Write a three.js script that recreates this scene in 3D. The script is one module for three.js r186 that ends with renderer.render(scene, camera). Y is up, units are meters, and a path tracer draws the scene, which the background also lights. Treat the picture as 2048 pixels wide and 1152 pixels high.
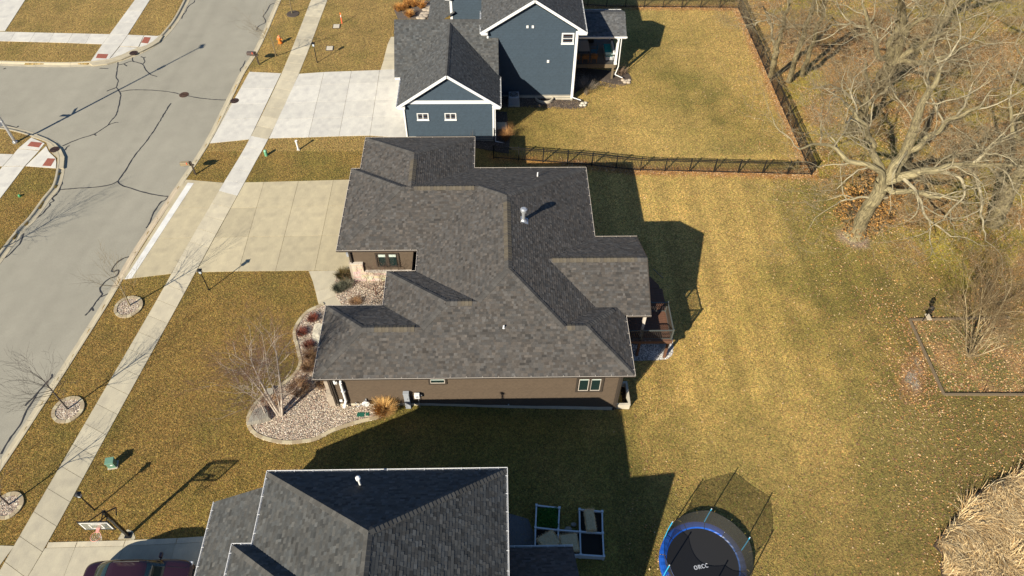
import * as THREE from 'three';
import { mergeGeometries } from 'three/addons/utils/BufferGeometryUtils.js';
import { RoundedBoxGeometry } from 'three/addons/geometries/RoundedBoxGeometry.js';
import { FontLoader } from 'three/addons/loaders/FontLoader.js';
import { TextGeometry } from 'three/addons/geometries/TextGeometry.js';

// ---------------------------------------------------------------- camera
const scene = new THREE.Scene();
const CAM_H = 36, FOC = 1445.9;                       // drone height in metres, focal length in photo pixels (2048 wide)
const PITCH = 0.873493, ROLL = 0.01562, YAW = 0.031496;
const camera = new THREE.PerspectiveCamera(2 * Math.atan(576 / FOC) * 180 / Math.PI, 2048 / 1152, 0.5, 2000);
const V3 = (x, y, z) => new THREE.Vector3(x, y, z);
const fwd = V3(Math.sin(YAW) * Math.cos(PITCH), -Math.sin(PITCH), -Math.cos(YAW) * Math.cos(PITCH));
const rgt0 = V3(Math.cos(YAW), 0, Math.sin(YAW)), up0 = rgt0.clone().cross(fwd);
const rgt = rgt0.clone().multiplyScalar(Math.cos(ROLL)).addScaledVector(up0, Math.sin(ROLL));
const upv = up0.clone().multiplyScalar(Math.cos(ROLL)).addScaledVector(rgt0, -Math.sin(ROLL));
camera.position.set(0, CAM_H, 0);
camera.quaternion.setFromRotationMatrix(new THREE.Matrix4().makeBasis(rgt, upv, fwd.clone().negate()));

// ---------------------------------------------------------------- sky, sun, exposure
const SUN_EL = 31.1 * Math.PI / 180, SUN_AZ = 51.6 * Math.PI / 180;   // shadows fall towards +x, -z
const sunDir = V3(-Math.cos(SUN_AZ) * Math.cos(SUN_EL), Math.sin(SUN_EL), Math.sin(SUN_AZ) * Math.cos(SUN_EL));
const TURF_COUNT = 260000;
const SKY_LEVEL = 0.13;
{
  const w = 256, h = 128, d = new Float32Array(w * h * 4);
  for (let j = 0; j < h; j++) {
    const el = (j + 0.5) / h * Math.PI - Math.PI / 2;
    for (let i = 0; i < w; i++) {
      const az = (i + 0.5) / w * 2 * Math.PI - Math.PI;
      const dir = [Math.cos(el) * Math.cos(az), Math.sin(el), Math.cos(el) * Math.sin(az)];
      const up = Math.max(0, dir[1]), hz = Math.exp(-up * 4.5);
      const c = Math.max(0, dir[0] * sunDir.x + dir[1] * sunDir.y + dir[2] * sunDir.z);
      const glow = 0.9 * Math.pow(c, 8);
      const k = SKY_LEVEL * (dir[1] < 0 ? 0.35 : 1), o = (j * w + i) * 4;
      d[o] = k * (0.27 + 0.58 * hz + glow); d[o + 1] = k * (0.64 + 0.58 * hz + 0.85 * glow); d[o + 2] = k * (1.42 + 0.35 * hz + 0.6 * glow); d[o + 3] = 1;
    }
  }
  const t = new THREE.DataTexture(d, w, h, THREE.RGBAFormat, THREE.FloatType);
  t.mapping = THREE.EquirectangularReflectionMapping; t.magFilter = t.minFilter = THREE.LinearFilter; t.colorSpace = THREE.LinearSRGBColorSpace; t.needsUpdate = true;
  scene.background = t; scene.environment = t;
}
const sun = new THREE.DirectionalLight(new THREE.Color().setRGB(1.0, 0.925, 0.775), 4.6);
sun.position.copy(sunDir.clone().multiplyScalar(120).add(V3(0, 0, -35))); sun.target.position.set(0, 0, -35);
sun.castShadow = true; sun.shadow.mapSize.set(4096, 4096);
Object.assign(sun.shadow.camera, { left: -75, right: 75, top: 75, bottom: -75, near: 1, far: 300 });
scene.add(sun, sun.target);
const renderer = new THREE.WebGLRenderer({ antialias: true });
renderer.toneMapping = THREE.LinearToneMapping; renderer.toneMappingExposure = 1.72;
renderer.shadowMap.enabled = true;

// ---------------------------------------------------------------- random numbers and noise
function mul(a) { return () => { a |= 0; a = a + 0x6D2B79F5 | 0; let t = Math.imul(a ^ a >>> 15, 1 | a); t = t + Math.imul(t ^ t >>> 7, 61 | t) ^ t; return ((t ^ t >>> 14) >>> 0) / 4294967296; }; }
const R0 = mul(12345);
const rr = (r, a, b) => a + (b - a) * r();
const hash = (x, y, s) => { let h = Math.imul(x | 0, 374761393) + Math.imul(y | 0, 668265263) + Math.imul(s | 0, 1274126177) | 0; h = Math.imul(h ^ h >>> 13, 1274126177); return ((h ^ h >>> 16) >>> 0) / 4294967296; };
const sm = (t) => t * t * (3 - 2 * t), lerp = (a, b, t) => a + (b - a) * t, clamp = (v, a = 0, b = 1) => Math.min(b, Math.max(a, v));
const sstep = (a, b, x) => sm(clamp((x - a) / (b - a)));
function vn(x, y, s = 0, p = 0) {                     // value noise; p > 0 repeats every p cells
  const xi = Math.floor(x), yi = Math.floor(y), fx = sm(x - xi), fy = sm(y - yi), w = (n) => p ? ((n % p) + p) % p : n;
  return lerp(lerp(hash(w(xi), w(yi), s), hash(w(xi + 1), w(yi), s), fx), lerp(hash(w(xi), w(yi + 1), s), hash(w(xi + 1), w(yi + 1), s), fx), fy);
}
const fbm = (x, y, s = 0, o = 4) => { let v = 0, a = 0.5, n = 0; for (let i = 0; i < o; i++) { v += a * vn(x, y, s + i); n += a; a *= 0.5; x *= 2.03; y *= 2.03; } return v / n; };

// ---------------------------------------------------------------- textures
function dataTex(n, fn, srgb = false, rep = 1) {
  const d = new Uint8Array(n * n * 4);
  for (let j = 0; j < n; j++) for (let i = 0; i < n; i++) { const c = fn(i, j), o = (j * n + i) * 4; d[o] = clamp(c[0]) * 255; d[o + 1] = clamp(c[1]) * 255; d[o + 2] = clamp(c[2]) * 255; d[o + 3] = 255; }
  const t = new THREE.DataTexture(d, n, n); t.wrapS = t.wrapT = THREE.RepeatWrapping; t.magFilter = t.minFilter = THREE.LinearFilter;
  if (srgb) t.colorSpace = THREE.SRGBColorSpace; t.repeat.set(rep, rep); t.needsUpdate = true; return t;
}
// short winter turf, 4 m square: blades drawn one over the other, straw, olive and dark gaps (about 0.5 grey on average)
const TURF_N = 1024, turfRGB = new Float32Array(TURF_N * TURF_N * 3), turfH = new Float32Array(TURF_N * TURF_N);
{
  const r = mul(77), n = TURF_N;
  for (let j = 0; j < n; j++) for (let i = 0; i < n; i++) { const o = j * n + i, q = 0.12 + 0.1 * vn(i / 8, j / 8, 3, 128); turfRGB[o * 3] = q; turfRGB[o * 3 + 1] = q; turfRGB[o * 3 + 2] = q; }
  for (let k = 0; k < 62000; k++) {
    const x = r() * n, y = r() * n, cl = vn(x / 16, y / 16, 9, 64) * 0.5 + vn(x / 8, y / 8, 5, 128) * 0.5, a = r() * 6.283, L = 6 + r() * 15, g = r(), lift = k / 62000;
    let b = (0.22 + 0.62 * lift * lift + 0.25 * (r() - 0.5)) * (0.45 + 1.1 * sstep(0.2, 0.85, cl));
    const green = g < 0.27 + 0.25 * (1 - cl), tint = green ? [0.80, 1.05, 0.7] : g > 0.9 ? [1.18, 1.1, 1.15] : [1.06, 0.98, 0.92];
    if (green) b *= 0.8;
    const dx = Math.cos(a), dy = Math.sin(a);
    for (let s = 0; s < L; s++) for (let wq = 0; wq < 2; wq++) {
      const px = ((Math.floor(x + dx * s - dy * wq) % n) + n) % n, py = ((Math.floor(y + dy * s + dx * wq) % n) + n) % n, o = py * n + px;
      turfRGB[o * 3] = b * tint[0]; turfRGB[o * 3 + 1] = b * tint[1]; turfRGB[o * 3 + 2] = b * tint[2]; turfH[o] = lift;
    }
  }
}
const turfMean = turfRGB.reduce((s, v) => s + v, 0) / turfRGB.length; for (let i = 0; i < turfRGB.length; i++) turfRGB[i] *= 0.42 / turfMean;
const turfMap = dataTex(TURF_N, (i, j) => { const o = (j * TURF_N + i) * 3; return [turfRGB[o], turfRGB[o + 1], turfRGB[o + 2]]; });
const turfBump = dataTex(TURF_N, (i, j) => { const h = 0.3 * turfH[j * TURF_N + i] + 0.7 * vn(i / 16, j / 16, 21, 64); return [h, h, h]; });
const grainMap = dataTex(512, (i, j) => { const v = 0.72 + 0.2 * (hash(i, j, 4) - 0.5) + 0.16 * (vn(i / 4, j / 4, 2, 128) - 0.5) + 0.16 * (vn(i / 32, j / 32, 6, 16) - 0.5); return [v, v, v]; });
const concMap = dataTex(1024, (i, j) => {
  const big = vn(i / 128, j / 128, 1, 8) * 0.5 + vn(i / 43, j / 43, 2, 0) * 0.0 + vn(i / 64, j / 64, 3, 16) * 0.3 + vn(i / 16, j / 16, 4, 64) * 0.2, f = hash(i, j, 8) - 0.5, st = vn(i / 4, j / 128, 11, 256) - 0.5;
  const v = 0.72 + 0.24 * (big - 0.5) + 0.07 * f + 0.05 * st; return [v * 1.0, v * 0.995, v * (0.985 - 0.05 * (big - 0.5))];
});
const asphMap = dataTex(1024, (i, j) => {
  const f = hash(i >> 1, j >> 1, 8), f2 = vn(i / 5, j / 5, 9, 0), big = vn(i / 128, j / 128, 1, 8) * 0.6 + vn(i / 32, j / 32, 3, 32) * 0.4;
  let v = 0.66 + 0.26 * (f - 0.5) + 0.10 * (hash(i, j, 2) - 0.5) + 0.05 * (big - 0.5); if (f > 0.985) v -= 0.3; if (f < 0.02) v += 0.15; return [v, v * 0.995, v * 0.98];
});
const woodMap = dataTex(512, (i, j) => { const v = 0.7 + 0.25 * (vn(i / 3, j / 64, 1, 0) - 0.5) + 0.2 * (vn(i / 20, j / 128, 2, 0) - 0.5) + 0.08 * (hash(i, j, 3) - 0.5); return [v, v, v]; });
const barkMap = dataTex(512, (i, j) => { const rid = vn(i / 6, j / 40, 1, 0), v = 0.3 + 0.65 * rid + 0.25 * (hash(i, j, 3) - 0.5); return [v, v, v * 0.98]; });
const sidingBump = null;

// ---------------------------------------------------------------- materials (linear base colours)
const COL = (r, g, b) => new THREE.Color().setRGB(r, g, b);
function mat(c, rough = 0.85, o = {}) { return new THREE.MeshStandardMaterial({ color: COL(...c), roughness: rough, metalness: 0, ...o }); }
const grain = (rep) => { const t = grainMap.clone(); t.repeat.set(rep, rep); t.needsUpdate = true; return t; };
const g1 = grain(1), g05 = grain(0.6);
const M = {
  turf: mat([2.38, 2.38, 2.38], 0.95, { map: (turfMap.repeat.set(0.25, 0.25), turfMap), bumpMap: (turfBump.repeat.set(0.25, 0.25), turfBump), bumpScale: 0.05, vertexColors: true }),
  asphalt: mat([0.455, 0.425, 0.345], 0.93, { map: (asphMap.repeat.set(0.25, 0.25), asphMap), bumpMap: asphMap, bumpScale: 0.006 }),
  tar: mat([0.035, 0.034, 0.036], 0.6),
  conc: mat([0.72, 0.635, 0.465], 0.9, { map: (concMap.repeat.set(0.3, 0.3), concMap) }),
  concWarm: mat([0.66, 0.565, 0.375], 0.9, { map: concMap }),
  concWhite: mat([0.82, 0.78, 0.70], 0.9, { map: concMap }),
  concGrey: mat([0.64, 0.57, 0.42], 0.9, { map: concMap }),
  concSalt: mat([0.95, 0.93, 0.88], 0.9, { map: concMap }),
  kerb: mat([0.62, 0.54, 0.385], 0.9, { map: concMap }),
  kerbRust: mat([0.64, 0.53, 0.38], 0.9, { map: concMap }),
  edging: mat([0.50, 0.40, 0.26], 0.92, { map: concMap }),
  brick: mat([0.42, 0.13, 0.085], 0.9, { map: g1 }),
  foundation: mat([0.74, 0.66, 0.52], 0.9, { map: concMap }),
  shingle: mat([1.35, 1.35, 1.35], 0.95, { map: g1, vertexColors: true }),
  deckBoard: mat([0.05, 0.048, 0.046], 0.95),
  white: mat([0.80, 0.79, 0.77], 0.45),
  cream: mat([0.60, 0.53, 0.45], 0.5),
  bronze: mat([0.045, 0.036, 0.03], 0.5),
  brownTrim: mat([0.055, 0.042, 0.032], 0.6),
  brownSiding: mat([0.135, 0.095, 0.062], 0.75, { map: g05 }),
  blueSiding: mat([0.050, 0.080, 0.112], 0.7, { map: g05 }),
  greySiding: mat([0.25, 0.26, 0.27], 0.7),
  stone: mat([0.56, 0.47, 0.37], 0.9, { map: concMap }),
  glass: new THREE.MeshPhysicalMaterial({ color: COL(0.015, 0.03, 0.028), roughness: 0.04, metalness: 0, clearcoat: 1, clearcoatRoughness: 0.02 }),
  glassBrown: new THREE.MeshPhysicalMaterial({ color: COL(0.035, 0.02, 0.018), roughness: 0.04, metalness: 0, clearcoat: 1, clearcoatRoughness: 0.02 }),
  blind: mat([0.55, 0.62, 0.55], 0.7),
  black: mat([0.012, 0.012, 0.013], 0.45),
  iron: mat([0.014, 0.013, 0.012], 0.5),
  galv: mat([0.55, 0.56, 0.57], 0.35, { metalness: 0.6 }),
  greyBox: mat([0.34, 0.36, 0.39], 0.5),
  wood: mat([0.23, 0.155, 0.085], 0.8, { map: (woodMap.repeat.set(1, 1), woodMap) }),
  timber: mat([0.235, 0.175, 0.105], 0.9, { map: woodMap }),
  orangeWood: mat([0.42, 0.17, 0.045], 0.7, { map: woodMap }),
  deck: mat([0.20, 0.095, 0.055], 0.75, { map: woodMap }),
  deckGrey: mat([0.16, 0.155, 0.15], 0.8, { map: woodMap }),
  railGrey: mat([0.085, 0.092, 0.085], 0.5),
  soil: mat([0.022, 0.016, 0.011], 0.98, { map: g1 }),
  mulch: mat([0.10, 0.075, 0.058], 0.98, { map: g1 }),
  bark: mat([0.43, 0.36, 0.20], 0.9, { map: (barkMap.repeat.set(0.5, 0.5), barkMap), bumpMap: barkMap, bumpScale: 0.03 }),
  barkGrey: mat([0.40, 0.345, 0.22], 0.9, { map: barkMap }),
  twig: mat([0.205, 0.158, 0.09], 0.9),
  twigPale: mat([0.28, 0.225, 0.13], 0.9),
  branchPale: mat([0.50, 0.43, 0.28], 0.9, { map: barkMap }),
  roadTop: mat([0.455 / 0.9, 0.425 / 0.9, 0.345 / 0.9], 0.93, { map: asphMap, bumpMap: asphMap, bumpScale: 0.006, vertexColors: true }),
  twigDark: mat([0.075, 0.06, 0.055], 0.9),
  birch: mat([0.80, 0.68, 0.57], 0.8, { map: barkMap }),
  birchTwig: mat([0.16, 0.085, 0.06], 0.9),
  leaf: mat([1, 1, 1], 0.85, { side: THREE.DoubleSide }),
  blade: mat([1, 1, 1], 0.85, { side: THREE.DoubleSide }),
  boulder: mat([0.76, 0.70, 0.57], 0.95, { map: concMap, bumpMap: barkMap, bumpScale: 0.02 }),
  boulderGrey: mat([0.40, 0.37, 0.31], 0.95, { map: concMap, bumpMap: barkMap, bumpScale: 0.02 }),
  orange: mat([0.80, 0.22, 0.03], 0.5),
  redOrange: mat([0.72, 0.12, 0.05], 0.5),
  greenBox: mat([0.14, 0.27, 0.19], 0.55),
  greenLid: mat([0.01, 0.10, 0.065], 0.55),
  rust: mat([0.09, 0.05, 0.034], 0.8, { metalness: 0.3 }),
  rustRed: mat([0.05, 0.028, 0.024], 0.8, { metalness: 0.3 }),
};
const iFlat = (m) => m;

// ---------------------------------------------------------------- naming, tagging
const taken = new Map();
const numbered = (n) => { const k = taken.get(n) || 0; taken.set(n, k + 1); return k ? n + '_' + String(k).padStart(3, '0') : n; };
function tag(o, label, category, group, kind) { o.userData = { label, category }; if (group) o.userData.group = group; if (kind) o.userData.kind = kind; return o; }
function thing(name, label, category, pos = [0, 0, 0], turn = 0, group) { const g = new THREE.Group(); g.name = numbered(name); g.position.set(...pos); g.rotation.y = turn; scene.add(g); return tag(g, label, category, group); }
function struct(name, geo, m, parent, label) { const o = geo ? new THREE.Mesh(geo, m) : new THREE.Group(); o.name = parent ? name : numbered(name); (parent || scene).add(o); if (!parent) { o.userData.kind = 'structure'; if (label) { o.userData.label = label; o.userData.category = name.replace(/_/g, ' '); } } return o; }
function part(name, geo, m, parent, label) { const o = new THREE.Mesh(Array.isArray(geo) ? join(geo) : geo, m); o.name = name; parent.add(o); if (label) o.userData.label = label; return o; }
function solo(name, geo, m, label, category, group, kind) { const o = new THREE.Mesh(Array.isArray(geo) ? join(geo) : geo, m); o.name = numbered(name); scene.add(o); return tag(o, label, category, group, kind); }
function copyOf(src, pos, turn, label, scale) { const c = src.clone(); c.name = numbered(src.name.replace(/_\d{3}$/, '')); c.position.set(...pos); c.rotation.y = turn; if (scale) c.scale.setScalar(scale); c.userData = { ...src.userData, label }; scene.add(c); return c; }

// ---------------------------------------------------------------- geometry helpers
function join(list) { const l = list.map((g) => { const q = g.index ? g.toNonIndexed() : g; for (const k of Object.keys(q.attributes)) if (!['position', 'normal', 'uv', 'color'].includes(k)) q.deleteAttribute(k); return q; });
  const hasC = l.some((g) => g.attributes.color); for (const g of l) { if (!g.attributes.uv) g.setAttribute('uv', new THREE.BufferAttribute(new Float32Array(g.attributes.position.count * 2), 2)); if (hasC && !g.attributes.color) g.setAttribute('color', new THREE.BufferAttribute(new Float32Array(g.attributes.position.count * 3).fill(1), 3)); if (!hasC) g.deleteAttribute('color'); }
  return mergeGeometries(l); }
function box(w, h, d, x = 0, y = 0, z = 0, ry = 0, rx = 0, rz = 0) {
  const g = new THREE.BoxGeometry(w, h, d), p = g.attributes.position, n = g.attributes.normal, uv = g.attributes.uv;
  for (let i = 0; i < p.count; i++) { const ax = Math.abs(n.getX(i)), ay = Math.abs(n.getY(i)); uv.setXY(i, ax > 0.5 ? p.getZ(i) : p.getX(i), ay > 0.5 ? p.getZ(i) : p.getY(i)); }
  if (rx) g.rotateX(rx); if (rz) g.rotateZ(rz); if (ry) g.rotateY(ry); g.translate(x, y, z); return g;
}
function rbox(w, h, d, r, x = 0, y = 0, z = 0, ry = 0) { const g = new RoundedBoxGeometry(w, h, d, 2, r); if (ry) g.rotateY(ry); g.translate(x, y, z); return g; }
function cyl(r0, r1, h, x = 0, y = 0, z = 0, seg = 12) { const g = new THREE.CylinderGeometry(r1, r0, h, seg); g.translate(x, y + h / 2, z); return g; }
function bar(a, b, r0, r1 = r0, seg = 6) { const d = b.clone().sub(a), L = d.length(), g = new THREE.CylinderGeometry(r1, r0, L, seg); g.translate(0, L / 2, 0); g.applyQuaternion(new THREE.Quaternion().setFromUnitVectors(V3(0, 1, 0), d.normalize())); g.translate(a.x, a.y, a.z); return g; }
function beam(a, b, w, h, up = V3(0, 1, 0)) { const d = b.clone().sub(a), L = d.length(); d.normalize(); const s = d.clone().cross(up).normalize(), u = s.clone().cross(d); const g = box(w, h, L); g.applyMatrix4(new THREE.Matrix4().makeBasis(s, u, d.clone().negate())); const m = a.clone().add(b).multiplyScalar(0.5); g.translate(m.x, m.y, m.z); return g; }
class Buf {                                            // triangles with flat normals, uv and vertex colour
  constructor() { this.p = []; this.u = []; this.c = []; }
  tri(a, b, c, col, ua, ub, uc) { this.p.push(...a, ...b, ...c); this.u.push(...(ua || [a[0], a[2]]), ...(ub || [b[0], b[2]]), ...(uc || [c[0], c[2]])); if (col) this.c.push(...col, ...col, ...col); }
  quad(a, b, c, d, col, ua, ub, uc, ud) { this.tri(a, b, c, col, ua, ub, uc); this.tri(a, c, d, col, ua, uc, ud); }
  geo() { const g = new THREE.BufferGeometry(); g.setAttribute('position', new THREE.Float32BufferAttribute(this.p, 3)); g.setAttribute('uv', new THREE.Float32BufferAttribute(this.u, 2)); if (this.c.length) g.setAttribute('color', new THREE.Float32BufferAttribute(this.c, 3)); g.computeVertexNormals(); return g; }
}
// flat prism over a plan outline [[x,z]..]; top height may follow a function
function prism(poly, top, thick) {
  const T = typeof top === 'function' ? top : () => top, pts = poly.map((p) => new THREE.Vector2(p[0], p[1]));
  if (THREE.ShapeUtils.isClockWise(pts)) pts.reverse();
  const b = new Buf(), f = THREE.ShapeUtils.triangulateShape(pts, []), P = (v, dy = 0) => [v.x, T(v.x, v.y) + dy, v.y];
  for (const [i, j, k] of f) b.tri(P(pts[i]), P(pts[k]), P(pts[j]));
  for (let i = 0; i < pts.length; i++) { const a = pts[i], c = pts[(i + 1) % pts.length], L = Math.hypot(c.x - a.x, c.y - a.y); b.quad(P(a), P(c), P(c, -thick), P(a, -thick), null, [0, 0], [L, 0], [L, -thick], [0, -thick]); }
  return b.geo();
}

// ---------------------------------------------------------------- the lie of the land, photo measurements to metres
const GYX = [-400, -7, -3.8, 0.8, 6.7, 10.5, 60, 500], GYY = [0, 0, -0.1, -0.48, -0.85, -1.3, -1.45, -1.45];
const gy = (x) => { let i = 0; while (i < 6 && x > GYX[i + 1]) i++; return lerp(GYY[i], GYY[i + 1], (x - GYX[i]) / (GYX[i + 1] - GYX[i])); };   // lots fall gently from the street to the back yards
function rayDir(u, v) { return fwd.clone().addScaledVector(rgt, (u - 1024) / FOC).addScaledVector(upv, -(v - 576) / FOC); }
function AT(u, v, h) { const d = rayDir(u, v); return d.multiplyScalar((h - CAM_H) / d.y).add(camera.position); }
function ATZ(u, v, z) { const d = rayDir(u, v); return d.multiplyScalar(z / d.z).add(camera.position); }
function ATX(u, v, x) { const d = rayDir(u, v); return d.multiplyScalar(x / d.x).add(camera.position); }
function G(u, v, dy = 0) { let y = 0, P; for (let i = 0; i < 9; i++) { P = AT(u, v, y + dy); y = gy(P.x); } return P; }
const GP = (list, dy = 0) => list.map(([u, v]) => { const p = G(u, v, dy); return [p.x, p.z]; });
const RP = (list) => list.map(([u, v]) => { const p = AT(u, v, -0.1); return [p.x, p.z]; });
const inPoly = (x, z, P) => { let s = false; for (let i = 0, j = P.length - 1; i < P.length; j = i++) if ((P[i][1] > z) !== (P[j][1] > z) && x < (P[j][0] - P[i][0]) * (z - P[i][1]) / (P[j][1] - P[i][1]) + P[i][0]) s = !s; return s; };
function smoothLine(pts, n = 6) { const c = new THREE.CatmullRomCurve3(pts.map((p) => V3(p[0], 0, p[1])), false, 'centripetal'); return c.getPoints((pts.length - 1) * n).map((p) => [p.x, p.z]); }
function offsetLine(L, d) { return L.map((p, i) => { const a = L[Math.max(0, i - 1)], b = L[Math.min(L.length - 1, i + 1)], dx = b[0] - a[0], dz = b[1] - a[1], l = Math.hypot(dx, dz) || 1; return [p[0] - dz / l * d, p[1] + dx / l * d]; }); }
const extend = (L, atEnd, dist) => { const n = L.length, a = atEnd ? L[n - 2] : L[1], b = atEnd ? L[n - 1] : L[0], l = Math.hypot(b[0] - a[0], b[1] - a[1]), p = [b[0] + (b[0] - a[0]) / l * dist, b[1] + (b[1] - a[1]) / l * dist]; return atEnd ? [...L, p] : [p, ...L]; };
// ================================================================ street
// kerb lines, road side, measured along the gutter
const kerbR = extend(extend(smoothLine(RP([[0, 920], [37.5, 864], [144, 701], [222.5, 576], [257.5, 514], [337.5, 393], [407, 288], [452, 200], [480, 145], [500, 114], [516, 84], [553, 0]])), false, 40), true, 120);
const kerbNW = extend(extend(smoothLine(RP([[0, 131], [70, 133], [140, 133.7], [207, 129], [250, 120], [287.5, 105], [320, 85], [347.5, 56], [362, 35], [380, 0]])), false, 120), true, 120);
const kerbSW = extend(extend(smoothLine(RP([[0, 250.6], [25, 254], [67.5, 265], [92.5, 274], [112.5, 283], [125, 296], [131.5, 312], [130, 335], [120, 374], [100, 400], [72.5, 438], [47.5, 465], [0, 528]])), false, 120), true, 60);
const KW = 0.52;
const midR = offsetLine(kerbR, KW * 0.5), midNW = offsetLine(kerbNW, -KW * 0.5), midSW = offsetLine(kerbSW, KW * 0.5);
const isleNW = [...midNW, [midNW[midNW.length - 1][0] - 200, midNW[midNW.length - 1][1]], [midNW[0][0], midNW[0][1] - 200]];
const isleSW = [...midSW, [midSW[0][0], midSW[midSW.length - 1][1]]];
const eastLand = [...midR, [500, midR[midR.length - 1][1]], [500, midR[0][1]]];
const onLand = (x, z) => inPoly(x, z, eastLand) || inPoly(x, z, isleNW) || inPoly(x, z, isleSW);

const bedMain = smoothLine(GP([[646, 606], [639, 610], [614, 622], [595, 643], [586.5, 662], [586.5, 676], [591.6, 694], [595, 711], [598, 726], [587, 748], [562, 768], [537, 780], [519, 796], [503.4, 814], [494.3, 835], [493.7, 850], [501, 864], [515, 875], [542.5, 884.5], [574, 889], [605, 886.5], [632, 881.5], [672, 862], [727, 845], [762, 836], [781, 818.5], [783, 808]]), 3);
const bedMainPoly = [...bedMain, [-5.9, -21.5], [-9.3, -21.5], [-9.3, -26.5]];
const bedEntryPoly = [...smoothLine(GP([[695, 540], [680, 545], [671, 560], [669, 574], [674, 595], [684, 609]]), 3), [-8.9, -26.8], [-6.4, -26.8], [-6.2, -30.9], [-9.3, -30.95]];
const fenceLine = { s: [[-0.2, -43.55], [24.55, -42.5]], e: [[24.55, -42.5], [24.35, -67.6]], n: [[24.35, -67.6], [3.6, -67.9]] };
const plot = { x0: 26.9, x1: 33.6, z0: -28.2, z1: -22.55 };

// colour of the winter turf at a place (base colour; worn, green and leaf-strewn areas)
const mix3 = (a, b, t) => [lerp(a[0], b[0], t), lerp(a[1], b[1], t), lerp(a[2], b[2], t)];
function turfColor(x, z) {
  const n1 = fbm(x * 0.22, z * 0.22, 31, 4), n2 = fbm(x * 0.75, z * 0.75, 57, 3), n3 = fbm(x * 0.07, z * 0.07, 91, 3), n4 = vn(x * 2.4, z * 2.4, 15), n5 = vn(x * 5, z * 5, 16);
  const back = sstep(-1, 9, x + 2 * (n1 - 0.5));
  let c = mix3([0.305, 0.183, 0.050], [0.48, 0.31, 0.098], back);
  const green = [0.155, 0.128, 0.026], dry = [0.54, 0.37, 0.14], leafy = [0.36, 0.19, 0.07];
  let g = lerp(0.34, 0.2, back) + lerp(1.25, 0.85, back) * (n2 - 0.5) + lerp(1.4, 0.9, back) * (n1 - 0.5);
  if (x > -2 && z > -44) g += 0.68 * sstep(16, 26, x + 8 * (n1 - 0.5)) + 0.36 * sstep(-25, -12, z + 5 * (n1 - 0.5)) - 0.22 * sstep(19, 12, x) * sstep(-20, -27, z);
  if (x > 7 && z < -45) g += 0.7 * Math.exp(-Math.pow((x - 15 - (z + 58) * 0.45) / 4.2, 2)) - 0.12;
  if (x > -9 && x < 8 && z > -22) g += 0.35;                                   // greener strip between two houses
  if (x < -9) g += 0.9 * (fbm(x * 0.16, z * 0.16, 44, 2) - 0.52) - (z < -44 ? 0.28 : 0); if (x < -9 && z < -44) c = mix3(c, [0.40, 0.26, 0.095], 0.6);
  c = mix3(c, green, clamp(g) * 0.8);
  c = mix3(c, dry, clamp((n3 - 0.45) * 2.2 + (n4 - 0.5) * 0.15) * 0.45 * back);
  const wood = sstep(-1.5, 2.5, x - (z < -43 ? 24.9 : lerp(24.5, 33, clamp((z + 43) / 18))) + 4 * (n1 - 0.5)) * sstep(-25, -33, z);
  c = mix3(c, mix3(leafy, [0.27, 0.20, 0.03], sstep(0.46, 0.62, n1 * 0.6 + n2 * 0.4)), wood * 0.85); c = c.map((v) => v * lerp(1, 0.55 + 0.9 * n2, wood));
  if (z > -43 && z < -22) { const m = Math.sin((x - 8) * 2.75 + 0.12 * Math.sin(z * 0.3) + 0.04 * z), q = sstep(-0.6, 0.6, m) - 0.5; c = c.map((v) => v * (1 + 0.17 * q * back * (0.5 + n2))); }   // mower passes
  if (x < -9) c = c.map((v) => v * (1 + 0.14 * (vn((x - 0.27 * z) * 1.3, z * 0.12, 71) - 0.5)));
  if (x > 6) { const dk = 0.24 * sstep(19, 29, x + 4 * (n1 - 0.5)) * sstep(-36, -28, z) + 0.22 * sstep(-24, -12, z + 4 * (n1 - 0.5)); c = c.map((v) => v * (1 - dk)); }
  if (x > plot.x0 && x < plot.x1 && z > plot.z0 && z < plot.z1) c = mix3([0.36, 0.22, 0.10], [0.20, 0.16, 0.05], sstep(0.4, 0.65, n2));
  { const dx = x - 25.5, dz = z + 23.9, d = Math.pow((dx * 0.86 + dz * 0.5) / 0.65, 2) + Math.pow((dz * 0.86 - dx * 0.5) / 1.7, 2); c = mix3(c, [0.30, 0.16, 0.07], sstep(2.2, 0.8, d + 0.8 * (n4 - 0.5)) * 0.8); c = mix3(c, [0.34, 0.27, 0.22], sstep(0.9, 0.2, d * 1.3 + 1.4 * (n4 - 0.5))); }   // bare strip
  { const d = Math.hypot(x - 25.75, z + 35.8); c = mix3(c, [0.34, 0.24, 0.19], sstep(1.5, 0.7, d + 0.5 * (n4 - 0.5))); }                             // worn earth round the oak
  for (const [[ax, az], [bx, bz]] of [fenceLine.s, fenceLine.e, fenceLine.n]) { const L2 = (bx - ax) ** 2 + (bz - az) ** 2, t = clamp(((x - ax) * (bx - ax) + (z - az) * (bz - az)) / L2), d = Math.hypot(x - ax - t * (bx - ax), z - az - t * (bz - az)); c = mix3(c, [0.42, 0.19, 0.055], sstep(0.75, 0.15, d + 0.5 * (n4 - 0.5)) * 0.8); }
  const k = 0.84 + 0.34 * n1 + 0.07 * (n4 - 0.5) + 0.10 * (n5 - 0.5);
  return [c[0] * k, c[1] * k, c[2] * k];
}
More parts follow.
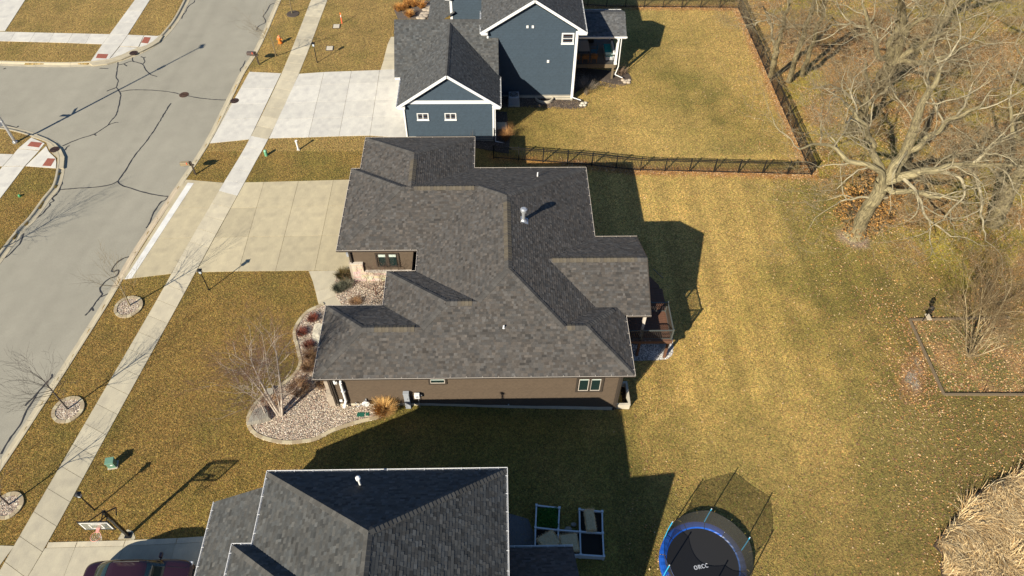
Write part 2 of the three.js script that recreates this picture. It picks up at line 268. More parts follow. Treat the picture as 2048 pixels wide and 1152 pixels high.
{
  const xs = [], zs = [], step = 0.27;
  for (const v of [-420, -300, -200, -130, -90, -70, -60, -54]) xs.push(v);
  for (let v = -50; v <= 48; v += step) xs.push(v);
  for (const v of [52, 60, 75, 100, 150, 220, 320, 420]) xs.push(v);
  for (const v of [-520, -380, -260, -180, -130, -105, -90, -82]) zs.push(v);
  for (let v = -76; v <= -8; v += step) zs.push(v);
  for (const v of [-6, -2, 4, 12, 30, 60, 120, 250]) zs.push(v);
  const nx = xs.length, nz = zs.length, P = new Float32Array(nx * nz * 3), U = new Float32Array(nx * nz * 2), C = new Float32Array(nx * nz * 3), I = [];
  for (let j = 0; j < nz; j++) for (let i = 0; i < nx; i++) {
    const x = xs[i], z = zs[j], o = j * nx + i; let y = gy(x);
    if (!onLand(x, z)) y = -0.32; else if (x > 7.5) y += 0.05 * (fbm(x * 0.5, z * 0.5, 5, 3) - 0.5);
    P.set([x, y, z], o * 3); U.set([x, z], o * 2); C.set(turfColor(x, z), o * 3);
  }
  for (let j = 0; j < nz - 1; j++) for (let i = 0; i < nx - 1; i++) { const a = j * nx + i; I.push(a, a + nx, a + 1, a + 1, a + nx, a + nx + 1); }
  const g = new THREE.BufferGeometry(); g.setAttribute('position', new THREE.BufferAttribute(P, 3)); g.setAttribute('uv', new THREE.BufferAttribute(U, 2)); g.setAttribute('color', new THREE.BufferAttribute(C, 3)); g.setIndex(I); g.computeVertexNormals();
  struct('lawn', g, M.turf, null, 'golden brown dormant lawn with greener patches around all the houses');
}
// ---------------------------------------------------------------- road
const road = (() => {
  const b = [], u = [], cl = [], I = [], x0 = -58, x1 = -11, z0 = -100, z1 = -4, st = 0.35, nx = Math.round((x1 - x0) / st), nz = Math.round((z1 - z0) / st), K = kerbR.filter((p) => p[1] > -140 && p[1] < 20);
  for (let j = 0; j <= nz; j++) for (let i = 0; i <= nx; i++) {
    const x = x0 + i * st, z = z0 + j * st; let d = 1e9; for (let q = 0; q < K.length - 1; q++) { const [ax, az] = K[q], [bx, bz] = K[q + 1], t = clamp(((x - ax) * (bx - ax) + (z - az) * (bz - az)) / ((bx - ax) ** 2 + (bz - az) ** 2)); d = Math.min(d, Math.hypot(x - ax - t * (bx - ax), z - az - t * (bz - az))); }
    let v = 0.95; for (const w of [1.7, 3.4, 5.5, 7.1]) v -= 0.045 * Math.exp(-Math.pow((d - w - 0.3 * (vn(z * 0.2, w, 4) - 0.5)) / 0.45, 2)); v += 0.12 * (fbm(x * 0.25, z * 0.25, 401, 4) - 0.5) + 0.07 * (vn(x * 1.6, z * 1.6, 402) - 0.5) + 0.06 * (vn(d * 2.2, z * 0.08, 403) - 0.5); v -= 0.07 * sstep(0.9, 0.1, d) * vn(z * 0.8, 3, 404); const oil = vn(x * 0.9, z * 0.9, 405); if (oil > 0.93) v -= 0.12 * (oil - 0.93) / 0.07;
    b.push(x, -0.115, z); u.push(x, z); cl.push(v, v * 0.995, v * 0.985);
  }
  for (let j = 0; j < nz; j++) for (let i = 0; i < nx; i++) { const a = j * (nx + 1) + i; if (inPoly(b[a * 3], b[a * 3 + 2], eastLand) && inPoly(b[a * 3] - 1, b[a * 3 + 2], eastLand)) continue; I.push(a, a + nx + 1, a + 1, a + 1, a + nx + 1, a + nx + 2); }
  const g = new THREE.BufferGeometry(); g.setAttribute('position', new THREE.Float32BufferAttribute(b, 3)); g.setAttribute('uv', new THREE.Float32BufferAttribute(u, 2)); g.setAttribute('color', new THREE.Float32BufferAttribute(cl, 3)); g.setIndex(I); g.computeVertexNormals();
  const r = struct('road', g, M.roadTop, null, 'pale grey asphalt street with dark sealed cracks'); part('road_base', prism([...midR, [-420, midR[midR.length - 1][1]], [-420, midR[0][1]]], -0.13, 0.3), M.asphalt, r); return r;
})();
function ribbon(line, w, y, seed) {                    // a thin strip of poured tar with an uneven edge
  const b = new Buf(), q = []; for (let i = 0; i < line.length - 1; i++) { const n = Math.max(1, Math.round(Math.hypot(line[i + 1][0] - line[i][0], line[i + 1][1] - line[i][1]) / 0.12)); for (let k = 0; k < n; k++) q.push([lerp(line[i][0], line[i + 1][0], k / n), lerp(line[i][1], line[i + 1][1], k / n)]); } q.push(line[line.length - 1]);
  const l = q.map((p, i) => [p[0] + 0.05 * (vn(i * 0.45, seed, 3) - 0.5), p[1] + 0.05 * (vn(i * 0.45, seed, 7) - 0.5)]);
  const ww = (i) => w * (0.65 + 0.7 * vn(i * 0.6, seed, 11)), A = l.map((p, i) => offsetLine(l.slice(Math.max(0, i - 1), i + 2), ww(i) / 2)[i ? 1 : 0]), B = l.map((p, i) => offsetLine(l.slice(Math.max(0, i - 1), i + 2), -ww(i) / 2)[i ? 1 : 0]);
  for (let i = 0; i < l.length - 1; i++) b.quad([A[i][0], y, A[i][1]], [B[i][0], y, B[i][1]], [B[i + 1][0], y, B[i + 1][1]], [A[i + 1][0], y, A[i + 1][1]]);
  return b.geo();
}
const cracks = [
  [[390, 0], [387, 5], [381, 9], [377, 12], [373, 18], [370, 25], [366, 29], [363, 37]],
  [[549, 6], [541, 9], [537, 16], [530, 27], [526, 33], [529, 36], [530, 45], [517, 52], [513, 60]], [[490, 121], [486, 132], [480, 139], [481, 143]],
  [[227, 125], [235, 124], [235, 130], [233, 147], [232, 153], [236, 162], [233, 174], [238, 182], [241, 187], [240, 200], [236, 218], [231, 231], [220, 243], [216, 250]],
  [[236, 130], [249, 127], [262, 122], [276, 125], [285, 128], [292, 140], [302, 149], [314, 153]], [[265, 114], [265, 120], [268, 124]], [[282, 113], [287, 115], [291, 114]], [[287, 116], [289, 124], [285, 128]], [[248, 128], [254, 132]],
  [[199, 136], [216, 137]], [[213, 182], [232, 175]], [[241, 183], [260, 180], [283, 179.5], [315, 181], [347, 185], [361, 188.5]], [[375, 191.5], [400, 196], [430, 199], [452, 200]],
  [[216, 250], [230, 245], [236, 245]], [[216, 250], [188, 268], [160, 277], [124, 292]], [[188, 268], [192, 271]], [[130, 300], [134, 294], [139, 291]],
  [[342, 206], [330, 224], [315, 250], [300, 272], [285, 292], [270, 310], [262, 323], [250, 342], [236, 362]],
  [[236, 362], [222, 369], [192, 374], [160, 376], [121, 379]], [[236, 362], [238, 367], [247, 372], [258, 375], [272, 380], [290, 385], [310, 389.5], [336, 393]], [[336, 394], [331, 400], [323, 403], [310, 420], [303, 433], [301, 442], [292, 456]],
  [[123, 362], [124, 367], [120, 374], [119, 380], [110, 392], [114, 388], [104, 396], [107, 402], [99, 406], [100, 410], [92, 418], [85, 427], [72, 437]], [[47, 467], [40, 486], [30, 497], [20, 508], [10, 516]],
  [[258, 513], [249, 516], [238, 522], [227, 533], [223, 541], [226, 544], [236, 540], [238, 543], [232, 552], [220, 556], [207, 567], [200, 576], [200, 583], [204, 588], [200, 594], [195, 600], [189, 608], [184, 615], [177, 624], [170, 631]], [[216, 587], [200, 594]], [[184, 615], [187, 622]],
  [[104, 748], [103, 755], [94, 764], [80, 779], [68, 793], [58, 803], [50, 812]], [[80, 779], [70, 795], [58, 813], [50, 826], [45, 840], [38, 853], [28, 866], [14, 886], [2, 908]],
  [[0, 247], [12, 250], [25, 253], [33, 255], [37, 252]], [[6, 138], [12, 136]],
];
cracks.forEach((c, i) => part('crack_seal', ribbon(smoothLine(RP(c), 3), i === 13 ? 0.07 : 0.085, -0.108 + 0.0004 * i, i * 7.3), M.tar, road));
// ---------------------------------------------------------------- kerbs with their gutters, cast in lengths of about three metres
function kerbRun(line, side, label, special) {
  const k = struct('kerb', null, null, null, label), prof = [[-0.01, -0.30], [0.0, -0.10], [0.22, -0.085], [0.29, -0.06], [0.35, 0.01], [0.40, 0.035], [0.52, 0.04], [0.53, -0.30]];
  let acc = [], len = 0; const flush = () => { if (acc.length < 2) return; const b = new Buf(); let run = 0;
    for (let i = 0; i < acc.length - 1; i++) { const [A, B] = [acc[i], acc[i + 1]], l = Math.hypot(B.p[0] - A.p[0], B.p[1] - A.p[1]); for (let q = 0; q < prof.length - 1; q++) { const f = (S, o) => [S.p[0] + S.n[0] * o[0], o[1] * (o[1] > -0.07 && S.low ? 0.4 : 1), S.p[1] + S.n[1] * o[0]], a = f(A, prof[q]), c = f(A, prof[q + 1]), d = f(B, prof[q + 1]), e = f(B, prof[q]); const ua = [prof[q][0], run], uc = [prof[q + 1][0], run]; side > 0 ? b.quad(a, e, d, c, null, ua, [ua[0], run + l], [uc[0], run + l], uc) : b.quad(a, c, d, e, null, ua, uc, [uc[0], run + l], [ua[0], run + l]); } run += l; }
    const mid = acc[acc.length >> 1].p; part('kerb_section', b.geo(), special && special(mid) ? M.kerbRust : M.kerb, k); };
  const fine = []; for (let i = 0; i < line.length - 1; i++) { const l = Math.hypot(line[i + 1][0] - line[i][0], line[i + 1][1] - line[i][1]), n = l > 50 ? 3 : Math.max(1, Math.round(l / 0.5)); for (let q = 0; q < n; q++) fine.push([lerp(line[i][0], line[i + 1][0], q / n), lerp(line[i][1], line[i + 1][1], q / n)]); } fine.push(line[line.length - 1]);
  const off = offsetLine(fine, side);
  fine.forEach((p, i) => { const s = { p, n: [off[i][0] - p[0], off[i][1] - p[1]], low: special && special(p) }; acc.push(s); if (i) len += Math.hypot(p[0] - fine[i - 1][0], p[1] - fine[i - 1][1]); if (len > 3) { flush(); const d = fine[i + 1] ? [fine[i + 1][0] - p[0], fine[i + 1][1] - p[1]] : [0, 0], l = Math.hypot(...d) || 1; acc = [{ ...s, p: [p[0] + d[0] / l * 0.012, p[1] + d[1] / l * 0.012] }]; len = 0; } }); flush();
}
const z1a = G(379, 360).z, z1b = G(252, 558).z;
kerbRun(kerbR, 1, 'long pale concrete kerb on the house side of the street', (p) => p[1] > z1a + 0.2 && p[1] < z1b - 0.1);
kerbRun(kerbNW, -1, 'curved concrete kerb round the upper street corner');
kerbRun(kerbSW, 1, 'curved concrete kerb round the lower street corner');

// ---------------------------------------------------------------- pavements and drives, slab by slab
const TOP = 0.028;
function slab(poly, parent, m, gap = 0.011) {
  const cx = poly.reduce((s, p) => s + p[0], 0) / poly.length, cz = poly.reduce((s, p) => s + p[1], 0) / poly.length;
  const q = poly.map((p) => { const d = Math.hypot(p[0] - cx, p[1] - cz), k = (d - gap * 1.3) / d; return [cx + (p[0] - cx) * k, cz + (p[1] - cz) * k]; });
  return part('slab', prism(q, (x) => gy(x) + TOP + 0.004 * (hash(cx * 50, cz * 50, 3) - 0.5), 0.1), m, parent);
}
function along(L, t) { let tot = 0; const s = [0]; for (let i = 1; i < L.length; i++) s.push(tot += Math.hypot(L[i][0] - L[i - 1][0], L[i][1] - L[i - 1][1])); const d = t * tot; let i = 1; while (i < L.length - 1 && s[i] < d) i++; const f = (d - s[i - 1]) / (s[i] - s[i - 1]); return [lerp(L[i - 1][0], L[i][0], f), lerp(L[i - 1][1], L[i][1], f)]; }
const pick = (list, a, b) => list[Math.floor(hash(a * 13.7, b * 17.3, 5) * list.length) % list.length];
function tinted(base, spread, n = 5) { return Array.from({ length: n }, (_, i) => { const m = base.clone(), k = 1 + spread * (i / (n - 1) - 0.5); m.color.multiplyScalar(k); return m; }); }
const T = { conc: tinted(M.conc, 0.15), warm: tinted(M.concWarm, 0.16), white: tinted(M.concWhite, 0.1), grey: tinted(M.concGrey, 0.15) };
function walkStrip(name, label, L, R, n, mats, matAt) { const w = struct(name, null, null, null, label); for (let i = 0; i < n; i++) { const a = along(L, i / n), b = along(R, i / n), c = along(R, (i + 1) / n), d = along(L, (i + 1) / n); const c2 = [(a[0] + c[0]) / 2, (a[1] + c[1]) / 2]; slab([a, b, c, d], w, pick((matAt && matAt(c2)) || mats, c2[0], c2[1])); } return w; }
function grid(parent, A, B, C, D, cols, rows, mats) { const q = (u, v) => { const t = [lerp(A[0], B[0], u), lerp(A[1], B[1], u)], b = [lerp(D[0], C[0], u), lerp(D[1], C[1], u)]; return [lerp(t[0], b[0], v), lerp(t[1], b[1], v)]; }; for (let i = 0; i < cols.length - 1; i++) for (let j = 0; j < rows.length - 1; j++) { const u = (cols[i] + cols[i + 1]) / 2, v = (rows[j] + rows[j + 1]) / 2, c = q(u, v); slab([q(cols[i], rows[j]), q(cols[i + 1], rows[j]), q(cols[i + 1], rows[j + 1]), q(cols[i], rows[j + 1])], parent, pick(mats, c[0], c[1])); } }
const q4 = (l) => GP(l);
{
  const L = extend(extend(smoothLine(GP([[0, 1141], [32, 1085], [160, 864], [327.5, 576], [342.5, 548], [447.5, 365.5], [467.5, 333], [494, 288], [564, 145], [622, 0]]), 4), false, 6), true, 24);
  const Rr = extend(extend(smoothLine(GP([[57, 1152], [97, 1084], [217, 864], [375, 576], [391, 545.5], [489, 366], [511, 325], [534, 284], [598, 148], [655, 0]]), 4), false, 6.6), true, 24);
  walkStrip('sidewalk', 'long pale concrete sidewalk running beside the street past three houses', L, Rr, 66, T.conc, (c) => (c[1] < -39.5 && c[1] > -45.3 ? T.white : c[1] > -26 ? T.grey : null));
  const A = q4([[371, 359.5], [447.5, 366], [342.5, 548], [244, 559.5]]), d1 = struct('driveway', null, null, null, 'buff concrete driveway of the brown house, four panels wide');
  grid(d1, A[0], A[1], A[2], A[3], [0, 1], [0, 0.3, 0.63, 1], T.warm);
  const sEdge = q4([[376, 366], [388, 367], [264, 557], [250, 559]]); part('salt_stain', prism(sEdge, TOP + 0.012, 0.02), M.concSalt, d1, 'whitened strip of concrete along the kerb');
  const P = (t) => q4(t), rows = [0, 0.31, 0.64, 1], cl = [[490, 365, 392, 545], [528, 364.3, 477, 543], [597, 362.5, 551, 542.5], [667, 360.5, 629.5, 541.5]];
  const xs = cl.map(([a, b, c, d]) => P([[a, b], [c, d]])); xs.push(P([[712, 359.4], [703, 541]]));
  for (let i = 0; i < 4; i++) grid(d1, xs[i][0], xs[i + 1][0], xs[i + 1][1], xs[i][1], [0, 1], rows, T.warm);
  const B = q4([[499, 144], [562.5, 147], [499, 279], [420, 287]]), d2 = struct('driveway', null, null, null, 'wide whitish concrete driveway of the blue house');
  grid(d2, B[0], B[1], B[2], B[3], [0, 1], [0, 0.25, 0.48, 0.7, 1], T.white);
  const c2 = [[598, 148, 538, 277], [648, 144.5, 617, 275], [703, 142.5, 678, 272.8], [759.5, 140.5, 739.5, 271.4]], x2 = c2.map(([a, b, c, d]) => P([[a, b], [c, d]])); x2.push([[-7.0, -55.3], [-7.0, -45.55]]);
  for (let i = 0; i < 4; i++) grid(d2, x2[i][0], x2[i + 1][0], x2[i + 1][1], x2[i][1], [0, 1], [0, 0.21, 0.48, 0.73, 1], T.white);
  const d3 = struct('driveway', null, null, null, 'concrete driveway under the maroon car'), c3 = [[97, 1085], [155, 1083.5], [251, 1081], [355, 1076.5], [425, 1072]], x3 = c3.map((p) => G(...p)).map((p) => [p.x, p.z]);
  const wr = (z) => { const a = G(97, 1085), b = G(57, 1152), t = (z - a.z) / (b.z - a.z); return [lerp(a.x, b.x, t) + 0.01, z]; };
  for (let i = 0; i < 4; i++) { slab([x3[i], x3[i + 1], [x3[i + 1][0], x3[i + 1][1] + 0.28], [x3[i][0], x3[i][1] + 0.28]], d3, pick(T.conc, i, 1)); const s = (p) => [p[0] - 0.05, p[1]]; for (let j = 0; j < 2; j++) { const za = j ? -8.4 : 0, f = (p) => [p[0] - (j ? 0.1 : 0), j ? za : p[1] + 0.28], g2 = (p) => [p[0] - 0.1, j ? -4.5 : -8.4]; const fl = f(x3[i]), gl = g2(x3[i]); slab([i ? fl : wr(fl[1]), f(x3[i + 1]), g2(x3[i + 1]), i ? gl : wr(gl[1])], d3, pick(T.grey, i, j + 2)); } }
  { const a = q4([[0, 1088], [29, 1092]]); slab([[a[0][0] - 1.2, a[0][1]], a[1], [a[1][0] - 1.9, -7.6], [a[0][0] - 3.2, -7.6]], d3, T.grey[2]); }
  // front walk of the brown house and of the blue house
  walkStrip('walkway', 'curved concrete walkway from the driveway to the brown house front door', [...smoothLine(GP([[617, 542.5], [626, 565], [629.5, 577], [638, 612], [650, 626]]), 3)], [...smoothLine(GP([[697, 541], [681, 543], [669, 566], [674, 595], [684, 610]]), 3)], 4, T.conc);
  walkStrip('walkway', 'short concrete walkway beside the blue garage', smoothLine(GP([[782, 74], [774, 92], [768, 118], [761, 140]]), 3), smoothLine(GP([[805, 74], [805, 92], [800, 118], [800, 139]]), 3), 4, T.conc);
  // street corner pavements
  const nw = struct('sidewalk', null, null, null, 'pale sidewalk crossing on the upper street corner');
  { const t = [[0, 63.5], [31, 64.3], [70.5, 65.3], [108, 66.2], [145.5, 67], [181.4, 67.9], [219.6, 68.7]], b = [[-19, 82], [19.6, 83], [59, 84], [97.7, 85], [135, 86], [171, 87.5], [205, 88.7]]; const tt = GP(t), bb = GP(b); for (let i = 0; i < 6; i++) slab([tt[i], tt[i + 1], bb[i + 1], bb[i]], nw, pick(T.white, i, 9)); slab([[tt[0][0] - 8, tt[0][1]], tt[0], bb[0], [bb[0][0] - 8, bb[0][1]]], nw, T.white[1]); }
  { const l = GP([[322, -66], [270, 0], [219.6, 68.7], [205, 88.7], [181.4, 123]]), r2 = GP([[352, -66], [300, 0], [255.7, 69.7], [243, 88], [218.6, 118.6]]); for (let i = 0; i < 4; i++) { const n = i === 0 || i === 1 ? 3 : 1; for (let k = 0; k < n; k++) { const f = (L) => [[lerp(L[i][0], L[i + 1][0], k / n), lerp(L[i][1], L[i + 1][1], k / n)], [lerp(L[i][0], L[i + 1][0], (k + 1) / n), lerp(L[i][1], L[i + 1][1], (k + 1) / n)]], a = f(l), b = f(r2); slab([a[0], b[0], b[1], a[1]], nw, pick(T.white, i, k + 20)); } } }
  slab(GP([[256, 70], [288, 71.2], [277, 94], [240, 93]]), nw, T.white[2]); slab(GP([[288.5, 71.2], [318, 72.5], [305, 84], [291, 91.5], [278, 95]]), nw, T.white[3]); slab(GP([[240, 93.5], [276, 95.5], [262, 101], [246, 109], [220, 118]]), nw, T.white[1]);
  const sw = struct('sidewalk', null, null, null, 'pale sidewalk crossing on the lower street corner');
  slab(GP([[62.5, 275.6], [90, 287], [79, 301], [37, 297]]), sw, T.white[3]); slab(GP([[36.5, 297.5], [78.5, 302], [50, 332.5], [6, 333], [27.5, 308.5]]), sw, T.white[2]); slab(GP([[27, 308.8], [5.5, 333], [-40, 333], [-40, 307]]), sw, T.white[1]);
  slab(GP([[92.5, 292.5], [98, 304], [112, 317], [113, 326], [112, 337], [51, 332.7]]), sw, T.white[4]); slab(GP([[5, 333.5], [49.5, 333], [0, 398], [-45, 398]]), sw, T.white[3]); slab(GP([[-46, 399], [-1, 399], [-40, 450], [-90, 450]]), sw, T.white[1]);
  { const ds = struct('driveway', null, null, null, 'pale driveway in the upper left corner'); slab(GP([[-30, -10], [57, -10], [10.7, 62], [-70, 62]]), ds, T.white[2]); slab(GP([[-20, -60], [90, -60], [58, -11], [-30, -11]]), ds, T.white[3]); }
  // pale flare of concrete between the pavement and the kerb at the corners
  struct('kerb_apron', prism(GP([[176, 124], [219, 117], [246, 108], [262, 100], [278, 94], [291, 91], [305, 84], [317, 71], [326, 72], [318, 84], [303, 93], [285, 102], [262, 111], [243, 119], [214, 127.5], [185, 131]]), 0.022, 0.12), M.kerb, null, 'pale flare of concrete behind the kerb of the upper corner');
  struct('kerb_apron', prism(GP([[62, 275], [76, 278], [92, 284], [97, 296], [104, 306], [115, 316], [115, 337], [127, 336], [129, 314], [122, 299], [110, 287], [92, 277], [70, 268.5]]), 0.022, 0.12), M.kerb, null, 'pale flare of concrete behind the kerb of the lower corner');
  struct('kerb_apron', prism(GP([[455, 214], [478, 190], [483, 178], [484, 196], [478, 209], [460, 228], [440, 252], [428, 272], [421, 287], [417, 287], [425, 270], [440, 245]]), 0.02, 0.12), M.kerb, null, 'pale concrete round the grate beside the whitish driveway');
  // tactile paving
  const pads = [[[196, 108], [217, 109], [212.5, 117.5], [192, 116.5]], [[289, 74.5], [302, 75.5], [296, 87.5], [282.5, 86]], [[62.5, 283.7], [85.6, 286], [78, 295.6], [55, 292.5]], [[95.6, 317], [111, 318], [102, 333], [85, 332]]];
  const where = ['facing the side street on the upper corner', 'facing the main street on the upper corner', 'nearest the street lamp on the lower corner', 'below the grate on the lower corner'];
  pads.forEach((p, i) => { const P2 = GP(p), g = [prism(P2, TOP + 0.008, 0.02)]; for (let a = 1; a < 9; a++) for (let b = 1; b < 6; b++) { const u = a / 9, v = b / 6, x = lerp(lerp(P2[0][0], P2[1][0], u), lerp(P2[3][0], P2[2][0], u), v), z = lerp(lerp(P2[0][1], P2[1][1], u), lerp(P2[3][1], P2[2][1], u), v); g.push(cyl(0.028, 0.02, 0.008, x, TOP + 0.008, z, 6)); } solo('tactile_pad', g, M.brick, 'brick red tactile paving pad ' + where[i], 'tactile paving', 'tactile pads at the crossings'); });
}
// round grates and the manhole cover
function cover(name, u, v, r, label, m, onRoad) {
  const p = AT(u, v, onRoad ? -0.11 : 0.03), y = onRoad ? -0.108 : 0.034, t = thing(name, label, onRoad ? 'manhole' : 'storm drain', [p.x, y, p.z], 0, onRoad ? null : 'round grates in the gutters');
  part('rim', new THREE.TorusGeometry(r, 0.03, 5, 28).rotateX(Math.PI / 2).scale(1, 0.5, 1), m, t); part('lid', [cyl(r - 0.02, r - 0.02, 0.012, 0, 0, 0, 28), ...[0.35, 0.62].map((k) => new THREE.TorusGeometry(r * k, 0.018, 4, 20).rotateX(Math.PI / 2).translate(0, 0.012, 0)), ...Array.from({ length: 8 }, (_, i) => box(r * 0.8, 0.012, 0.025, 0, 0.014, 0, i * Math.PI / 8))], m, t);
}
cover('storm_grate', 267, 105.8, 0.33, 'dark round iron grate in the upper street corner gutter', M.rustRed); cover('storm_grate', 109, 299, 0.33, 'dark round iron grate in the lower street corner gutter', M.rustRed); cover('storm_grate', 469, 201.5, 0.33, 'dark round iron grate beside the blue house driveway', M.rustRed);
cover('manhole_cover', 368, 189.5, 0.36, 'rusty round manhole cover in the middle of the street', M.rust, true);
// ================================================================ roofs
// A roof is a set of hipped or gabled volumes over plan rectangles; the roof surface is the highest of them.
function clipHalf(poly, a, b, c) {                     // keep a*x + b*z + c >= 0
  const out = []; for (let i = 0; i < poly.length; i++) { const p = poly[i], q = poly[(i + 1) % poly.length], dp = a * p[0] + b * p[1] + c, dq = a * q[0] + b * q[1] + c; if (dp >= 0) out.push(p); if ((dp > 0 && dq < 0) || (dp < 0 && dq > 0)) { const t = dp / (dp - dq); out.push([lerp(p[0], q[0], t), lerp(p[1], q[1], t)]); } } return out;
}
const SIDES = ['n', 's', 'e', 'w'];
function planeOf(v, s) { const k = v[s]; if (k == null) return null; return s === 'n' ? [v.he - k * v.z0, 0, k] : s === 's' ? [v.he + k * v.z1, 0, -k] : s === 'e' ? [v.he + k * v.x1, -k, 0] : [v.he - k * v.x0, k, 0]; }
const ph = (P, x, z) => P[0] + P[1] * x + P[2] * z;
function volH(v, x, z) { if (x < v.x0 || x > v.x1 || z < v.z0 || z > v.z1) return -1e9; let h = 1e9; for (const s of SIDES) if (v.pl[s]) h = Math.min(h, ph(v.pl[s], x, z)); return h; }
function buildRoof(parent, vols, o) {                  // o: palette, seed, singles, tanRidge
  const r = mul(o.seed); vols.forEach((v) => { v.pl = {}; SIDES.forEach((s) => { const P = planeOf(v, s); if (P) v.pl[s] = P; }); });
  const above = (i, x, z) => { let h = -1e9; vols.forEach((v, j) => { if (j !== i) h = Math.max(h, volH(v, x, z)); }); return h; };
  const deckB = new Buf(), tiles = [], caps = [];
  vols.forEach((v, vi) => SIDES.forEach((s) => {
    const P = v.pl[s]; if (!P) return; let poly = [[v.x0, v.z0], [v.x1, v.z0], [v.x1, v.z1], [v.x0, v.z1]];
    for (const q of SIDES) if (q !== s && v.pl[q]) { const Q = v.pl[q]; poly = clipHalf(poly, Q[1] - P[1], Q[2] - P[2], Q[0] - P[0]); }
    if (poly.length < 3) return;
    const k = v[s], inc = Math.hypot(1, k), nrm = V3(-P[1], 1, -P[2]).normalize();
    // boarding under the shingles
    for (let i = 1; i < poly.length - 1; i++) { const f = (p) => [p[0], ph(P, p[0], p[1]) - 0.012, p[1]]; deckB.tri(f(poly[0]), f(poly[i + 1]), f(poly[i])); }
    // courses of shingles: u runs along the eave, d is the plan distance from the eave
    const uv = (p) => (s === 'n' ? [p[0], p[1] - v.z0] : s === 's' ? [p[0], v.z1 - p[1]] : s === 'e' ? [p[1], v.x1 - p[0]] : [p[1], p[0] - v.x0]);
    const xz = (u, d) => (s === 'n' ? [u, v.z0 + d] : s === 's' ? [u, v.z1 - d] : s === 'e' ? [v.x1 - d, u] : [v.x0 + d, u]);
    const L = poly.map(uv); let area = 0; for (let i = 0; i < L.length; i++) { const a = L[i], b = L[(i + 1) % L.length]; area += a[0] * b[1] - b[0] * a[1]; } if (area < 0) L.reverse();
    const u0 = Math.min(...L.map((p) => p[0])), u1 = Math.max(...L.map((p) => p[0])), dm = Math.max(...L.map((p) => p[1])), ex = 0.143 / inc;
    for (let row = 0; row * ex < dm; row++) {
      const d0 = row * ex - (row ? 0 : 0.02), d1 = (row + 1) * ex + 0.012; let u = u0 - r() * 0.3, up = r() < 0.5;
      while (u < u1) {
        const w = up ? rr(r, 0.10, 0.24) : rr(r, 0.12, 0.34), a = u, b = u + w; u = b; const raise = up ? rr(r, 0.011, 0.016) : rr(r, 0.005, 0.008), lift = up; up = r() < 0.72 ? !up : up;
        let q = [[a, d0], [b, d0], [b, d1], [a, d1]];
        for (let i = 0; i < L.length && q.length > 2; i++) { const p = L[i], n = L[(i + 1) % L.length], ea = -(n[1] - p[1]), eb = n[0] - p[0], l = Math.hypot(ea, eb) || 1; q = clipHalf(q, ea / l, eb / l, -(ea * p[0] + eb * p[1]) / l + (d0 < 0 && Math.abs(eb) > Math.abs(ea) ? 0.021 : 0)); }
        if (q.length < 3) continue;
        let vis = false, dup = true; const pts = q.map((p) => { const [x, z] = xz(...p), y = ph(P, x, z); const ab = above(vi, x, z); if (y > ab - 0.03) vis = true; if (!vols.some((w, j) => j < vi && Math.abs(volH(w, x, z) - y) < 0.004)) dup = false; return [x, y, z, p[0], p[1]]; }); if (!vis || dup) continue;
        const tone = o.tone(r, lift), flip = s === 'n' || s === 'e';
        tiles.push({ pts, d0, d1, raise: raise + 0.0015 * vi, tone, nrm, inc, flip: !flip, c: [pts[0][0], pts[0][1], pts[0][2]] });
      }
    }
    // hips and ridges shared with another face of the same volume
    for (let i = 0; i < poly.length; i++) {
      const p = poly[i], q = poly[(i + 1) % poly.length]; if (Math.hypot(q[0] - p[0], q[1] - p[1]) < 0.05) continue;
      for (const t of SIDES) { if (t <= s || !v.pl[t]) continue; const Q = v.pl[t]; if (Math.abs(ph(P, ...p) - ph(Q, ...p)) < 1e-3 && Math.abs(ph(P, ...q) - ph(Q, ...q)) < 1e-3) caps.push({ vi, a: V3(p[0], ph(P, ...p), p[1]), b: V3(q[0], ph(P, ...q), q[1]), nA: nrm, nB: V3(-Q[1], 1, -Q[2]).normalize() }); }
    }
  }));
  const roof = part('roof', deckB.geo(), M.deckBoard, parent);
  const emit = (b, t) => {
    const top = t.pts.map((p) => { const f = clamp((p[4] - t.d0) / (t.d1 - t.d0)), off = lerp(t.raise, 0.002, f); return [p[0] + t.nrm.x * off, p[1] + t.nrm.y * off, p[2] + t.nrm.z * off]; }), low = t.pts.map((p) => [p[0], p[1] - 0.004, p[2]]), uvs = t.pts.map((p) => [p[3] * 1.0, p[4] * t.inc]);
    const n = top.length; for (let i = 1; i < n - 1; i++) t.flip ? b.tri(top[0], top[i], top[i + 1], t.tone, uvs[0], uvs[i], uvs[i + 1]) : b.tri(top[0], top[i + 1], top[i], t.tone, uvs[0], uvs[i + 1], uvs[i]);
    const dark = t.tone.map((c) => c * 0.8); for (let i = 0; i < n; i++) { const j = (i + 1) % n; t.flip ? b.quad(top[i], low[i], low[j], top[j], dark, uvs[i], uvs[i], uvs[j], uvs[j]) : b.quad(top[i], top[j], low[j], low[i], dark, uvs[i], uvs[j], uvs[j], uvs[i]); }
  };
  const eye = camera.position, seen = (t) => { const d = V3(...t.c).sub(eye), z = d.dot(fwd), x = d.dot(rgt) / z * FOC, y = d.dot(upv) / z * FOC; return Math.abs(x) < 1015 && Math.abs(y) < 570 && t.nrm.dot(d) < -0.25 * d.length() && t.pts.length === 4; };
  tiles.forEach((t) => { t.k = o.singles && seen(t) ? V3(...t.c).distanceTo(eye) - 40 * Math.abs(t.pts[1][3] - t.pts[0][3]) : 1e9; });
  const sorted = tiles.slice().sort((a, b) => a.k - b.k), singles = new Set(sorted.slice(0, o.singles || 0).filter((t) => t.k < 1e8));
  const mass = new Buf(); for (const t of tiles) if (singles.has(t)) { const b = new Buf(); emit(b, t); part('shingle', b.geo(), M.shingle, roof); } else emit(mass, t);
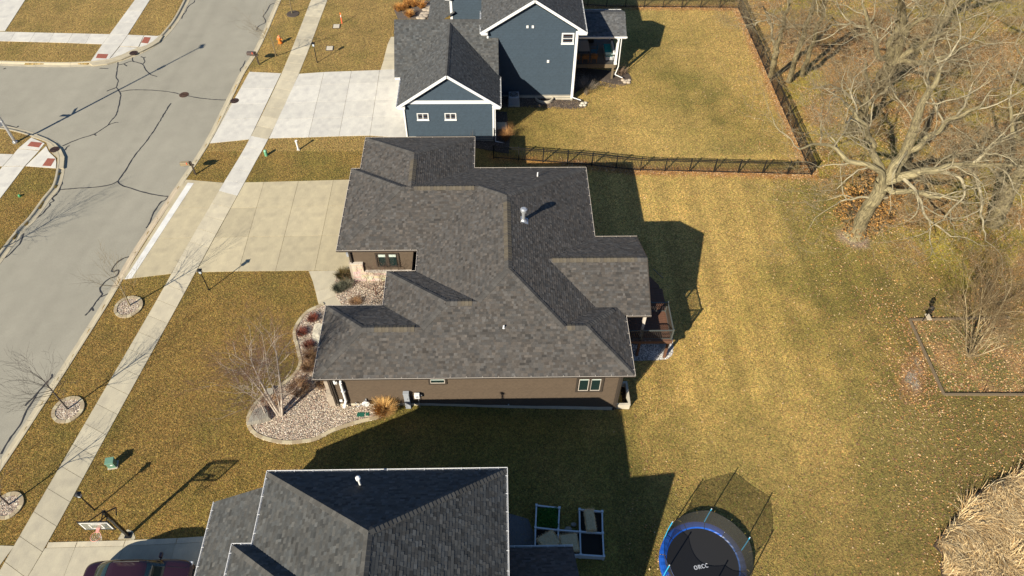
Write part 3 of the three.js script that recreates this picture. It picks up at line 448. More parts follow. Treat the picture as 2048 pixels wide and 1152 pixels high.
  part('shingles', mass.geo(), M.shingle, roof).userData.kind = 'stuff';
  for (const e of caps) {
    let lo = e.a, hi = e.b; if (lo.y > hi.y) [lo, hi] = [hi, lo]; const d = hi.clone().sub(lo), len = d.length(); d.normalize(); const ridge = Math.abs(d.y) < 0.02;
    const down = (n) => { const q = d.clone().cross(n).normalize(); if (q.y > 0) q.negate(); return q.multiplyScalar(ridge && o.tanRidge ? 0.25 : 0.19); }, sa = down(e.nA), sb = down(e.nB), upn = e.nA.clone().add(e.nB).normalize();
    const mk = () => { const b = new Buf(), w = 0.235, f = (s, v, h) => { const p = d.clone().multiplyScalar(s).addScaledVector(upn, h); if (v) p.add(v); return [p.x, p.y, p.z]; };
      const lh = ridge ? 0.026 : 0.034, c0 = f(0, null, lh + 0.004), c1 = f(w, null, 0.018), a0 = f(0, sa, lh), a1 = f(w, sa, 0.016), b0 = f(0, sb, lh), b1 = f(w, sb, 0.016), cl = f(0, null, -0.01), al = f(0, sa, -0.01), bl = f(0, sb, -0.01), al1 = f(w, sa, -0.01), bl1 = f(w, sb, -0.01), W = [1, 1, 1];
      const q = (p1, p2, p3, p4) => { const n = V3(...p2).sub(V3(...p1)).cross(V3(...p3).sub(V3(...p1))); const ref = V3(...p1).add(V3(...p3)).multiplyScalar(0.5).sub(d.clone().multiplyScalar(w / 2)).addScaledVector(upn, 0.2); n.dot(ref) < 0 ? b.quad(p1, p4, p3, p2, W) : b.quad(p1, p2, p3, p4, W); };
      q(a0, c0, c1, a1); q(b0, c0, c1, b1); q(al, a0, c0, cl); q(bl, b0, c0, cl); q(al, a0, a1, al1); q(bl, b0, b1, bl1); return b.geo(); };
    const g = mk(), n = Math.floor(len / 0.2); let vent = null;
    for (let i = 0; i < n; i++) { const p = lo.clone().addScaledVector(d, i * 0.2 + 0.01); if (above(e.vi, p.x, p.z) > p.y + 0.03 || [sa, sb].some((v) => above(e.vi, p.x + v.x * 1.6, p.z + v.z * 1.6) > p.y + v.y * 1.6 + 0.04)) continue; const end = ridge && (i * 0.2 < 0.55 || len - i * 0.2 < 0.75); const c = part('ridge_cap', g, ridge && o.tanRidge && !end ? o.capTan[i % o.capTan.length] : o.cap[Math.floor(r() * o.cap.length)], roof); c.position.copy(p); }
  }
  return roof;
}
// gutters: an open channel with its hangers; (x0,z0)-(x1,z1) is the outer lip, out = direction away from the house
function gutter(parent, runs, mOut, mIn, y) {
  for (const [x0, z0, x1, z1, ox, oz] of runs) {
    const L = Math.hypot(x1 - x0, z1 - z0), ang = -Math.atan2(z1 - z0, x1 - x0), cx = (x0 + x1) / 2, cz = (z0 + z1) / 2, put = (w, h, d, off, yy) => box(w, h, d, cx - ox * off, yy, cz - oz * off, ang);
    const g = part('gutter', [put(L, 0.115, 0.010, 0.005, y - 0.0575), put(L - 0.004, 0.010, 0.10, 0.055, y - 0.11), put(L - 0.006, 0.105, 0.010, 0.103, y - 0.062)], mOut, parent);
    const inn = [put(L - 0.03, 0.006, 0.085, 0.055, y - 0.100), put(L - 0.002, 0.012, 0.022, 0.008, y + 0.003), put(L - 0.03, 0.08, 0.004, 0.096, y - 0.06)], nb = Math.max(1, Math.round(L / 0.85));
    for (let i = 0; i < nb; i++) { const t = (i + 0.5) / nb, px = lerp(x0, x1, t) - ox * 0.045, pz = lerp(z0, z1, t) - oz * 0.045; inn.push(box(0.022, 0.010, 0.11, px, y + 0.016, pz, ang)); }
    part('gutter_lining', inn, mIn, g);
  }
}
// lap siding on a wall from a to b (plan points, seen from the side where the wall's left end is a); rows can be cut by a gable
function lapWall(parent, a, b, y0, y1, m, o = {}) {
  const dx = b[0] - a[0], dz = b[1] - a[1], L = Math.hypot(dx, dz), ux = dx / L, uz = dz / L, nx = -uz, nz = ux, e = o.exposure || 0.178, B = new Buf(), f = (u, y, q) => [a[0] + ux * u + nx * q, y, a[1] + uz * u + nz * q], W = o.width || (() => [0, L]);
  for (let y = y0; y < y1 - 0.01; y += e) { const t = Math.min(y + e, y1), [l0, l1] = W(y), [h0, h1] = W(t); if (h1 < h0) { const m2 = (l0 + l1) / 2; B.tri(f(l0, y, 0.019), f(l1, y, 0.019), f(m2, t, 0.004), null, [l0, y], [l1, y], [m2, t]); continue; } B.quad(f(l0, y, o.lap || 0.024), f(l1, y, o.lap || 0.024), f(h1, t, 0.002), f(h0, t, 0.002), null, [l0, y], [l1, y], [h1, t], [h0, t]); B.quad(f(l0, y, o.lap || 0.024), f(l0, y, -0.01), f(l1, y, -0.01), f(l1, y, o.lap || 0.024)); }
  return part('wall', B.geo(), m, parent);
}
// window in a wall that faces +z; x, y are its lower left corner
function windowS(parent, x, y, w, h, z, o = {}) {
  const t = o.t || 0.045, fm = o.frame || M.white, sm2 = o.sash || fm, g = part('window', [box(w + 2 * t, t, 0.07, x + w / 2, y - t / 2, z + 0.035), box(w + 2 * t, t, 0.06, x + w / 2, y + h + t / 2, z + 0.03), box(t, h, 0.06, x - t / 2, y + h / 2, z + 0.03), box(t, h, 0.06, x + w + t / 2, y + h / 2, z + 0.03)], fm, parent);
  const n = o.lights || 1, cw = w / n; for (let i = 0; i < n; i++) { const cx = x + cw * (i + 0.5), s = 0.028, ow = cw - (o.mull || 0.03); part('sash', [box(ow, s, 0.03, cx, y + s / 2, z + 0.026), box(ow, s, 0.03, cx, y + h - s / 2, z + 0.026), box(s, h - 2 * s, 0.03, cx - ow / 2 + s / 2, y + h / 2, z + 0.026), box(s, h - 2 * s, 0.03, cx + ow / 2 - s / 2, y + h / 2, z + 0.026), ...(o.cross ? [box(ow - 2 * s, 0.04, 0.03, cx, y + h / 2, z + 0.026)] : [])], sm2, g); part('pane', box(ow - 2 * s, h - 2 * s, 0.012, cx, y + h / 2, z + 0.014), o.glass || M.glass, g); if (o.blind) part('blind', box(ow - 2 * s, h * o.blind, 0.006, cx, y + h - s - h * o.blind / 2, z + 0.024), M.blind, g); if (o.mull > 0.05 && i) part('mullion', box(o.mull, h, 0.05, x + cw * i, y + h / 2, z + 0.026), fm, g); }
  if (o.sill) part('sill', box(w + 2 * t + 0.06, 0.045, 0.11, x + w / 2, y - t - 0.02, z + 0.055), o.sill, g); return g;
}
// a roof's horizontal underside with its fascia
const soffit = (v, i, th = 0.2) => box(v.x1 - v.x0 - 0.004 * i, th, v.z1 - v.z0 - 0.004 * i, (v.x0 + v.x1) / 2, v.he - th / 2 - 0.03 - 0.003 * i, (v.z0 + v.z1) / 2);
// ================================================================ brown house
const SL = 0.47, tone = (base, sp, warm) => (r, up) => { const k = (up ? 1.12 : 0.9) * (1 + sp * (r() - 0.5) * (r() < 0.3 ? 1.9 : 1)), w = 1 + warm * (r() - 0.5); return [base[0] * k * w, base[1] * k, base[2] * k / w]; };
const capMats = (c) => [0.8, 0.92, 1.05, 1.2].map((k) => mat(c.map((v) => v * k), 0.95, { map: g1 }));
{
  const H = thing('ranch_house', 'single storey brown house with many hips in a dark grey shingle roof', 'house', [0, 0, 0]);
  const he = 3.13, q = 0.10, A = (x0, x1, z0, z1, o) => ({ x0, x1, z0, z1, he, ...o });
  const vols = [
    A(-9.95 + q, 7.42 - q, -26.36 + q, -21.24 - q, { n: SL, s: SL, e: SL, w: SL }),
    A(-4.95 + q, 6.2 - q, -38.35 + q, -21.24 - q, { n: SL, s: SL, e: SL, w: SL }),
    A(-9.95 + q, 0.6, -38.35 + q, -30.62 - q, { n: SL, s: SL, w: SL }),
    A(-6.68 + q, 0.6, -28.95 + q, -21.24 - q, { n: SL, s: SL, w: SL }),
    A(-9.35 + q, -1.5 - q, -41.72 + q, -34.4, { n: SL, e: SL, w: SL }),
    A(2.2, 8.86, -31.72 + q, -25.32 - q, { n: SL, s: SL }),
  ];
  const tan = mat([0.142, 0.117, 0.082], 0.95, { map: g1 }), tan2 = mat([0.16, 0.134, 0.097], 0.95, { map: g1 }), tan3 = mat([0.122, 0.103, 0.08], 0.95, { map: g1 });
  buildRoof(H, vols, { seed: 5, singles: 300, tone: tone([0.080, 0.0715, 0.0635], 0.48, 0.11), cap: capMats([0.108, 0.100, 0.091]), tanRidge: true, capTan: [tan, tan2, tan, tan3, tan2] });
  part('soffit', vols.map((v, i) => soffit(v, i)), M.brownTrim, H);
  gutter(H, [[-9.95, -21.24, 7.42, -21.24, 0, 1], [7.42, -21.24, 7.42, -25.32, 1, 0], [7.42, -25.32, 8.86, -25.32, 0, 1], [8.86, -31.72, 6.2, -31.72, 0, -1], [6.2, -31.72, 6.2, -38.35, 1, 0], [6.2, -38.35, -1.5, -38.35, 0, -1], [-1.5, -38.35, -1.5, -41.72, 1, 0], [-1.5, -41.72, -9.35, -41.72, 0, -1], [-9.35, -41.72, -9.35, -38.35, -1, 0], [-9.35, -38.35, -9.95, -38.35, 0, -1], [-9.95, -38.35, -9.95, -30.62, -1, 0], [-9.95, -30.62, -4.95, -30.62, 0, 1], [-4.95, -30.62, -4.95, -28.95, -1, 0], [-4.95, -28.95, -6.68, -28.95, 0, -1], [-6.68, -28.95, -6.68, -26.32, -1, 0], [-6.68, -26.32, -9.95, -26.32, 0, -1], [-9.95, -26.32, -9.95, -21.24, -1, 0]], M.bronze, M.cream, 3.14);
  // walls
  const W = [[-9.3, -21.55], [6.72, -21.55], [6.72, -25.75], [6.72, -31.35], [5.75, -31.35], [5.75, -37.95], [-1.95, -37.95], [-1.95, -41.3], [-8.9, -41.3], [-8.9, -37.95], [-9.3, -37.95], [-9.3, -30.98], [-5.2, -30.98], [-5.2, -28.55], [-6.2, -28.55], [-6.2, -25.95], [-9.3, -25.95]];
  for (let i = 0; i < W.length; i++) { const a = W[i], b = W[(i + 1) % W.length], yb = Math.min(gy(a[0]), gy(b[0])); lapWall(H, a, b, yb, he - 0.2, M.brownSiding, { lap: 0.036 }); }
  { const n = 24, b = new Buf(), z = -21.495; for (let i = 0; i < n; i++) { const x0 = lerp(-9.31, 6.74, i / n), x1 = lerp(-9.31, 6.74, (i + 1) / n), t = (x) => gy(x) + 0.2 + 0.1 * clamp((x + 2) / 8); b.quad([x0, gy(x0) - 0.4, z], [x1, gy(x1) - 0.4, z], [x1, t(x1), z], [x0, t(x0), z], null, [x0, 0], [x1, 0], [x1, 0.3], [x0, 0.3]); b.quad([x0, t(x0), z], [x1, t(x1), z], [x1, t(x1), z - 0.05], [x0, t(x0), z - 0.05]); } part('foundation', b.geo(), M.foundation, H); }
  part('foundation', [box(0.04, 1.2, 9.8, 6.745, -0.9, -26.4)], M.foundation, H);
  // stone veneer at the front corner and round the garage side
  part('stone_pier', [box(0.2, 2.55, 0.6, -9.38, 1.25, -21.78), box(0.34, 1.05, 0.66, -9.42, 0.5, -21.79), box(0.4, 0.06, 0.72, -9.42, 1.05, -21.79)], M.stone, H);
  part('corner_board', [box(0.13, 2.8, 0.06, -9.22, 1.45, -21.50), box(0.06, 2.8, 0.5, -9.32, 1.55, -22.4), box(0.13, 3.7, 0.06, 6.68, 1.05, -21.50), box(0.12, 2.8, 0.05, -9.27, 1.45, -30.93)], M.brownTrim, H);
  { const st = part('stone_veneer', [box(4.12, 0.92, 0.12, -7.24, 0.44, -30.90), box(0.75, 1.72, 0.13, -8.93, 0.84, -30.89), box(0.14, 1.72, 0.9, -9.37, 0.84, -31.3)], M.stone, H); part('cap_stone', [box(3.3, 0.06, 0.2, -6.85, 0.93, -30.88), box(0.8, 0.06, 0.2, -8.93, 1.73, -30.87)], M.cream, st);
    const r = mul(9); for (let row = 0; row < 6; row++) { let x = -9.28; while (x < -5.25) { const w = rr(r, 0.22, 0.55), h = 0.142, y = 0.03 + row * 0.15; part('stone', rbox(Math.min(w - 0.015, -5.22 - x), h, 0.05, 0.012, x + Math.min(w, -5.2 - x) / 2, y + h / 2, -30.84), mat([0.50 + 0.14 * r(), 0.41 + 0.12 * r(), 0.32 + 0.1 * r()], 0.95), st); x += w; } }
    for (let row = 0; row < 5; row++) { let x = -9.28; while (x < -8.6) { const w = rr(r, 0.24, 0.4); part('stone', rbox(Math.min(w - 0.015, -8.56 - x), 0.142, 0.05, 0.012, x + Math.min(w, -8.55 - x) / 2, 1.0 + row * 0.15, -30.83), mat([0.50 + 0.14 * r(), 0.41 + 0.12 * r(), 0.32 + 0.1 * r()], 0.95), st); x += w; } } }
  part('downspout', [bar(V3(-9.2, 0.15, -30.86), V3(-9.2, 2.75, -30.86), 0.05, 0.05, 4), bar(V3(-9.2, 2.75, -30.86), V3(-9.2, 3.0, -30.7), 0.05, 0.05, 4)], M.bronze, H); part('downspout', [bar(V3(6.8, -0.7, -21.47), V3(6.8, 2.75, -21.47), 0.045, 0.045, 4), bar(V3(6.8, 2.75, -21.47), V3(6.8, 3.0, -21.3), 0.045, 0.045, 4)], M.bronze, H); part('downspout', [bar(V3(-9.05, 0.1, -21.46), V3(-9.05, 2.75, -21.46), 0.045, 0.045, 4)], M.bronze, H);
  // windows
  windowS(H, 4.4, 1.32, 1.32, 1.2, -21.53, { frame: M.brownTrim, sash: M.cream, lights: 2, mull: 0.12, t: 0.1, blind: 0.1 });
  windowS(H, -3.72, 2.25, 0.82, 0.45, -21.53, { frame: M.brownTrim, sash: M.cream, t: 0.09, blind: 0.3 });
  windowS(H, -7.6, 1.37, 1.32, 1.1, -30.96, { frame: M.brownTrim, sash: M.bronze, lights: 2, mull: 0.16, t: 0.09, blind: 0.22 });
  part('garage_door', [box(0.06, 2.2, 4.9, -9.33, 1.1, -33.9), ...[0.55, 1.1, 1.65].map((y) => box(0.07, 0.025, 4.9, -9.34, y, -33.9))], M.brownTrim, H);
  { const d = part('front_door', [box(0.06, 2.1, 0.95, -5.24, 1.15, -29.7)], M.bronze, H); part('handle', new THREE.SphereGeometry(0.04, 8, 6).translate(-5.3, 1.1, -30.05), M.galv, d); }
  part('security_light', [box(0.10, 0.2, 0.16, -8.86, 2.72, -21.42), cyl(0.05, 0.06, 0.14, -8.86, 2.5, -21.36, 10), cyl(0.05, 0.06, 0.14, -8.76, 2.55, -21.34, 10)], M.white, H);
  part('lantern', [box(0.14, 0.26, 0.14, -9.5, 2.0, -31.35), box(0.18, 0.03, 0.18, -9.5, 2.15, -31.35)], M.greyBox, H);
  // flues and vents through the roof
  const yE = (x) => he + SL * (6.1 - x), yN = (z) => he + SL * (z + 38.25), yS = (z) => he + SL * (-21.34 - z);
  { const p = AT(1047, 441, 5.2), x = p.x, z = p.z, y = yE(x); part('chimney_flue', [cyl(0.24, 0.12, 0.16, x, y - 0.08, z, 18), cyl(0.105, 0.105, 0.85, x, y, z, 16), cyl(0.14, 0.14, 0.06, x, y + 0.62, z, 18), cyl(0.2, 0.2, 0.16, x, y + 0.74, z, 20), cyl(0.21, 0.12, 0.07, x, y + 0.9, z, 20), box(0.5, 0.02, 0.5, x + 0.05, y - 0.02, z, 0, 0, -0.44)], M.galv, H); }
  { const p = AT(1075, 355, 3.9); part('vent_pipe', [cyl(0.045, 0.045, 0.4, p.x, yN(p.z) - 0.05, p.z, 12)], M.white, H, 'white vent pipe on the far slope'); }
  { const p = AT(1007.5, 655, 4.3); part('vent_pipe', [cyl(0.05, 0.05, 0.24, p.x, yS(p.z) - 0.05, p.z, 12), cyl(0.07, 0.05, 0.04, p.x, yS(p.z), p.z, 12)], M.white, H, 'white vent pipe on the near slope'); }
  // low porch wall fill under the bay gable
  part('gable', (() => { const b = new Buf(); b.tri([8.82, he - 0.1, -25.5], [8.82, he - 0.1, -31.5], [8.82, he + SL * 3.0, -28.52]); return b.geo(); })(), M.brownSiding, H);
  part('rake_board', [beam(V3(8.84, he - 0.06, -25.4), V3(8.84, he + SL * 3.08 - 0.06, -28.52), 0.04, 0.18), beam(V3(8.84, he - 0.06, -31.64), V3(8.84, he + SL * 3.08 - 0.06, -28.52), 0.04, 0.18)], M.brownTrim, H);
  part('porch_post', [box(0.16, 2.3, 0.16, 8.62, 1.8, -25.72), box(0.2, 0.1, 0.2, 8.62, 0.72, -25.72)], M.cream, H); part('porch_post', box(0.16, 2.3, 0.16, 8.62, 1.8, -31.3), M.cream, H);
}
// things fixed to or standing against the brown house's side wall
{
  const z = -21.5;
  const v = thing('furnace_vent', 'thick white plastic pipe with an elbow on the brown side wall', 'vent pipe', [-8.55, 0, z]);
  part('pipe', [bar(V3(0, 0.75, 0.12), V3(0, 2.55, 0.12), 0.075, 0.075, 12), bar(V3(0, 0.75, 0.12), V3(-0.12, 0.35, 0.2), 0.075, 0.075, 12), bar(V3(0, 2.55, 0.12), V3(0, 2.62, -0.05), 0.075, 0.075, 12)], M.white, v); part('elbow', [new THREE.SphereGeometry(0.085, 12, 8).translate(0, 0.75, 0.12), cyl(0.11, 0.11, 0.14, -0.13, 0.26, 0.22, 12)], M.white, v); part('bracket', box(0.22, 0.03, 0.16, 0, 1.7, 0.08), M.white, v);
  solo('outlet_box', [rbox(0.16, 0.18, 0.08, 0.015, -8.85, 0.62, z + 0.04)], M.white, 'small white outlet box low on the wall beside the plastic pipe', 'outlet box');
  const hr = thing('hose_reel', 'round white hose reel on the wall left of the straw coloured grass', 'hose reel', [-7.45, 0.5, z + 0.2]);
  part('drum', [new THREE.TorusGeometry(0.2, 0.035, 8, 24), ...Array.from({ length: 3 }, (_, i) => new THREE.TorusGeometry(0.16, 0.02, 6, 22).translate(0, 0, -0.05 + 0.05 * i)), ...[0, 1, 2].map((i) => box(0.38, 0.03, 0.02, 0, 0, 0.04, 0, 0, i * Math.PI / 3))], M.white, hr); part('bracket', [box(0.06, 0.5, 0.05, 0, 0, -0.16), box(0.3, 0.05, 0.18, 0, 0.0, -0.1)], M.greyBox, hr);
  const fa = thing('garden_tap', 'small metal tap with a short hose between the pipe and hose reel', 'tap', [-8.05, 0.35, z]); part('spout', [bar(V3(0, 0, 0), V3(0, 0, 0.14), 0.02), bar(V3(0, 0, 0.14), V3(0.03, -0.08, 0.2), 0.02), new THREE.TorusGeometry(0.05, 0.012, 5, 12).translate(0, 0.06, 0.1)], M.galv, fa); part('hose', new THREE.TubeGeometry(new THREE.CatmullRomCurve3([V3(0.03, -0.1, 0.2), V3(0.15, -0.05, 0.25), V3(0.32, 0.1, 0.2), V3(0.45, -0.02, 0.22)]), 16, 0.018, 6), M.greyBox, fa);
  const em = thing('electric_cabinet', 'tall grey electrical cabinet standing against the brown side wall', 'electrical box', [-5.12, 0, z + 0.02]);
  part('cabinet', rbox(0.3, 1.55, 0.2, 0.015, 0, 0.72, 0.1), M.greyBox, em); part('lid', rbox(0.33, 0.05, 0.24, 0.01, 0, 1.5, 0.11), M.greyBox, em); part('latch', box(0.03, 0.06, 0.02, 0.06, 1.0, 0.21), M.black, em);
  const gm = thing('gas_meter', 'small white gas meter on a thin pipe right of the grey cabinet', 'gas meter', [-4.52, -0.08, z + 0.02]);
  part('meter', [rbox(0.3, 0.36, 0.2, 0.03, 0, 1.32, 0.14)], M.white, gm); part('dial', cyl(0.07, 0.07, 0.02, 0, 0, 0, 14).rotateX(Math.PI / 2).translate(0, 1.36, 0.25), M.greyBox, gm); part('pipe', [bar(V3(0.04, 0, 0.1), V3(0.04, 1.14, 0.1), 0.022), bar(V3(0.14, 1.3, 0.1), V3(0.26, 1.3, 0.1), 0.03)], M.galv, gm);
  solo('outlet_cover', rbox(0.08, 0.12, 0.03, 0.01, 0.58, -0.05, z + 0.03), M.greyBox, 'tiny grey outlet cover in the shaded part of the wall', 'outlet box');
  const ww = thing('window_well', 'pale concrete basement window well at the back corner of the brown house', 'window well', [6.75, -0.95, -22.4]);
  part('wall', [box(0.9, 0.75, 0.1, 0.45, 0.1, 0.75), box(0.9, 0.75, 0.1, 0.45, 0.1, -0.75), box(0.1, 0.75, 1.4, 0.86, 0.1, 0)], M.foundation, ww); part('floor', box(0.8, 0.02, 1.4, 0.42, 0.02, 0), M.soil, ww); part('rim', [box(0.94, 0.04, 0.14, 0.45, 0.49, 0.75), box(0.94, 0.04, 0.14, 0.45, 0.49, -0.75), box(0.14, 0.04, 1.36, 0.86, 0.49, 0)], M.foundation, ww);
  const vb = G(722, 830); solo('valve_box', [rbox(0.42, 0.05, 0.26, 0.01, vb.x, gy(vb.x) + 0.05, vb.z), rbox(0.2, 0.05, 0.2, 0.01, vb.x + 0.36, gy(vb.x) + 0.045, vb.z - 0.02)], M.greenLid, 'dark green plastic valve box lid in the gravel below the straw grass', 'valve box');
}
// back deck of the brown house
{
  const fy = 0.72, g = -1.12, D = thing('wooden_deck', 'small raised brown deck with a grey rail at the back of the brown house', 'deck', [0, 0, 0]);
  for (let i = 0; i < 29; i++) part('deck_board', box(3.72, 0.03, 0.128, 8.62, fy - 0.015, -25.34 - 0.07 - i * 0.14), M.deck, D);
  part('fascia', [box(3.76, 0.27, 0.04, 8.62, fy - 0.15, -25.30), box(0.04, 0.27, 4.1, 10.5, fy - 0.15, -27.35)], M.deck, D);
  for (const [x, z] of [[10.35, -25.45], [10.35, -29.3], [8.6, -25.45], [8.6, -29.3]]) part('post', box(0.14, fy - g, 0.14, x, (fy - 0.2 + g) / 2, z), M.deck, D);
  const rail = (a, b, bal = true) => { part('rail', [beam(V3(a[0], fy + 0.92, a[1]), V3(b[0], fy + 0.92, b[1]), 0.07, 0.04), beam(V3(a[0], fy + 0.1, a[1]), V3(b[0], fy + 0.1, b[1]), 0.04, 0.035)], M.railGrey, D); const L = Math.hypot(b[0] - a[0], b[1] - a[1]), n = Math.round(L / 0.115); if (bal) for (let i = 1; i < n; i++) part('baluster', box(0.028, 0.82, 0.028, lerp(a[0], b[0], i / n), fy + 0.5, lerp(a[1], b[1], i / n)), M.bronze, D); };
  const posts = [[10.42, -25.38], [10.42, -27.5], [9.35, -27.5], [8.6, -25.38], [6.85, -25.38]]; for (const [x, z] of posts) part('rail_post', [box(0.08, 1.0, 0.08, x, fy + 0.5, z), box(0.1, 0.03, 0.1, x, fy + 1.0, z)], M.railGrey, D);
  rail([10.42, -25.38], [10.42, -27.5]); rail([9.35, -27.5], [10.42, -27.5]); rail([8.6, -25.38], [10.42, -25.38]); rail([6.85, -25.38], [8.6, -25.38]);
  for (let i = 0; i < 8; i++) part('stair', [box(1.0, 0.04, 0.28, 9.9, fy - 0.2 - i * 0.2, -29.7 - i * 0.27)], M.deck, D);
  part('stair_rail', [beam(V3(9.38, fy + 0.9, -29.5), V3(9.38, fy - 0.75, -31.7), 0.06, 0.04), beam(V3(10.42, fy + 0.9, -29.5), V3(10.42, fy - 0.75, -31.7), 0.06, 0.04), beam(V3(9.38, fy + 0.9, -29.5), V3(9.35, fy + 0.92, -27.5), 0.06, 0.04)], M.railGrey, D);
  const mt = solo('patio_chair', [box(0.5, 0.05, 0.5, 7.5, fy + 0.42, -27.0), box(0.5, 0.5, 0.05, 7.5, fy + 0.68, -27.25, 0, -0.15), ...[[-1, -1], [1, -1], [-1, 1], [1, 1]].map(([a, b]) => bar(V3(7.5 + a * 0.22, fy, -27 + b * 0.22), V3(7.5 + a * 0.22, fy + 0.42, -27 + b * 0.22), 0.02))], M.black, 'black patio chair in the shade under the deck roof', 'chair');
}
// ================================================================ blue house
{
  const H = thing('blue_house', 'two storey slate blue house with white trim and grey gabled roofs', 'house', [0, 0, 0]);
  const V = (x0, x1, z0, z1, he, o) => ({ x0, x1, z0, z1, he, ...o }), zM = -51.62, zG = -45.65;
  const vols = [V(-7.38, 0.32, -52.6, -45.32, 3.1, { e: 0.70, w: 0.70 }), V(-7.93, 0.24, -56.3, -49.2, 3.1, { n: 0.8, s: 0.8 })];
  buildRoof(H, vols, { seed: 21, tone: tone([0.073, 0.074, 0.073], 0.42, 0.08), cap: capMats([0.085, 0.084, 0.082]) });
  const upper = [V(-1.08, 7.1, -63.5, zM + 0.35, 5.68, { e: 0.645, w: 0.645 }), V(-4.1, 2.0, -62.5, -56.6, 5.68, { e: 0.645, w: 0.645 })];
  buildRoof(H, upper, { seed: 23, tone: tone([0.075, 0.075, 0.074], 0.42, 0.08), cap: capMats([0.085, 0.084, 0.082]) });
  const porch = [V(6.5, 11.1, -59.6, -55.28, 2.95, { n: 0.46, s: 0.46 })]; buildRoof(H, porch, { seed: 27, tone: tone([0.10, 0.10, 0.10], 0.4, 0.06), cap: capMats([0.10, 0.10, 0.10]) });
  const west = [V(-5.75, -3.4, -66, -56.6, 2.95, { w: 0.6 })]; buildRoof(H, west, { seed: 29, tone: tone([0.073, 0.074, 0.073], 0.42, 0.08), cap: capMats([0.085, 0.084, 0.082]) });
  part('eave_soffit', [box(0.62, 0.16, 11.8, 6.77, 5.54, -57.3), box(0.42, 0.16, 11.8, -0.86, 5.54, -57.3)], M.white, H);
  part('soffit', [soffit(porch[0], 1), soffit({ ...vols[1], z0: -52, x0: -7.9, x1: 0.2, he: 3.07 }, 2)], M.white, H);
  // garage gable wall
  lapWall(H, [-7.0, zG], [-0.16, zG], -0.2, 3.2, M.blueSiding, { exposure: 0.21, lap: 0.05 });
  lapWall(H, [-7.0, zG + 0.002], [-0.16, zG + 0.002], 3.45, 5.72, M.blueSiding, { exposure: 0.21, lap: 0.05, width: (y) => { const d = (y - 3.1) / 0.70; return [Math.max(0, d - 0.38), Math.min(6.84, 6.84 - d + 0.40)]; } });
  part('frieze_board', box(6.3, 0.28, 0.06, -3.58, 3.33, zG + 0.06), M.white, H);
  part('foundation', [box(6.9, 0.6, 0.1, -3.58, -0.2, zG - 0.01)], M.foundation, H);
  const zr = -45.32, rake = (x0, y0, x1, y1, z, h = 0.2) => part('rake_board', beam(V3(x0, y0, z), V3(x1, y1, z), 0.05, h, V3(0, 1, 0)), M.white, H);
  rake(-7.42, 3.0, -3.53, 5.72, zr + 0.02); rake(0.36, 3.0, -3.53, 5.72, zr + 0.02);
  part('eave_return', [box(0.55, 0.16, 0.4, -7.1, 2.98, zr - 0.16), box(0.55, 0.16, 0.4, 0.06, 2.98, zr - 0.16)], M.white, H);
  part('gable_soffit', [beam(V3(-7.3, 2.98, zr - 0.17), V3(-3.53, 5.62, zr - 0.17), 0.34, 0.03), beam(V3(0.24, 2.98, zr - 0.17), V3(-3.53, 5.62, zr - 0.17), 0.34, 0.03)], M.white, H);
  part('corner_board', box(0.13, 3.1, 0.05, -6.95, 1.45, zG + 0.03), M.white, H); part('corner_board', box(0.13, 3.1, 0.05, -0.2, 1.45, zG + 0.03), M.white, H);
  part('downspout', [bar(V3(-6.93, 0.1, zG + 0.1), V3(-6.93, 2.7, zG + 0.1), 0.045, 0.045, 4), bar(V3(-6.93, 2.7, zG + 0.1), V3(-7.2, 2.95, zG + 0.1), 0.045, 0.045, 4)], M.white, H);
  part('downspout', [bar(V3(-0.05, -0.35, zG + 0.08), V3(-0.05, 2.9, zG + 0.08), 0.045, 0.045, 4), bar(V3(-0.05, -0.35, zG + 0.08), V3(0.85, -0.52, zG + 0.2), 0.05, 0.05, 4)], M.white, H);
  lapWall(H, [-0.16, zG], [-0.16, zM], -1, 3.0, M.blueSiding); lapWall(H, [-7.0, -55.5], [-7.0, zG], -0.2, 3.0, M.blueSiding);
  part('garage_door', [box(0.06, 2.2, 4.9, -7.04, 1.1, -50.2), ...[0.55, 1.1, 1.65].map((y) => box(0.07, 0.025, 4.9, -7.05, y, -50.2))], M.white, H);
  windowS(H, -5.98, 1.76, 0.8, 0.52, zG + 0.015, { lights: 2, mull: 0.02, glass: M.glassBrown, sill: M.white }); windowS(H, -3.87, 1.76, 0.8, 0.52, zG + 0.015, { lights: 2, mull: 0.02, glass: M.glassBrown, sill: M.white });
  // main two storey block
  lapWall(H, [-0.65, zM], [6.46, zM], -1.0, 8.1, M.blueSiding, { exposure: 0.21, lap: 0.05, width: (y) => { const d = (y - 5.4) / 0.645; return y < 5.66 ? [0, 7.11] : [Math.max(0, d - 0.40), Math.min(7.11, 7.11 - d + 0.4)]; } });
  lapWall(H, [6.46, zM], [6.46, -63.2], -1.2, 5.6, M.blueSiding); lapWall(H, [-0.65, -63.2], [-0.65, zM], 0, 5.6, M.blueSiding);
  rake(-1.14, 5.58, 3.01, 8.27, zM + 0.37); rake(7.16, 5.58, 3.01, 8.27, zM + 0.37);
  part('gable_soffit', [beam(V3(-1.0, 5.56, zM + 0.18), V3(3.01, 8.17, zM + 0.18), 0.36, 0.03), beam(V3(7.02, 5.56, zM + 0.18), V3(3.01, 8.17, zM + 0.18), 0.36, 0.03)], M.white, H);
  part('eave_return', [box(0.5, 0.18, 0.4, -0.85, 5.55, zM + 0.18), box(0.62, 0.18, 0.4, 6.86, 5.55, zM + 0.18)], M.white, H);
  part('corner_board', box(0.16, 6.2, 0.05, 6.40, 2.5, zM + 0.03), M.white, H); part('corner_board', box(0.13, 1.2, 0.05, -0.6, 5.0, zM + 0.03), M.white, H);
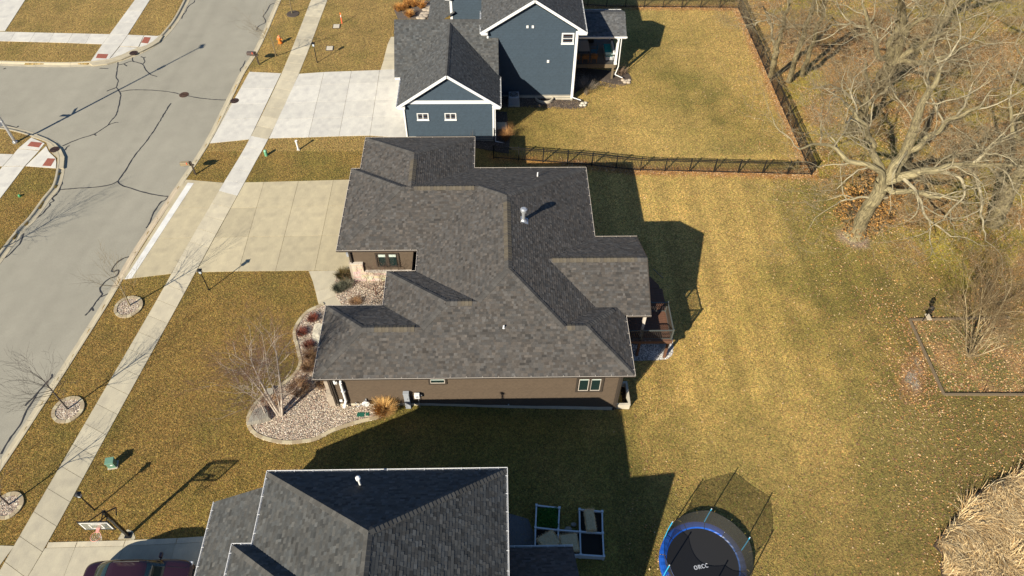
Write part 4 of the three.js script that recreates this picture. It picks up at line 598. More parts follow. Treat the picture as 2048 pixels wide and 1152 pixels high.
  part('downspout', [bar(V3(6.5, -0.5, zM + 0.09), V3(6.5, 5.4, zM + 0.09), 0.055, 0.055, 4), bar(V3(6.5, -0.5, zM + 0.09), V3(7.2, -0.66, zM + 0.25), 0.055, 0.055, 4)], M.white, H);
  { const b = new Buf(), z = zM + 0.04, n = 8; for (let i = 0; i < n; i++) { const x0 = lerp(-0.6, 6.5, i / n), x1 = lerp(-0.6, 6.5, (i + 1) / n), t = -0.28; b.quad([x0, -1.6, z], [x1, -1.6, z], [x1, t, z], [x0, t, z]); b.quad([x0, t, z], [x1, t, z], [x1, t, z - 0.08], [x0, t, z - 0.08]); } part('foundation', b.geo(), M.foundation, H); }
  windowS(H, 5.3, 4.6, 0.84, 0.78, zM + 0.015, { cross: true, glass: M.glassBrown, t: 0.07, sill: M.white });
  part('wall_vent', rbox(0.17, 0.2, 0.08, 0.01, 2.51, 6.0, zM + 0.06), M.white, H); part('wall_vent', rbox(0.17, 0.2, 0.08, 0.01, 2.93, 6.0, zM + 0.06), M.white, H); part('wall_vent', rbox(0.18, 0.22, 0.08, 0.01, 4.26, 2.95, zM + 0.06), M.white, H);
  // upper left wing
  lapWall(H, [-3.75, -56.95], [-0.65, -56.95], 3.0, 7.2, M.blueSiding, { exposure: 0.21, lap: 0.05 }); lapWall(H, [-3.75, -62.3], [-3.75, -56.95], 2.5, 5.6, M.blueSiding);
  rake(-4.14, 5.58, -1.05, 7.6, -56.58); part('corner_board', box(0.2, 2.6, 0.06, -3.68, 4.5, -56.9), M.white, H); part('eave_return', box(0.45, 0.18, 0.4, -3.9, 5.55, -56.78), M.white, H);
  gutter(H, [[-7.5, -45.32, -7.5, -49.2, -1, 0], [0.42, -49.2, 0.42, -45.32, 1, 0], [-1.2, -54.5, -1.2, zM + 0.35, -1, 0], [7.2, zM + 0.35, 7.2, -63, 1, 0], [6.6, -55.18, 11.15, -55.18, 0, 1], [-4.2, -62, -4.2, -56.6, -1, 0], [11.15, -59.7, 6.6, -59.7, 0, -1]], M.white, M.white, 3.1);
  H.children.filter((c) => c.name === 'gutter').forEach((c, i) => { if ([2, 3, 5].includes(i)) c.position.y = 2.58; if ([4, 6].includes(i)) c.position.y = -0.16; });
  // covered porch
  const fy = 0.22, zp = -55.35; part('porch_floor', Array.from({ length: 26 }, (_, i) => box(0.148, 0.03, 4.0, 6.6 + i * 0.155, fy, -57.4)), M.deckGrey, H); part('porch_beam', [box(4.0, 0.34, 0.06, 8.5, fy - 0.18, zp), box(0.06, 0.34, 4.0, 10.55, fy - 0.18, -57.4)], M.timber, H);
  part('porch_column', [box(0.2, 2.6, 0.2, 10.45, 1.5, zp - 0.05), box(0.26, 0.14, 0.26, 10.45, 0.3, zp - 0.05)], M.white, H); part('porch_column', box(0.2, 2.6, 0.2, 10.45, 1.5, -59.3), M.white, H); part('porch_post', box(0.16, 1.5, 0.16, 10.3, -0.6, zp), M.timber, H); part('porch_post', box(0.16, 1.5, 0.16, 10.3, -0.6, -59.2), M.timber, H);
  for (const [a, b] of [[[6.55, zp], [10.4, zp]], [[10.45, zp], [10.45, -59.2]], [[6.55, -59.3], [10.4, -59.3]]]) { part('rail', [beam(V3(a[0], fy + 0.92, a[1]), V3(b[0], fy + 0.92, b[1]), 0.05, 0.04), beam(V3(a[0], fy + 0.1, a[1]), V3(b[0], fy + 0.1, b[1]), 0.04, 0.03)], M.black, H); const n = Math.round(Math.hypot(b[0] - a[0], b[1] - a[1]) / 0.12); for (let i = 1; i < n; i++) part('baluster', box(0.02, 0.82, 0.02, lerp(a[0], b[0], i / n), fy + 0.5, lerp(a[1], b[1], i / n)), M.black, H); }
  part('downspout', [bar(V3(10.75, 0.05, zp + 0.1), V3(10.7, 2.8, zp + 0.1), 0.05, 0.05, 4), bar(V3(10.75, 0.05, zp + 0.1), V3(10.55, -0.75, zp + 0.1), 0.05, 0.05, 4), bar(V3(10.55, -0.75, zp + 0.1), V3(11.2, -0.95, zp + 0.3), 0.05, 0.05, 4)], M.white, H);
  // what stands on the porch
  const t = thing('patio_table', 'grey patio table on the covered porch of the blue house', 'table', [7.75, fy, -57.1]); part('table_top', rbox(1.0, 0.05, 1.7, 0.02, 0, 0.73, 0), mat([0.25, 0.23, 0.21], 0.6), t); for (const [a, b] of [[-1, -1], [1, -1], [-1, 1], [1, 1]]) part('leg', bar(V3(a * 0.42, 0, b * 0.75), V3(a * 0.42, 0.72, b * 0.75), 0.03), M.black, t);
  const mkChair = (m, label, name) => { const c = thing(name, label, 'chair', [0, 0, 0], 0); part('seat', [0, 1, 2, 3, 4].map((i) => box(0.52, 0.025, 0.09, 0, 0.42, -0.2 + i * 0.1)), m, c); part('backrest', [0, 1, 2, 3, 4, 5].map((i) => box(0.07, 0.5, 0.025, -0.22 + i * 0.088, 0.7, 0.27, 0, 0.15)), m, c); for (const [a, b] of [[-1, -1], [1, -1], [-1, 1], [1, 1]]) part('leg', box(0.045, 0.42, 0.045, a * 0.24, 0.21, b * 0.22), m, c); part('arm', [box(0.05, 0.03, 0.5, -0.28, 0.62, 0), box(0.05, 0.03, 0.5, 0.28, 0.62, 0)], m, c); return c; };
  const wc = mkChair(M.orangeWood, 'orange slatted wooden chair in the middle of the three by the porch rail', 'wooden_chair'); wc.position.set(7.85, fy, -55.75); copyOf(wc, [7.05, fy, -55.75], 0.1, 'orange slatted wooden chair nearest the blue wall on the porch'); copyOf(wc, [8.62, fy, -55.78], -0.1, 'orange slatted wooden chair furthest from the blue wall on the porch');
  const bc = mkChair(mat([0.02, 0.13, 0.24], 0.6), 'blue chair right of the grey porch table', 'blue_chair'); bc.position.set(8.7, fy, -56.8); bc.rotation.y = Math.PI / 2; copyOf(bc, [6.85, fy, -56.8], -Math.PI / 2, 'blue chair between the porch table and the house wall');
  const s = thing('patio_sofa', 'white patio sofa with turquoise cushions at the end of the porch', 'sofa', [10.0, fy, -56.9]); part('frame', [rbox(0.75, 0.3, 2.0, 0.03, 0, 0.2, 0), rbox(0.14, 0.7, 2.0, 0.03, 0.36, 0.4, 0)], M.white, s); for (let i = 0; i < 3; i++) part('cushion', rbox(0.62, 0.14, 0.62, 0.05, -0.06, 0.42, -0.64 + i * 0.64), mat([0.0, 0.24, 0.27], 0.8), s); part('throw', rbox(0.6, 0.03, 0.5, 0.01, -0.05, 0.51, 0.75), mat([0.55, 0.75, 0.66], 0.9), s);
  const gr = thing('barbecue', 'black barbecue under the porch roof of the blue house', 'barbecue', [8.6, fy, -58.9]); part('hood', rbox(0.6, 0.3, 0.45, 0.06, 0, 0.98, 0), M.black, gr); part('cart', rbox(0.56, 0.75, 0.4, 0.02, 0, 0.42, 0), M.iron, gr); part('shelf', box(0.3, 0.03, 0.38, 0.45, 0.86, 0), M.galv, gr);
}
// air conditioner, window well and mulch by the blue house
{
  const a = thing('air_conditioner', 'grey square air conditioner standing beside the blue house', 'air conditioner', [1.5, -0.5, -50.75]);
  part('cabinet', rbox(0.86, 0.82, 0.86, 0.05, 0, 0.46, 0), M.greyBox, a); part('fan_guard', [...[0.1, 0.19, 0.28, 0.37].map((r) => new THREE.TorusGeometry(r, 0.012, 4, 24).rotateX(Math.PI / 2).translate(0, 0.885, 0)), ...[0, 1, 2, 3].map((i) => box(0.74, 0.012, 0.014, 0, 0.885, 0, i * Math.PI / 4))], M.galv, a); part('fan', [cyl(0.38, 0.38, 0.01, 0, 0.868, 0, 24)], M.black, a); part('pad', box(1.0, 0.08, 1.0, 0, 0.03, 0), M.foundation, a); part('louvre', Array.from({ length: 9 }, (_, i) => box(0.88, 0.02, 0.88, 0, 0.15 + i * 0.075, 0)), M.greyBox, a);
  const w = thing('window_well', 'pale half round window well under the blue side wall', 'window well', [4.1, -0.85, -51.55]); const ring = new Buf(); for (let i = 0; i < 14; i++) { const t0 = Math.PI * i / 14, t1 = Math.PI * (i + 1) / 14, f = (t, r, y) => [Math.cos(t) * r * 1.1, y, Math.sin(t) * r * 0.95]; ring.quad(f(t0, 0.62, 0.42), f(t0, 0.72, 0.42), f(t1, 0.72, 0.42), f(t1, 0.62, 0.42)); ring.quad(f(t0, 0.72, -0.1), f(t1, 0.72, -0.1), f(t1, 0.72, 0.42), f(t0, 0.72, 0.42)); ring.quad(f(t1, 0.62, -0.1), f(t0, 0.62, -0.1), f(t0, 0.62, 0.42), f(t1, 0.62, 0.42)); } part('liner', ring.geo(), M.foundation, w); part('floor', box(1.2, 0.02, 0.6, 0, 0.22, 0.25), M.soil, w);
  const st = solo('stepping_slab', rbox(0.85, 0.08, 0.9, 0.02, 0.45, -0.42, -47.6), M.conc, 'pale concrete slab beside the corner of the blue garage', 'slab');
  const mul1 = prism(smoothLine(GP([[1003, 189], [1010, 212], [1040, 213], [1080, 210], [1120, 214], [1150, 216], [1166, 212], [1167, 203], [1150, 195]]), 3).concat([[6.4, -51.6], [-0.1, -51.6]]), (x) => gy(x) + 0.035, 0.1); struct('mulch_bed', mul1, M.mulch);
  const mul2 = prism(smoothLine(GP([[1146, 190], [1170, 172], [1190, 160], [1215, 166], [1245, 168], [1262, 160], [1258, 148], [1245, 138]]), 3).concat([[10.8, -56.6], [6.6, -56.6]]), (x) => gy(x) + 0.03, 0.1); struct('mulch_bed', mul2, M.mulch);
  struct('mulch_bed', prism([[-6.9, -45.6], [-0.2, -45.6], [-0.2, -49.5], [0.9, -49.5], [1.1, -46.3], [1.0, -44.2], [-0.2, -44.4], [-3, -44.9], [-6.9, -44.9]], (x) => gy(x) + 0.03, 0.1), M.mulch);
}
// ================================================================ grey house at the bottom
{
  const H = thing('grey_house', 'two storey house with a steep dark hipped roof and white gutters', 'house', [0, 0, 0]);
  const he = 5.72, V = (x0, x1, z0, z1, h, o) => ({ x0, x1, z0, z1, he: h, ...o });
  const vols = [V(-10.33, 0.29, -14.68, 4, he, { n: 0.765, e: 0.566, w: 0.566 }), V(-11.16, 0.24, -11.4, 4, he, { n: 0.765, w: 0.566, e: 0.566 })];
  buildRoof(H, vols, { seed: 41, singles: 300, tone: tone([0.068, 0.068, 0.064], 0.50, 0.09), cap: capMats([0.105, 0.10, 0.09]) });
  const low = [V(-13.3, -9.9, -14.35, 4, 3.45, { w: 0.57 })]; buildRoof(H, low, { seed: 43, tone: tone([0.068, 0.068, 0.064], 0.48, 0.09), cap: capMats([0.09, 0.09, 0.088]) });
  const lowE = [V(-0.4, 3.4, -12.25, -7.0, 2.65, { n: 0.9, s: 0.9 })]; buildRoof(H, lowE, { seed: 47, tone: tone([0.066, 0.064, 0.062], 0.48, 0.09), cap: capMats([0.09, 0.09, 0.088]) });
  gutter(H, [[-10.43, -4, -10.43, -11.5, -1, 0], [-10.43, -11.5, -10.43, -14.78, -1, 0], [-10.43, -14.78, 0.39, -14.78, 0, -1], [0.39, -14.78, 0.39, 2, 1, 0], [-11.26, 2, -11.26, -11.5, -1, 0], [-11.26, -11.5, -10.43, -11.5, 0, -1]], M.white, M.white, he); gutter(H, [[-13.4, 2, -13.4, -14.35, -1, 0]], M.white, M.white, 3.45); gutter(H, [[3.4, -12.35, 0.3, -12.35, 0, -1]], M.white, M.white, 2.65);
  part('soffit', [soffit(vols[0], 0), soffit(vols[1], 1), soffit({ ...low[0], x0: -13.25 }, 2), soffit(lowE[0], 3)], M.white, H);
  part('gable', (() => { const b = new Buf(); b.quad([-13.2, 0, -14.25], [-9.9, 0, -14.25], [-9.9, 5.3, -14.25], [-13.2, 3.4, -14.25]); b.quad([-13.0, 0, 3], [-13.0, 0, -14.25], [-13.0, 3.3, -14.25], [-13.0, 3.3, 3]); b.tri([3.3, 2.5, -12.1], [3.3, 2.5, -7.1], [3.3, 4.9, -9.6]); return b.geo(); })(), M.greySiding, H);
  lapWall(H, [0.05, 3], [0.05, -14.35], -1.2, 5.5, M.greySiding); lapWall(H, [0.05, -14.35], [-9.95, -14.35], -0.6, 5.5, M.greySiding); lapWall(H, [-9.95, -14.35], [-9.95, 3], 0, 5.5, M.greySiding); lapWall(H, [-9.95, -11.2], [-10.85, -11.2], 3, 5.5, M.greySiding); lapWall(H, [-10.85, -11.2], [-10.85, 3], 3, 5.5, M.greySiding);
  part('porch_post', box(0.16, 3.6, 0.16, 3.15, 0.8, -12.0), M.white, H); part('porch_post', box(0.16, 3.6, 0.16, 3.15, 0.8, -7.3), M.white, H);
  const p = AT(720, 968, 6.6), y = he + 0.765 * (p.z + 14.68); part('vent_pipe', [cyl(0.05, 0.05, 0.75, p.x, y - 0.1, p.z, 12), cyl(0.105, 0.105, 0.13, p.x, y + 0.58, p.z, 14), cyl(0.11, 0.05, 0.05, p.x, y + 0.71, p.z, 14)], M.white, H);
}
// ================================================================ fences
function fence(name, a, b, label, single, h = 1.24, spacing = 1.85) {
  const F = thing(name, label, 'fence'), L = Math.hypot(b[0] - a[0], b[1] - a[1]), np = Math.round(L / spacing), at = (t) => V3(lerp(a[0], b[0], t), gy(lerp(a[0], b[0], t)), lerp(a[1], b[1], t)), ang = -Math.atan2(b[1] - a[1], b[0] - a[0]);
  const pg = join([box(0.08, h + 0.06, 0.08, 0, h / 2, 0), box(0.10, 0.03, 0.10, 0, h + 0.06, 0)]), pk = box(0.024, h - 0.08, 0.024, 0, h / 2, 0), mass = [];
  for (let i = 0; i <= np; i++) { const p = at(i / np), o = part('post', pg, M.iron, F); o.position.copy(p); o.rotation.y = ang; }
  for (let i = 0; i < np; i++) { const p = at(i / np), q = at((i + 1) / np); for (const y of [h - 0.03, h - 0.19, 0.12]) { const u = p.clone(), w = q.clone(); u.y += y; w.y += y; part('rail', beam(u, w, 0.042, 0.046), M.iron, F); } }
  const n = Math.round(L / 0.118); for (let i = 1; i < n; i++) { const p = at(i / n); if (single) { const o = part('picket', pk, M.iron, F); o.position.copy(p); } else mass.push(pk.clone().translate(p.x, p.y, p.z)); }
  if (mass.length) part('pickets', mass, M.iron, F).userData.kind = 'stuff'; return F;
}
fence('metal_fence', ...fenceLine.s, 'black metal picket fence between the brown and blue houses', true);
fence('metal_fence', ...fenceLine.e, 'black metal picket fence along the edge of the trees', false);
fence('metal_fence', ...fenceLine.n, 'black metal picket fence at the far end of the blue back yard', false);
fence('metal_fence', [-0.2, -43.55], [-0.15, -45.6], 'short black fence return beside the blue garage corner', false, 1.24, 1.0);

// ================================================================ street furniture
{
  const b = G(31, 285), p = thing('street_lamp', 'tall galvanised street lamp pole on the lower street corner', 'street lamp', [b.x, 0, b.z]);
  part('pole', [bar(V3(0, 0, 0), V3(0, 10.2, 0), 0.105, 0.055, 14)], M.galv, p); part('base', [cyl(0.2, 0.18, 0.12, 0, 0, 0, 14)], M.galv, p); part('luminaire', [rbox(0.34, 0.14, 0.6, 0.05, 0.12, 10.25, -0.15)], M.greyBox, p); part('hand_hole', rbox(0.1, 0.2, 0.04, 0.01, 0, 0.8, 0.09), M.greyBox, p);
  part('bracket', [bar(V3(0, 7.6, 0), V3(0, 8.0, 0), 0.13, 0.13, 10)], M.galv, p);
  const sg = thing('street_sign', 'green street name blades clamped to the street lamp pole', 'street sign', [b.x, 2.62, b.z]); part('blade', box(0.75, 0.2, 0.012, -0.38, 0, 0.0, 0), mat([0.01, 0.14, 0.07], 0.5), sg); part('blade', box(0.012, 0.2, 0.75, -0.1, 0.22, -0.3), mat([0.01, 0.14, 0.07], 0.5), sg); part('clamp', cyl(0.12, 0.12, 0.06, 0, -0.18, 0, 12), M.galv, sg);
  const rs = thing('road_sign', 'plain grey backed road sign edge on to the street lamp pole', 'road sign', [b.x, 2.05, b.z]); part('panel', [box(0.62, 0.78, 0.012, 0, 0.0, 0).translate(-0.34, 0, 0.02).rotateY(0.78)], M.greyBox, rs); part('clamp', cyl(0.12, 0.12, 0.08, 0, -0.1, 0, 12), M.galv, rs);
}
function lampPost(u, v, h, label, m = M.black) {
  const b = G(u, v), t = thing('lamp_post', label, 'lamp post', [b.x, gy(b.x), b.z], 0, 'front yard lamp posts');
  part('post', [cyl(0.038, 0.032, h - 0.38, 0, 0, 0, 10), cyl(0.06, 0.045, 0.12, 0, 0, 0, 10), cyl(0.03, 0.07, 0.06, 0, h - 0.42, 0, 8)], m, t);
  const y = h - 0.36, c = part('lantern', [...[[-1, -1], [1, -1], [-1, 1], [1, 1]].map(([a, q]) => bar(V3(a * 0.075, y, q * 0.075), V3(a * 0.115, y + 0.26, q * 0.115), 0.009)), box(0.17, 0.02, 0.17, 0, y, 0), box(0.26, 0.018, 0.26, 0, y + 0.265, 0)], m, t); part('roof', [new THREE.ConeGeometry(0.19, 0.12, 4).rotateY(Math.PI / 4).translate(0, y + 0.335, 0), new THREE.SphereGeometry(0.025, 8, 6).translate(0, y + 0.41, 0)], m, t); part('glass_panel', box(0.15, 0.23, 0.15, 0, y + 0.13, 0), mat([0.5, 0.55, 0.58], 0.15, {}), c);
}
lampPost(418, 580, 2.02, 'black lantern post on the grass corner below the buff driveway'); lampPost(189.4, 1020, 2.02, 'black lantern post near the basketball hoop'); lampPost(634.5, 125, 1.95, 'black lantern post in the blue house front lawn');
function mailbox(u, v, turn, label, dark) {
  const b = G(u, v), t = thing('mailbox', label, 'mailbox', [b.x, 0, b.z], turn, 'mailboxes along the kerb');
  part('post', [box(0.1, 1.25, 0.1, 0, 0.62, 0), box(0.09, 0.09, 0.75, 0, 0.92, 0.2)], dark ? M.brownTrim : M.brownTrim, t); const bx = new THREE.CylinderGeometry(0.13, 0.13, 0.62, 14, 1, false, 0, Math.PI).rotateZ(Math.PI / 2).rotateX(-Math.PI / 2); part('box', [box(0.27, 0.18, 0.64, 0, 1.06, 0.42), rbox(0.3, 0.12, 0.66, 0.05, 0, 1.17, 0.42)], dark ? mat([0.10, 0.07, 0.06], 0.6) : mat([0.30, 0.235, 0.14], 0.7), t); part('door', box(0.24, 0.22, 0.02, 0, 1.08, 0.75), M.brownTrim, t); part('flag', box(0.02, 0.18, 0.06, 0.16, 1.2, 0.25), M.redOrange, t);
}
mailbox(391.5, 349, -Math.PI / 2 + 0.1, 'tan wooden mailbox on a dark post by the buff driveway', false); mailbox(518, 129, -Math.PI / 2, 'dark brown mailbox on a post by the whitish driveway', true);
{
  const b = G(561, 87), h = thing('fire_hydrant', 'orange fire hydrant on the verge by the street', 'fire hydrant', [b.x, 0, b.z]);
  part('barrel', [cyl(0.15, 0.13, 0.5, 0, 0.1, 0, 14), cyl(0.19, 0.19, 0.06, 0, 0.06, 0, 14), cyl(0.17, 0.17, 0.05, 0, 0.55, 0, 14)], M.orange, h); part('bonnet', [new THREE.SphereGeometry(0.15, 14, 8, 0, 6.3, 0, 1.57).translate(0, 0.6, 0), cyl(0.04, 0.04, 0.1, 0, 0.73, 0, 6)], mat([0.85, 0.3, 0.12], 0.5), h); for (const a of [0, Math.PI / 2, Math.PI]) part('nozzle', bar(V3(0, 0.42, 0), V3(Math.cos(a) * 0.24, 0.42, Math.sin(a) * 0.24), 0.07, 0.06, 10), M.orange, h);
  const q = G(684, 47), mk = thing('marker_post', 'thin orange red utility marker post in the blue front lawn', 'marker post', [q.x, 0, q.z]); part('post', [box(0.09, 1.0, 0.03, 0, 0.5, 0)], M.redOrange, mk); part('cap', rbox(0.1, 0.14, 0.05, 0.015, 0, 1.02, 0), M.orange, mk); part('decal', box(0.06, 0.22, 0.004, 0, 0.75, 0.018), M.white, mk);
  const lid = (u, v, label) => { const c = G(u, v), t = thing('utility_cover', label, 'utility cover', [c.x, 0, c.z], 0.05, 'square lids in the grass'); part('lid', rbox(0.56, 0.05, 0.62, 0.015, 0, 0.035, 0), M.foundation, t); part('frame', [box(0.68, 0.05, 0.05, 0, 0.02, 0.34), box(0.68, 0.05, 0.05, 0, 0.02, -0.34), box(0.05, 0.05, 0.68, 0.315, 0.02, 0), box(0.05, 0.05, 0.68, -0.315, 0.02, 0)], M.mulch, t); };
  lid(673, 53, 'grey square utility lid beside the orange red marker post'); lid(659.5, 97, 'grey square utility lid right of the black lantern post');
  const g = G(533, 311), gp = thing('cable_pedestal', 'small green cylindrical cable pedestal in the strip of grass', 'utility pedestal', [g.x, 0, g.z]); part('cylinder', [cyl(0.13, 0.12, 0.42, 0, 0, 0, 14)], mat([0.13, 0.36, 0.2], 0.5), gp); part('cap', new THREE.SphereGeometry(0.125, 14, 6, 0, 6.3, 0, 1.57).translate(0, 0.42, 0), mat([0.2, 0.45, 0.3], 0.5), gp);
  const w = G(597, 300), wp = thing('white_post', 'short white post with a cap in the grass above the buff driveway', 'post', [w.x, 0, w.z]); part('post', [bar(V3(0, 0, 0), V3(0, 0.85, 0), 0.07, 0.07, 10)], M.white, wp); part('cap', [cyl(0.1, 0.1, 0.08, 0, 0.82, 0, 12)], M.white, wp); part('base', box(0.24, 0.06, 0.2, 0, 0.03, 0), M.foundation, wp);
  const e = G(227, 931), ut = thing('utility_box', 'pale green utility box on the grass above the basketball hoop', 'utility box', [e.x, 0, e.z], 0.18); part('cabinet', rbox(0.4, 0.52, 0.36, 0.02, 0, 0.28, 0), M.greenBox, ut); part('lid', rbox(0.44, 0.06, 0.4, 0.02, 0, 0.56, 0), M.greenBox, ut); part('label', box(0.12, 0.1, 0.004, 0.05, 0.35, 0.182), M.white, ut); part('pad', box(0.5, 0.06, 0.46, 0, 0.03, 0), M.foundation, ut);
  const sp = G(40, 393); solo('sprinkler_box', [cyl(0.1, 0.1, 0.1, sp.x, 0, sp.z, 10), new THREE.SphereGeometry(0.1, 10, 5, 0, 6.3, 0, 1.57).translate(sp.x, 0.1, sp.z)], mat([0.06, 0.3, 0.12], 0.5), 'small bright green irrigation cap in the corner verge', 'irrigation cap');
}
// ---------------------------------------------------------------- basketball hoop
{
  const b = G(257, 1071.5), H = thing('basketball_hoop', 'basketball hoop with a clear backboard beside the lower driveway', 'basketball hoop', [0, 0, 0]), rim = AT(192, 1074, 3.05), zb = rim.z - 0.42, tl = ATZ(155.6, 1046, zb), tr = ATZ(215, 1045, zb), bl = ATZ(169, 1059.2, zb), w = tr.x - tl.x, cx = (tl.x + tr.x) / 2, y0 = Math.max(2.85, bl.y), y1 = Math.max(tl.y, y0 + 0.8), top = V3(b.x, 3.0, b.z);
  part('pole', [box(0.13, 3.0, 0.13, b.x, 1.5, b.z)], M.black, H); part('base_plate', box(0.3, 0.04, 0.3, b.x, 0.05, b.z), M.black, H);
  part('backboard', box(w, y1 - y0, 0.012, cx, (y0 + y1) / 2, zb), new THREE.MeshPhysicalMaterial({ color: COL(0.9, 0.95, 0.95), transmission: 0.92, roughness: 0.05, thickness: 0 }), H);
  part('frame', [box(w + 0.06, 0.05, 0.05, cx, y1 + 0.02, zb - 0.02), box(w + 0.06, 0.05, 0.05, cx, y0 - 0.02, zb - 0.02), box(0.05, y1 - y0, 0.05, cx - w / 2 - 0.01, (y0 + y1) / 2, zb - 0.02), box(0.05, y1 - y0, 0.05, cx + w / 2 + 0.01, (y0 + y1) / 2, zb - 0.02)], M.black, H);
  const f = 0.055; part('border_line', [box(w - 0.04, f, 0.004, cx, y1 - 0.05, zb + 0.01), box(f, y1 - y0 - 0.1, 0.004, cx - w / 2 + 0.05, (y0 + y1) / 2, zb + 0.01), box(f, y1 - y0 - 0.1, 0.004, cx + w / 2 - 0.05, (y0 + y1) / 2, zb + 0.01)], M.white, H); part('target_square', [box(0.61, 0.045, 0.004, cx, y0 + 0.57, zb + 0.01), box(0.61, 0.045, 0.004, cx, y0 + 0.12, zb + 0.01), box(0.045, 0.45, 0.004, cx - 0.28, y0 + 0.34, zb + 0.01), box(0.045, 0.45, 0.004, cx + 0.28, y0 + 0.34, zb + 0.01)], M.white, H);
  part('rim', new THREE.TorusGeometry(0.228, 0.012, 8, 30).rotateX(Math.PI / 2).translate(cx, 3.05, zb + 0.4), mat([0.75, 0.30, 0.22], 0.4), H); part('rim_bracket', [box(0.14, 0.06, 0.2, cx, 3.03, zb + 0.1), box(0.16, 0.14, 0.03, cx, 3.02, zb + 0.02)], mat([0.7, 0.3, 0.26], 0.4), H);
  const net = []; for (let i = 0; i < 12; i++) for (const s of [1, -1]) { const P = []; for (let k = 0; k <= 5; k++) { const a = (i + s * k * 0.5) / 12 * Math.PI * 2, r = 0.222 - 0.105 * sm(k / 5); P.push(V3(cx + Math.cos(a) * r, 3.04 - k * 0.085, zb + 0.4 + Math.sin(a) * r)); } net.push(new THREE.TubeGeometry(new THREE.CatmullRomCurve3(P), 5, 0.004, 3)); } part('net', net, M.white, H);
  part('arm', [0.32, -0.32].flatMap((o) => [bar(top.clone(), V3(cx + o, y1 - 0.1, zb - 0.05), 0.03), bar(V3(top.x, 2.55, top.z), V3(cx + o, y0 + 0.15, zb - 0.05), 0.03)]), M.black, H); part('height_crank', [bar(V3(top.x + 0.05, 2.9, top.z), V3(top.x + 0.4, 2.75, top.z - 0.3), 0.03), bar(V3(top.x + 0.4, 2.75, top.z - 0.3), V3(top.x + 0.3, 2.3, top.z - 0.1), 0.028), box(0.12, 0.3, 0.02, top.x + 0.06, 2.0, top.z + 0.08)], M.black, H);
  struct('hoop_footing', prism(GP([[236, 1079], [243, 1066], [256, 1059], [266, 1063], [271, 1076], [268, 1080]]), 0.02, 0.08), M.concGrey);
}
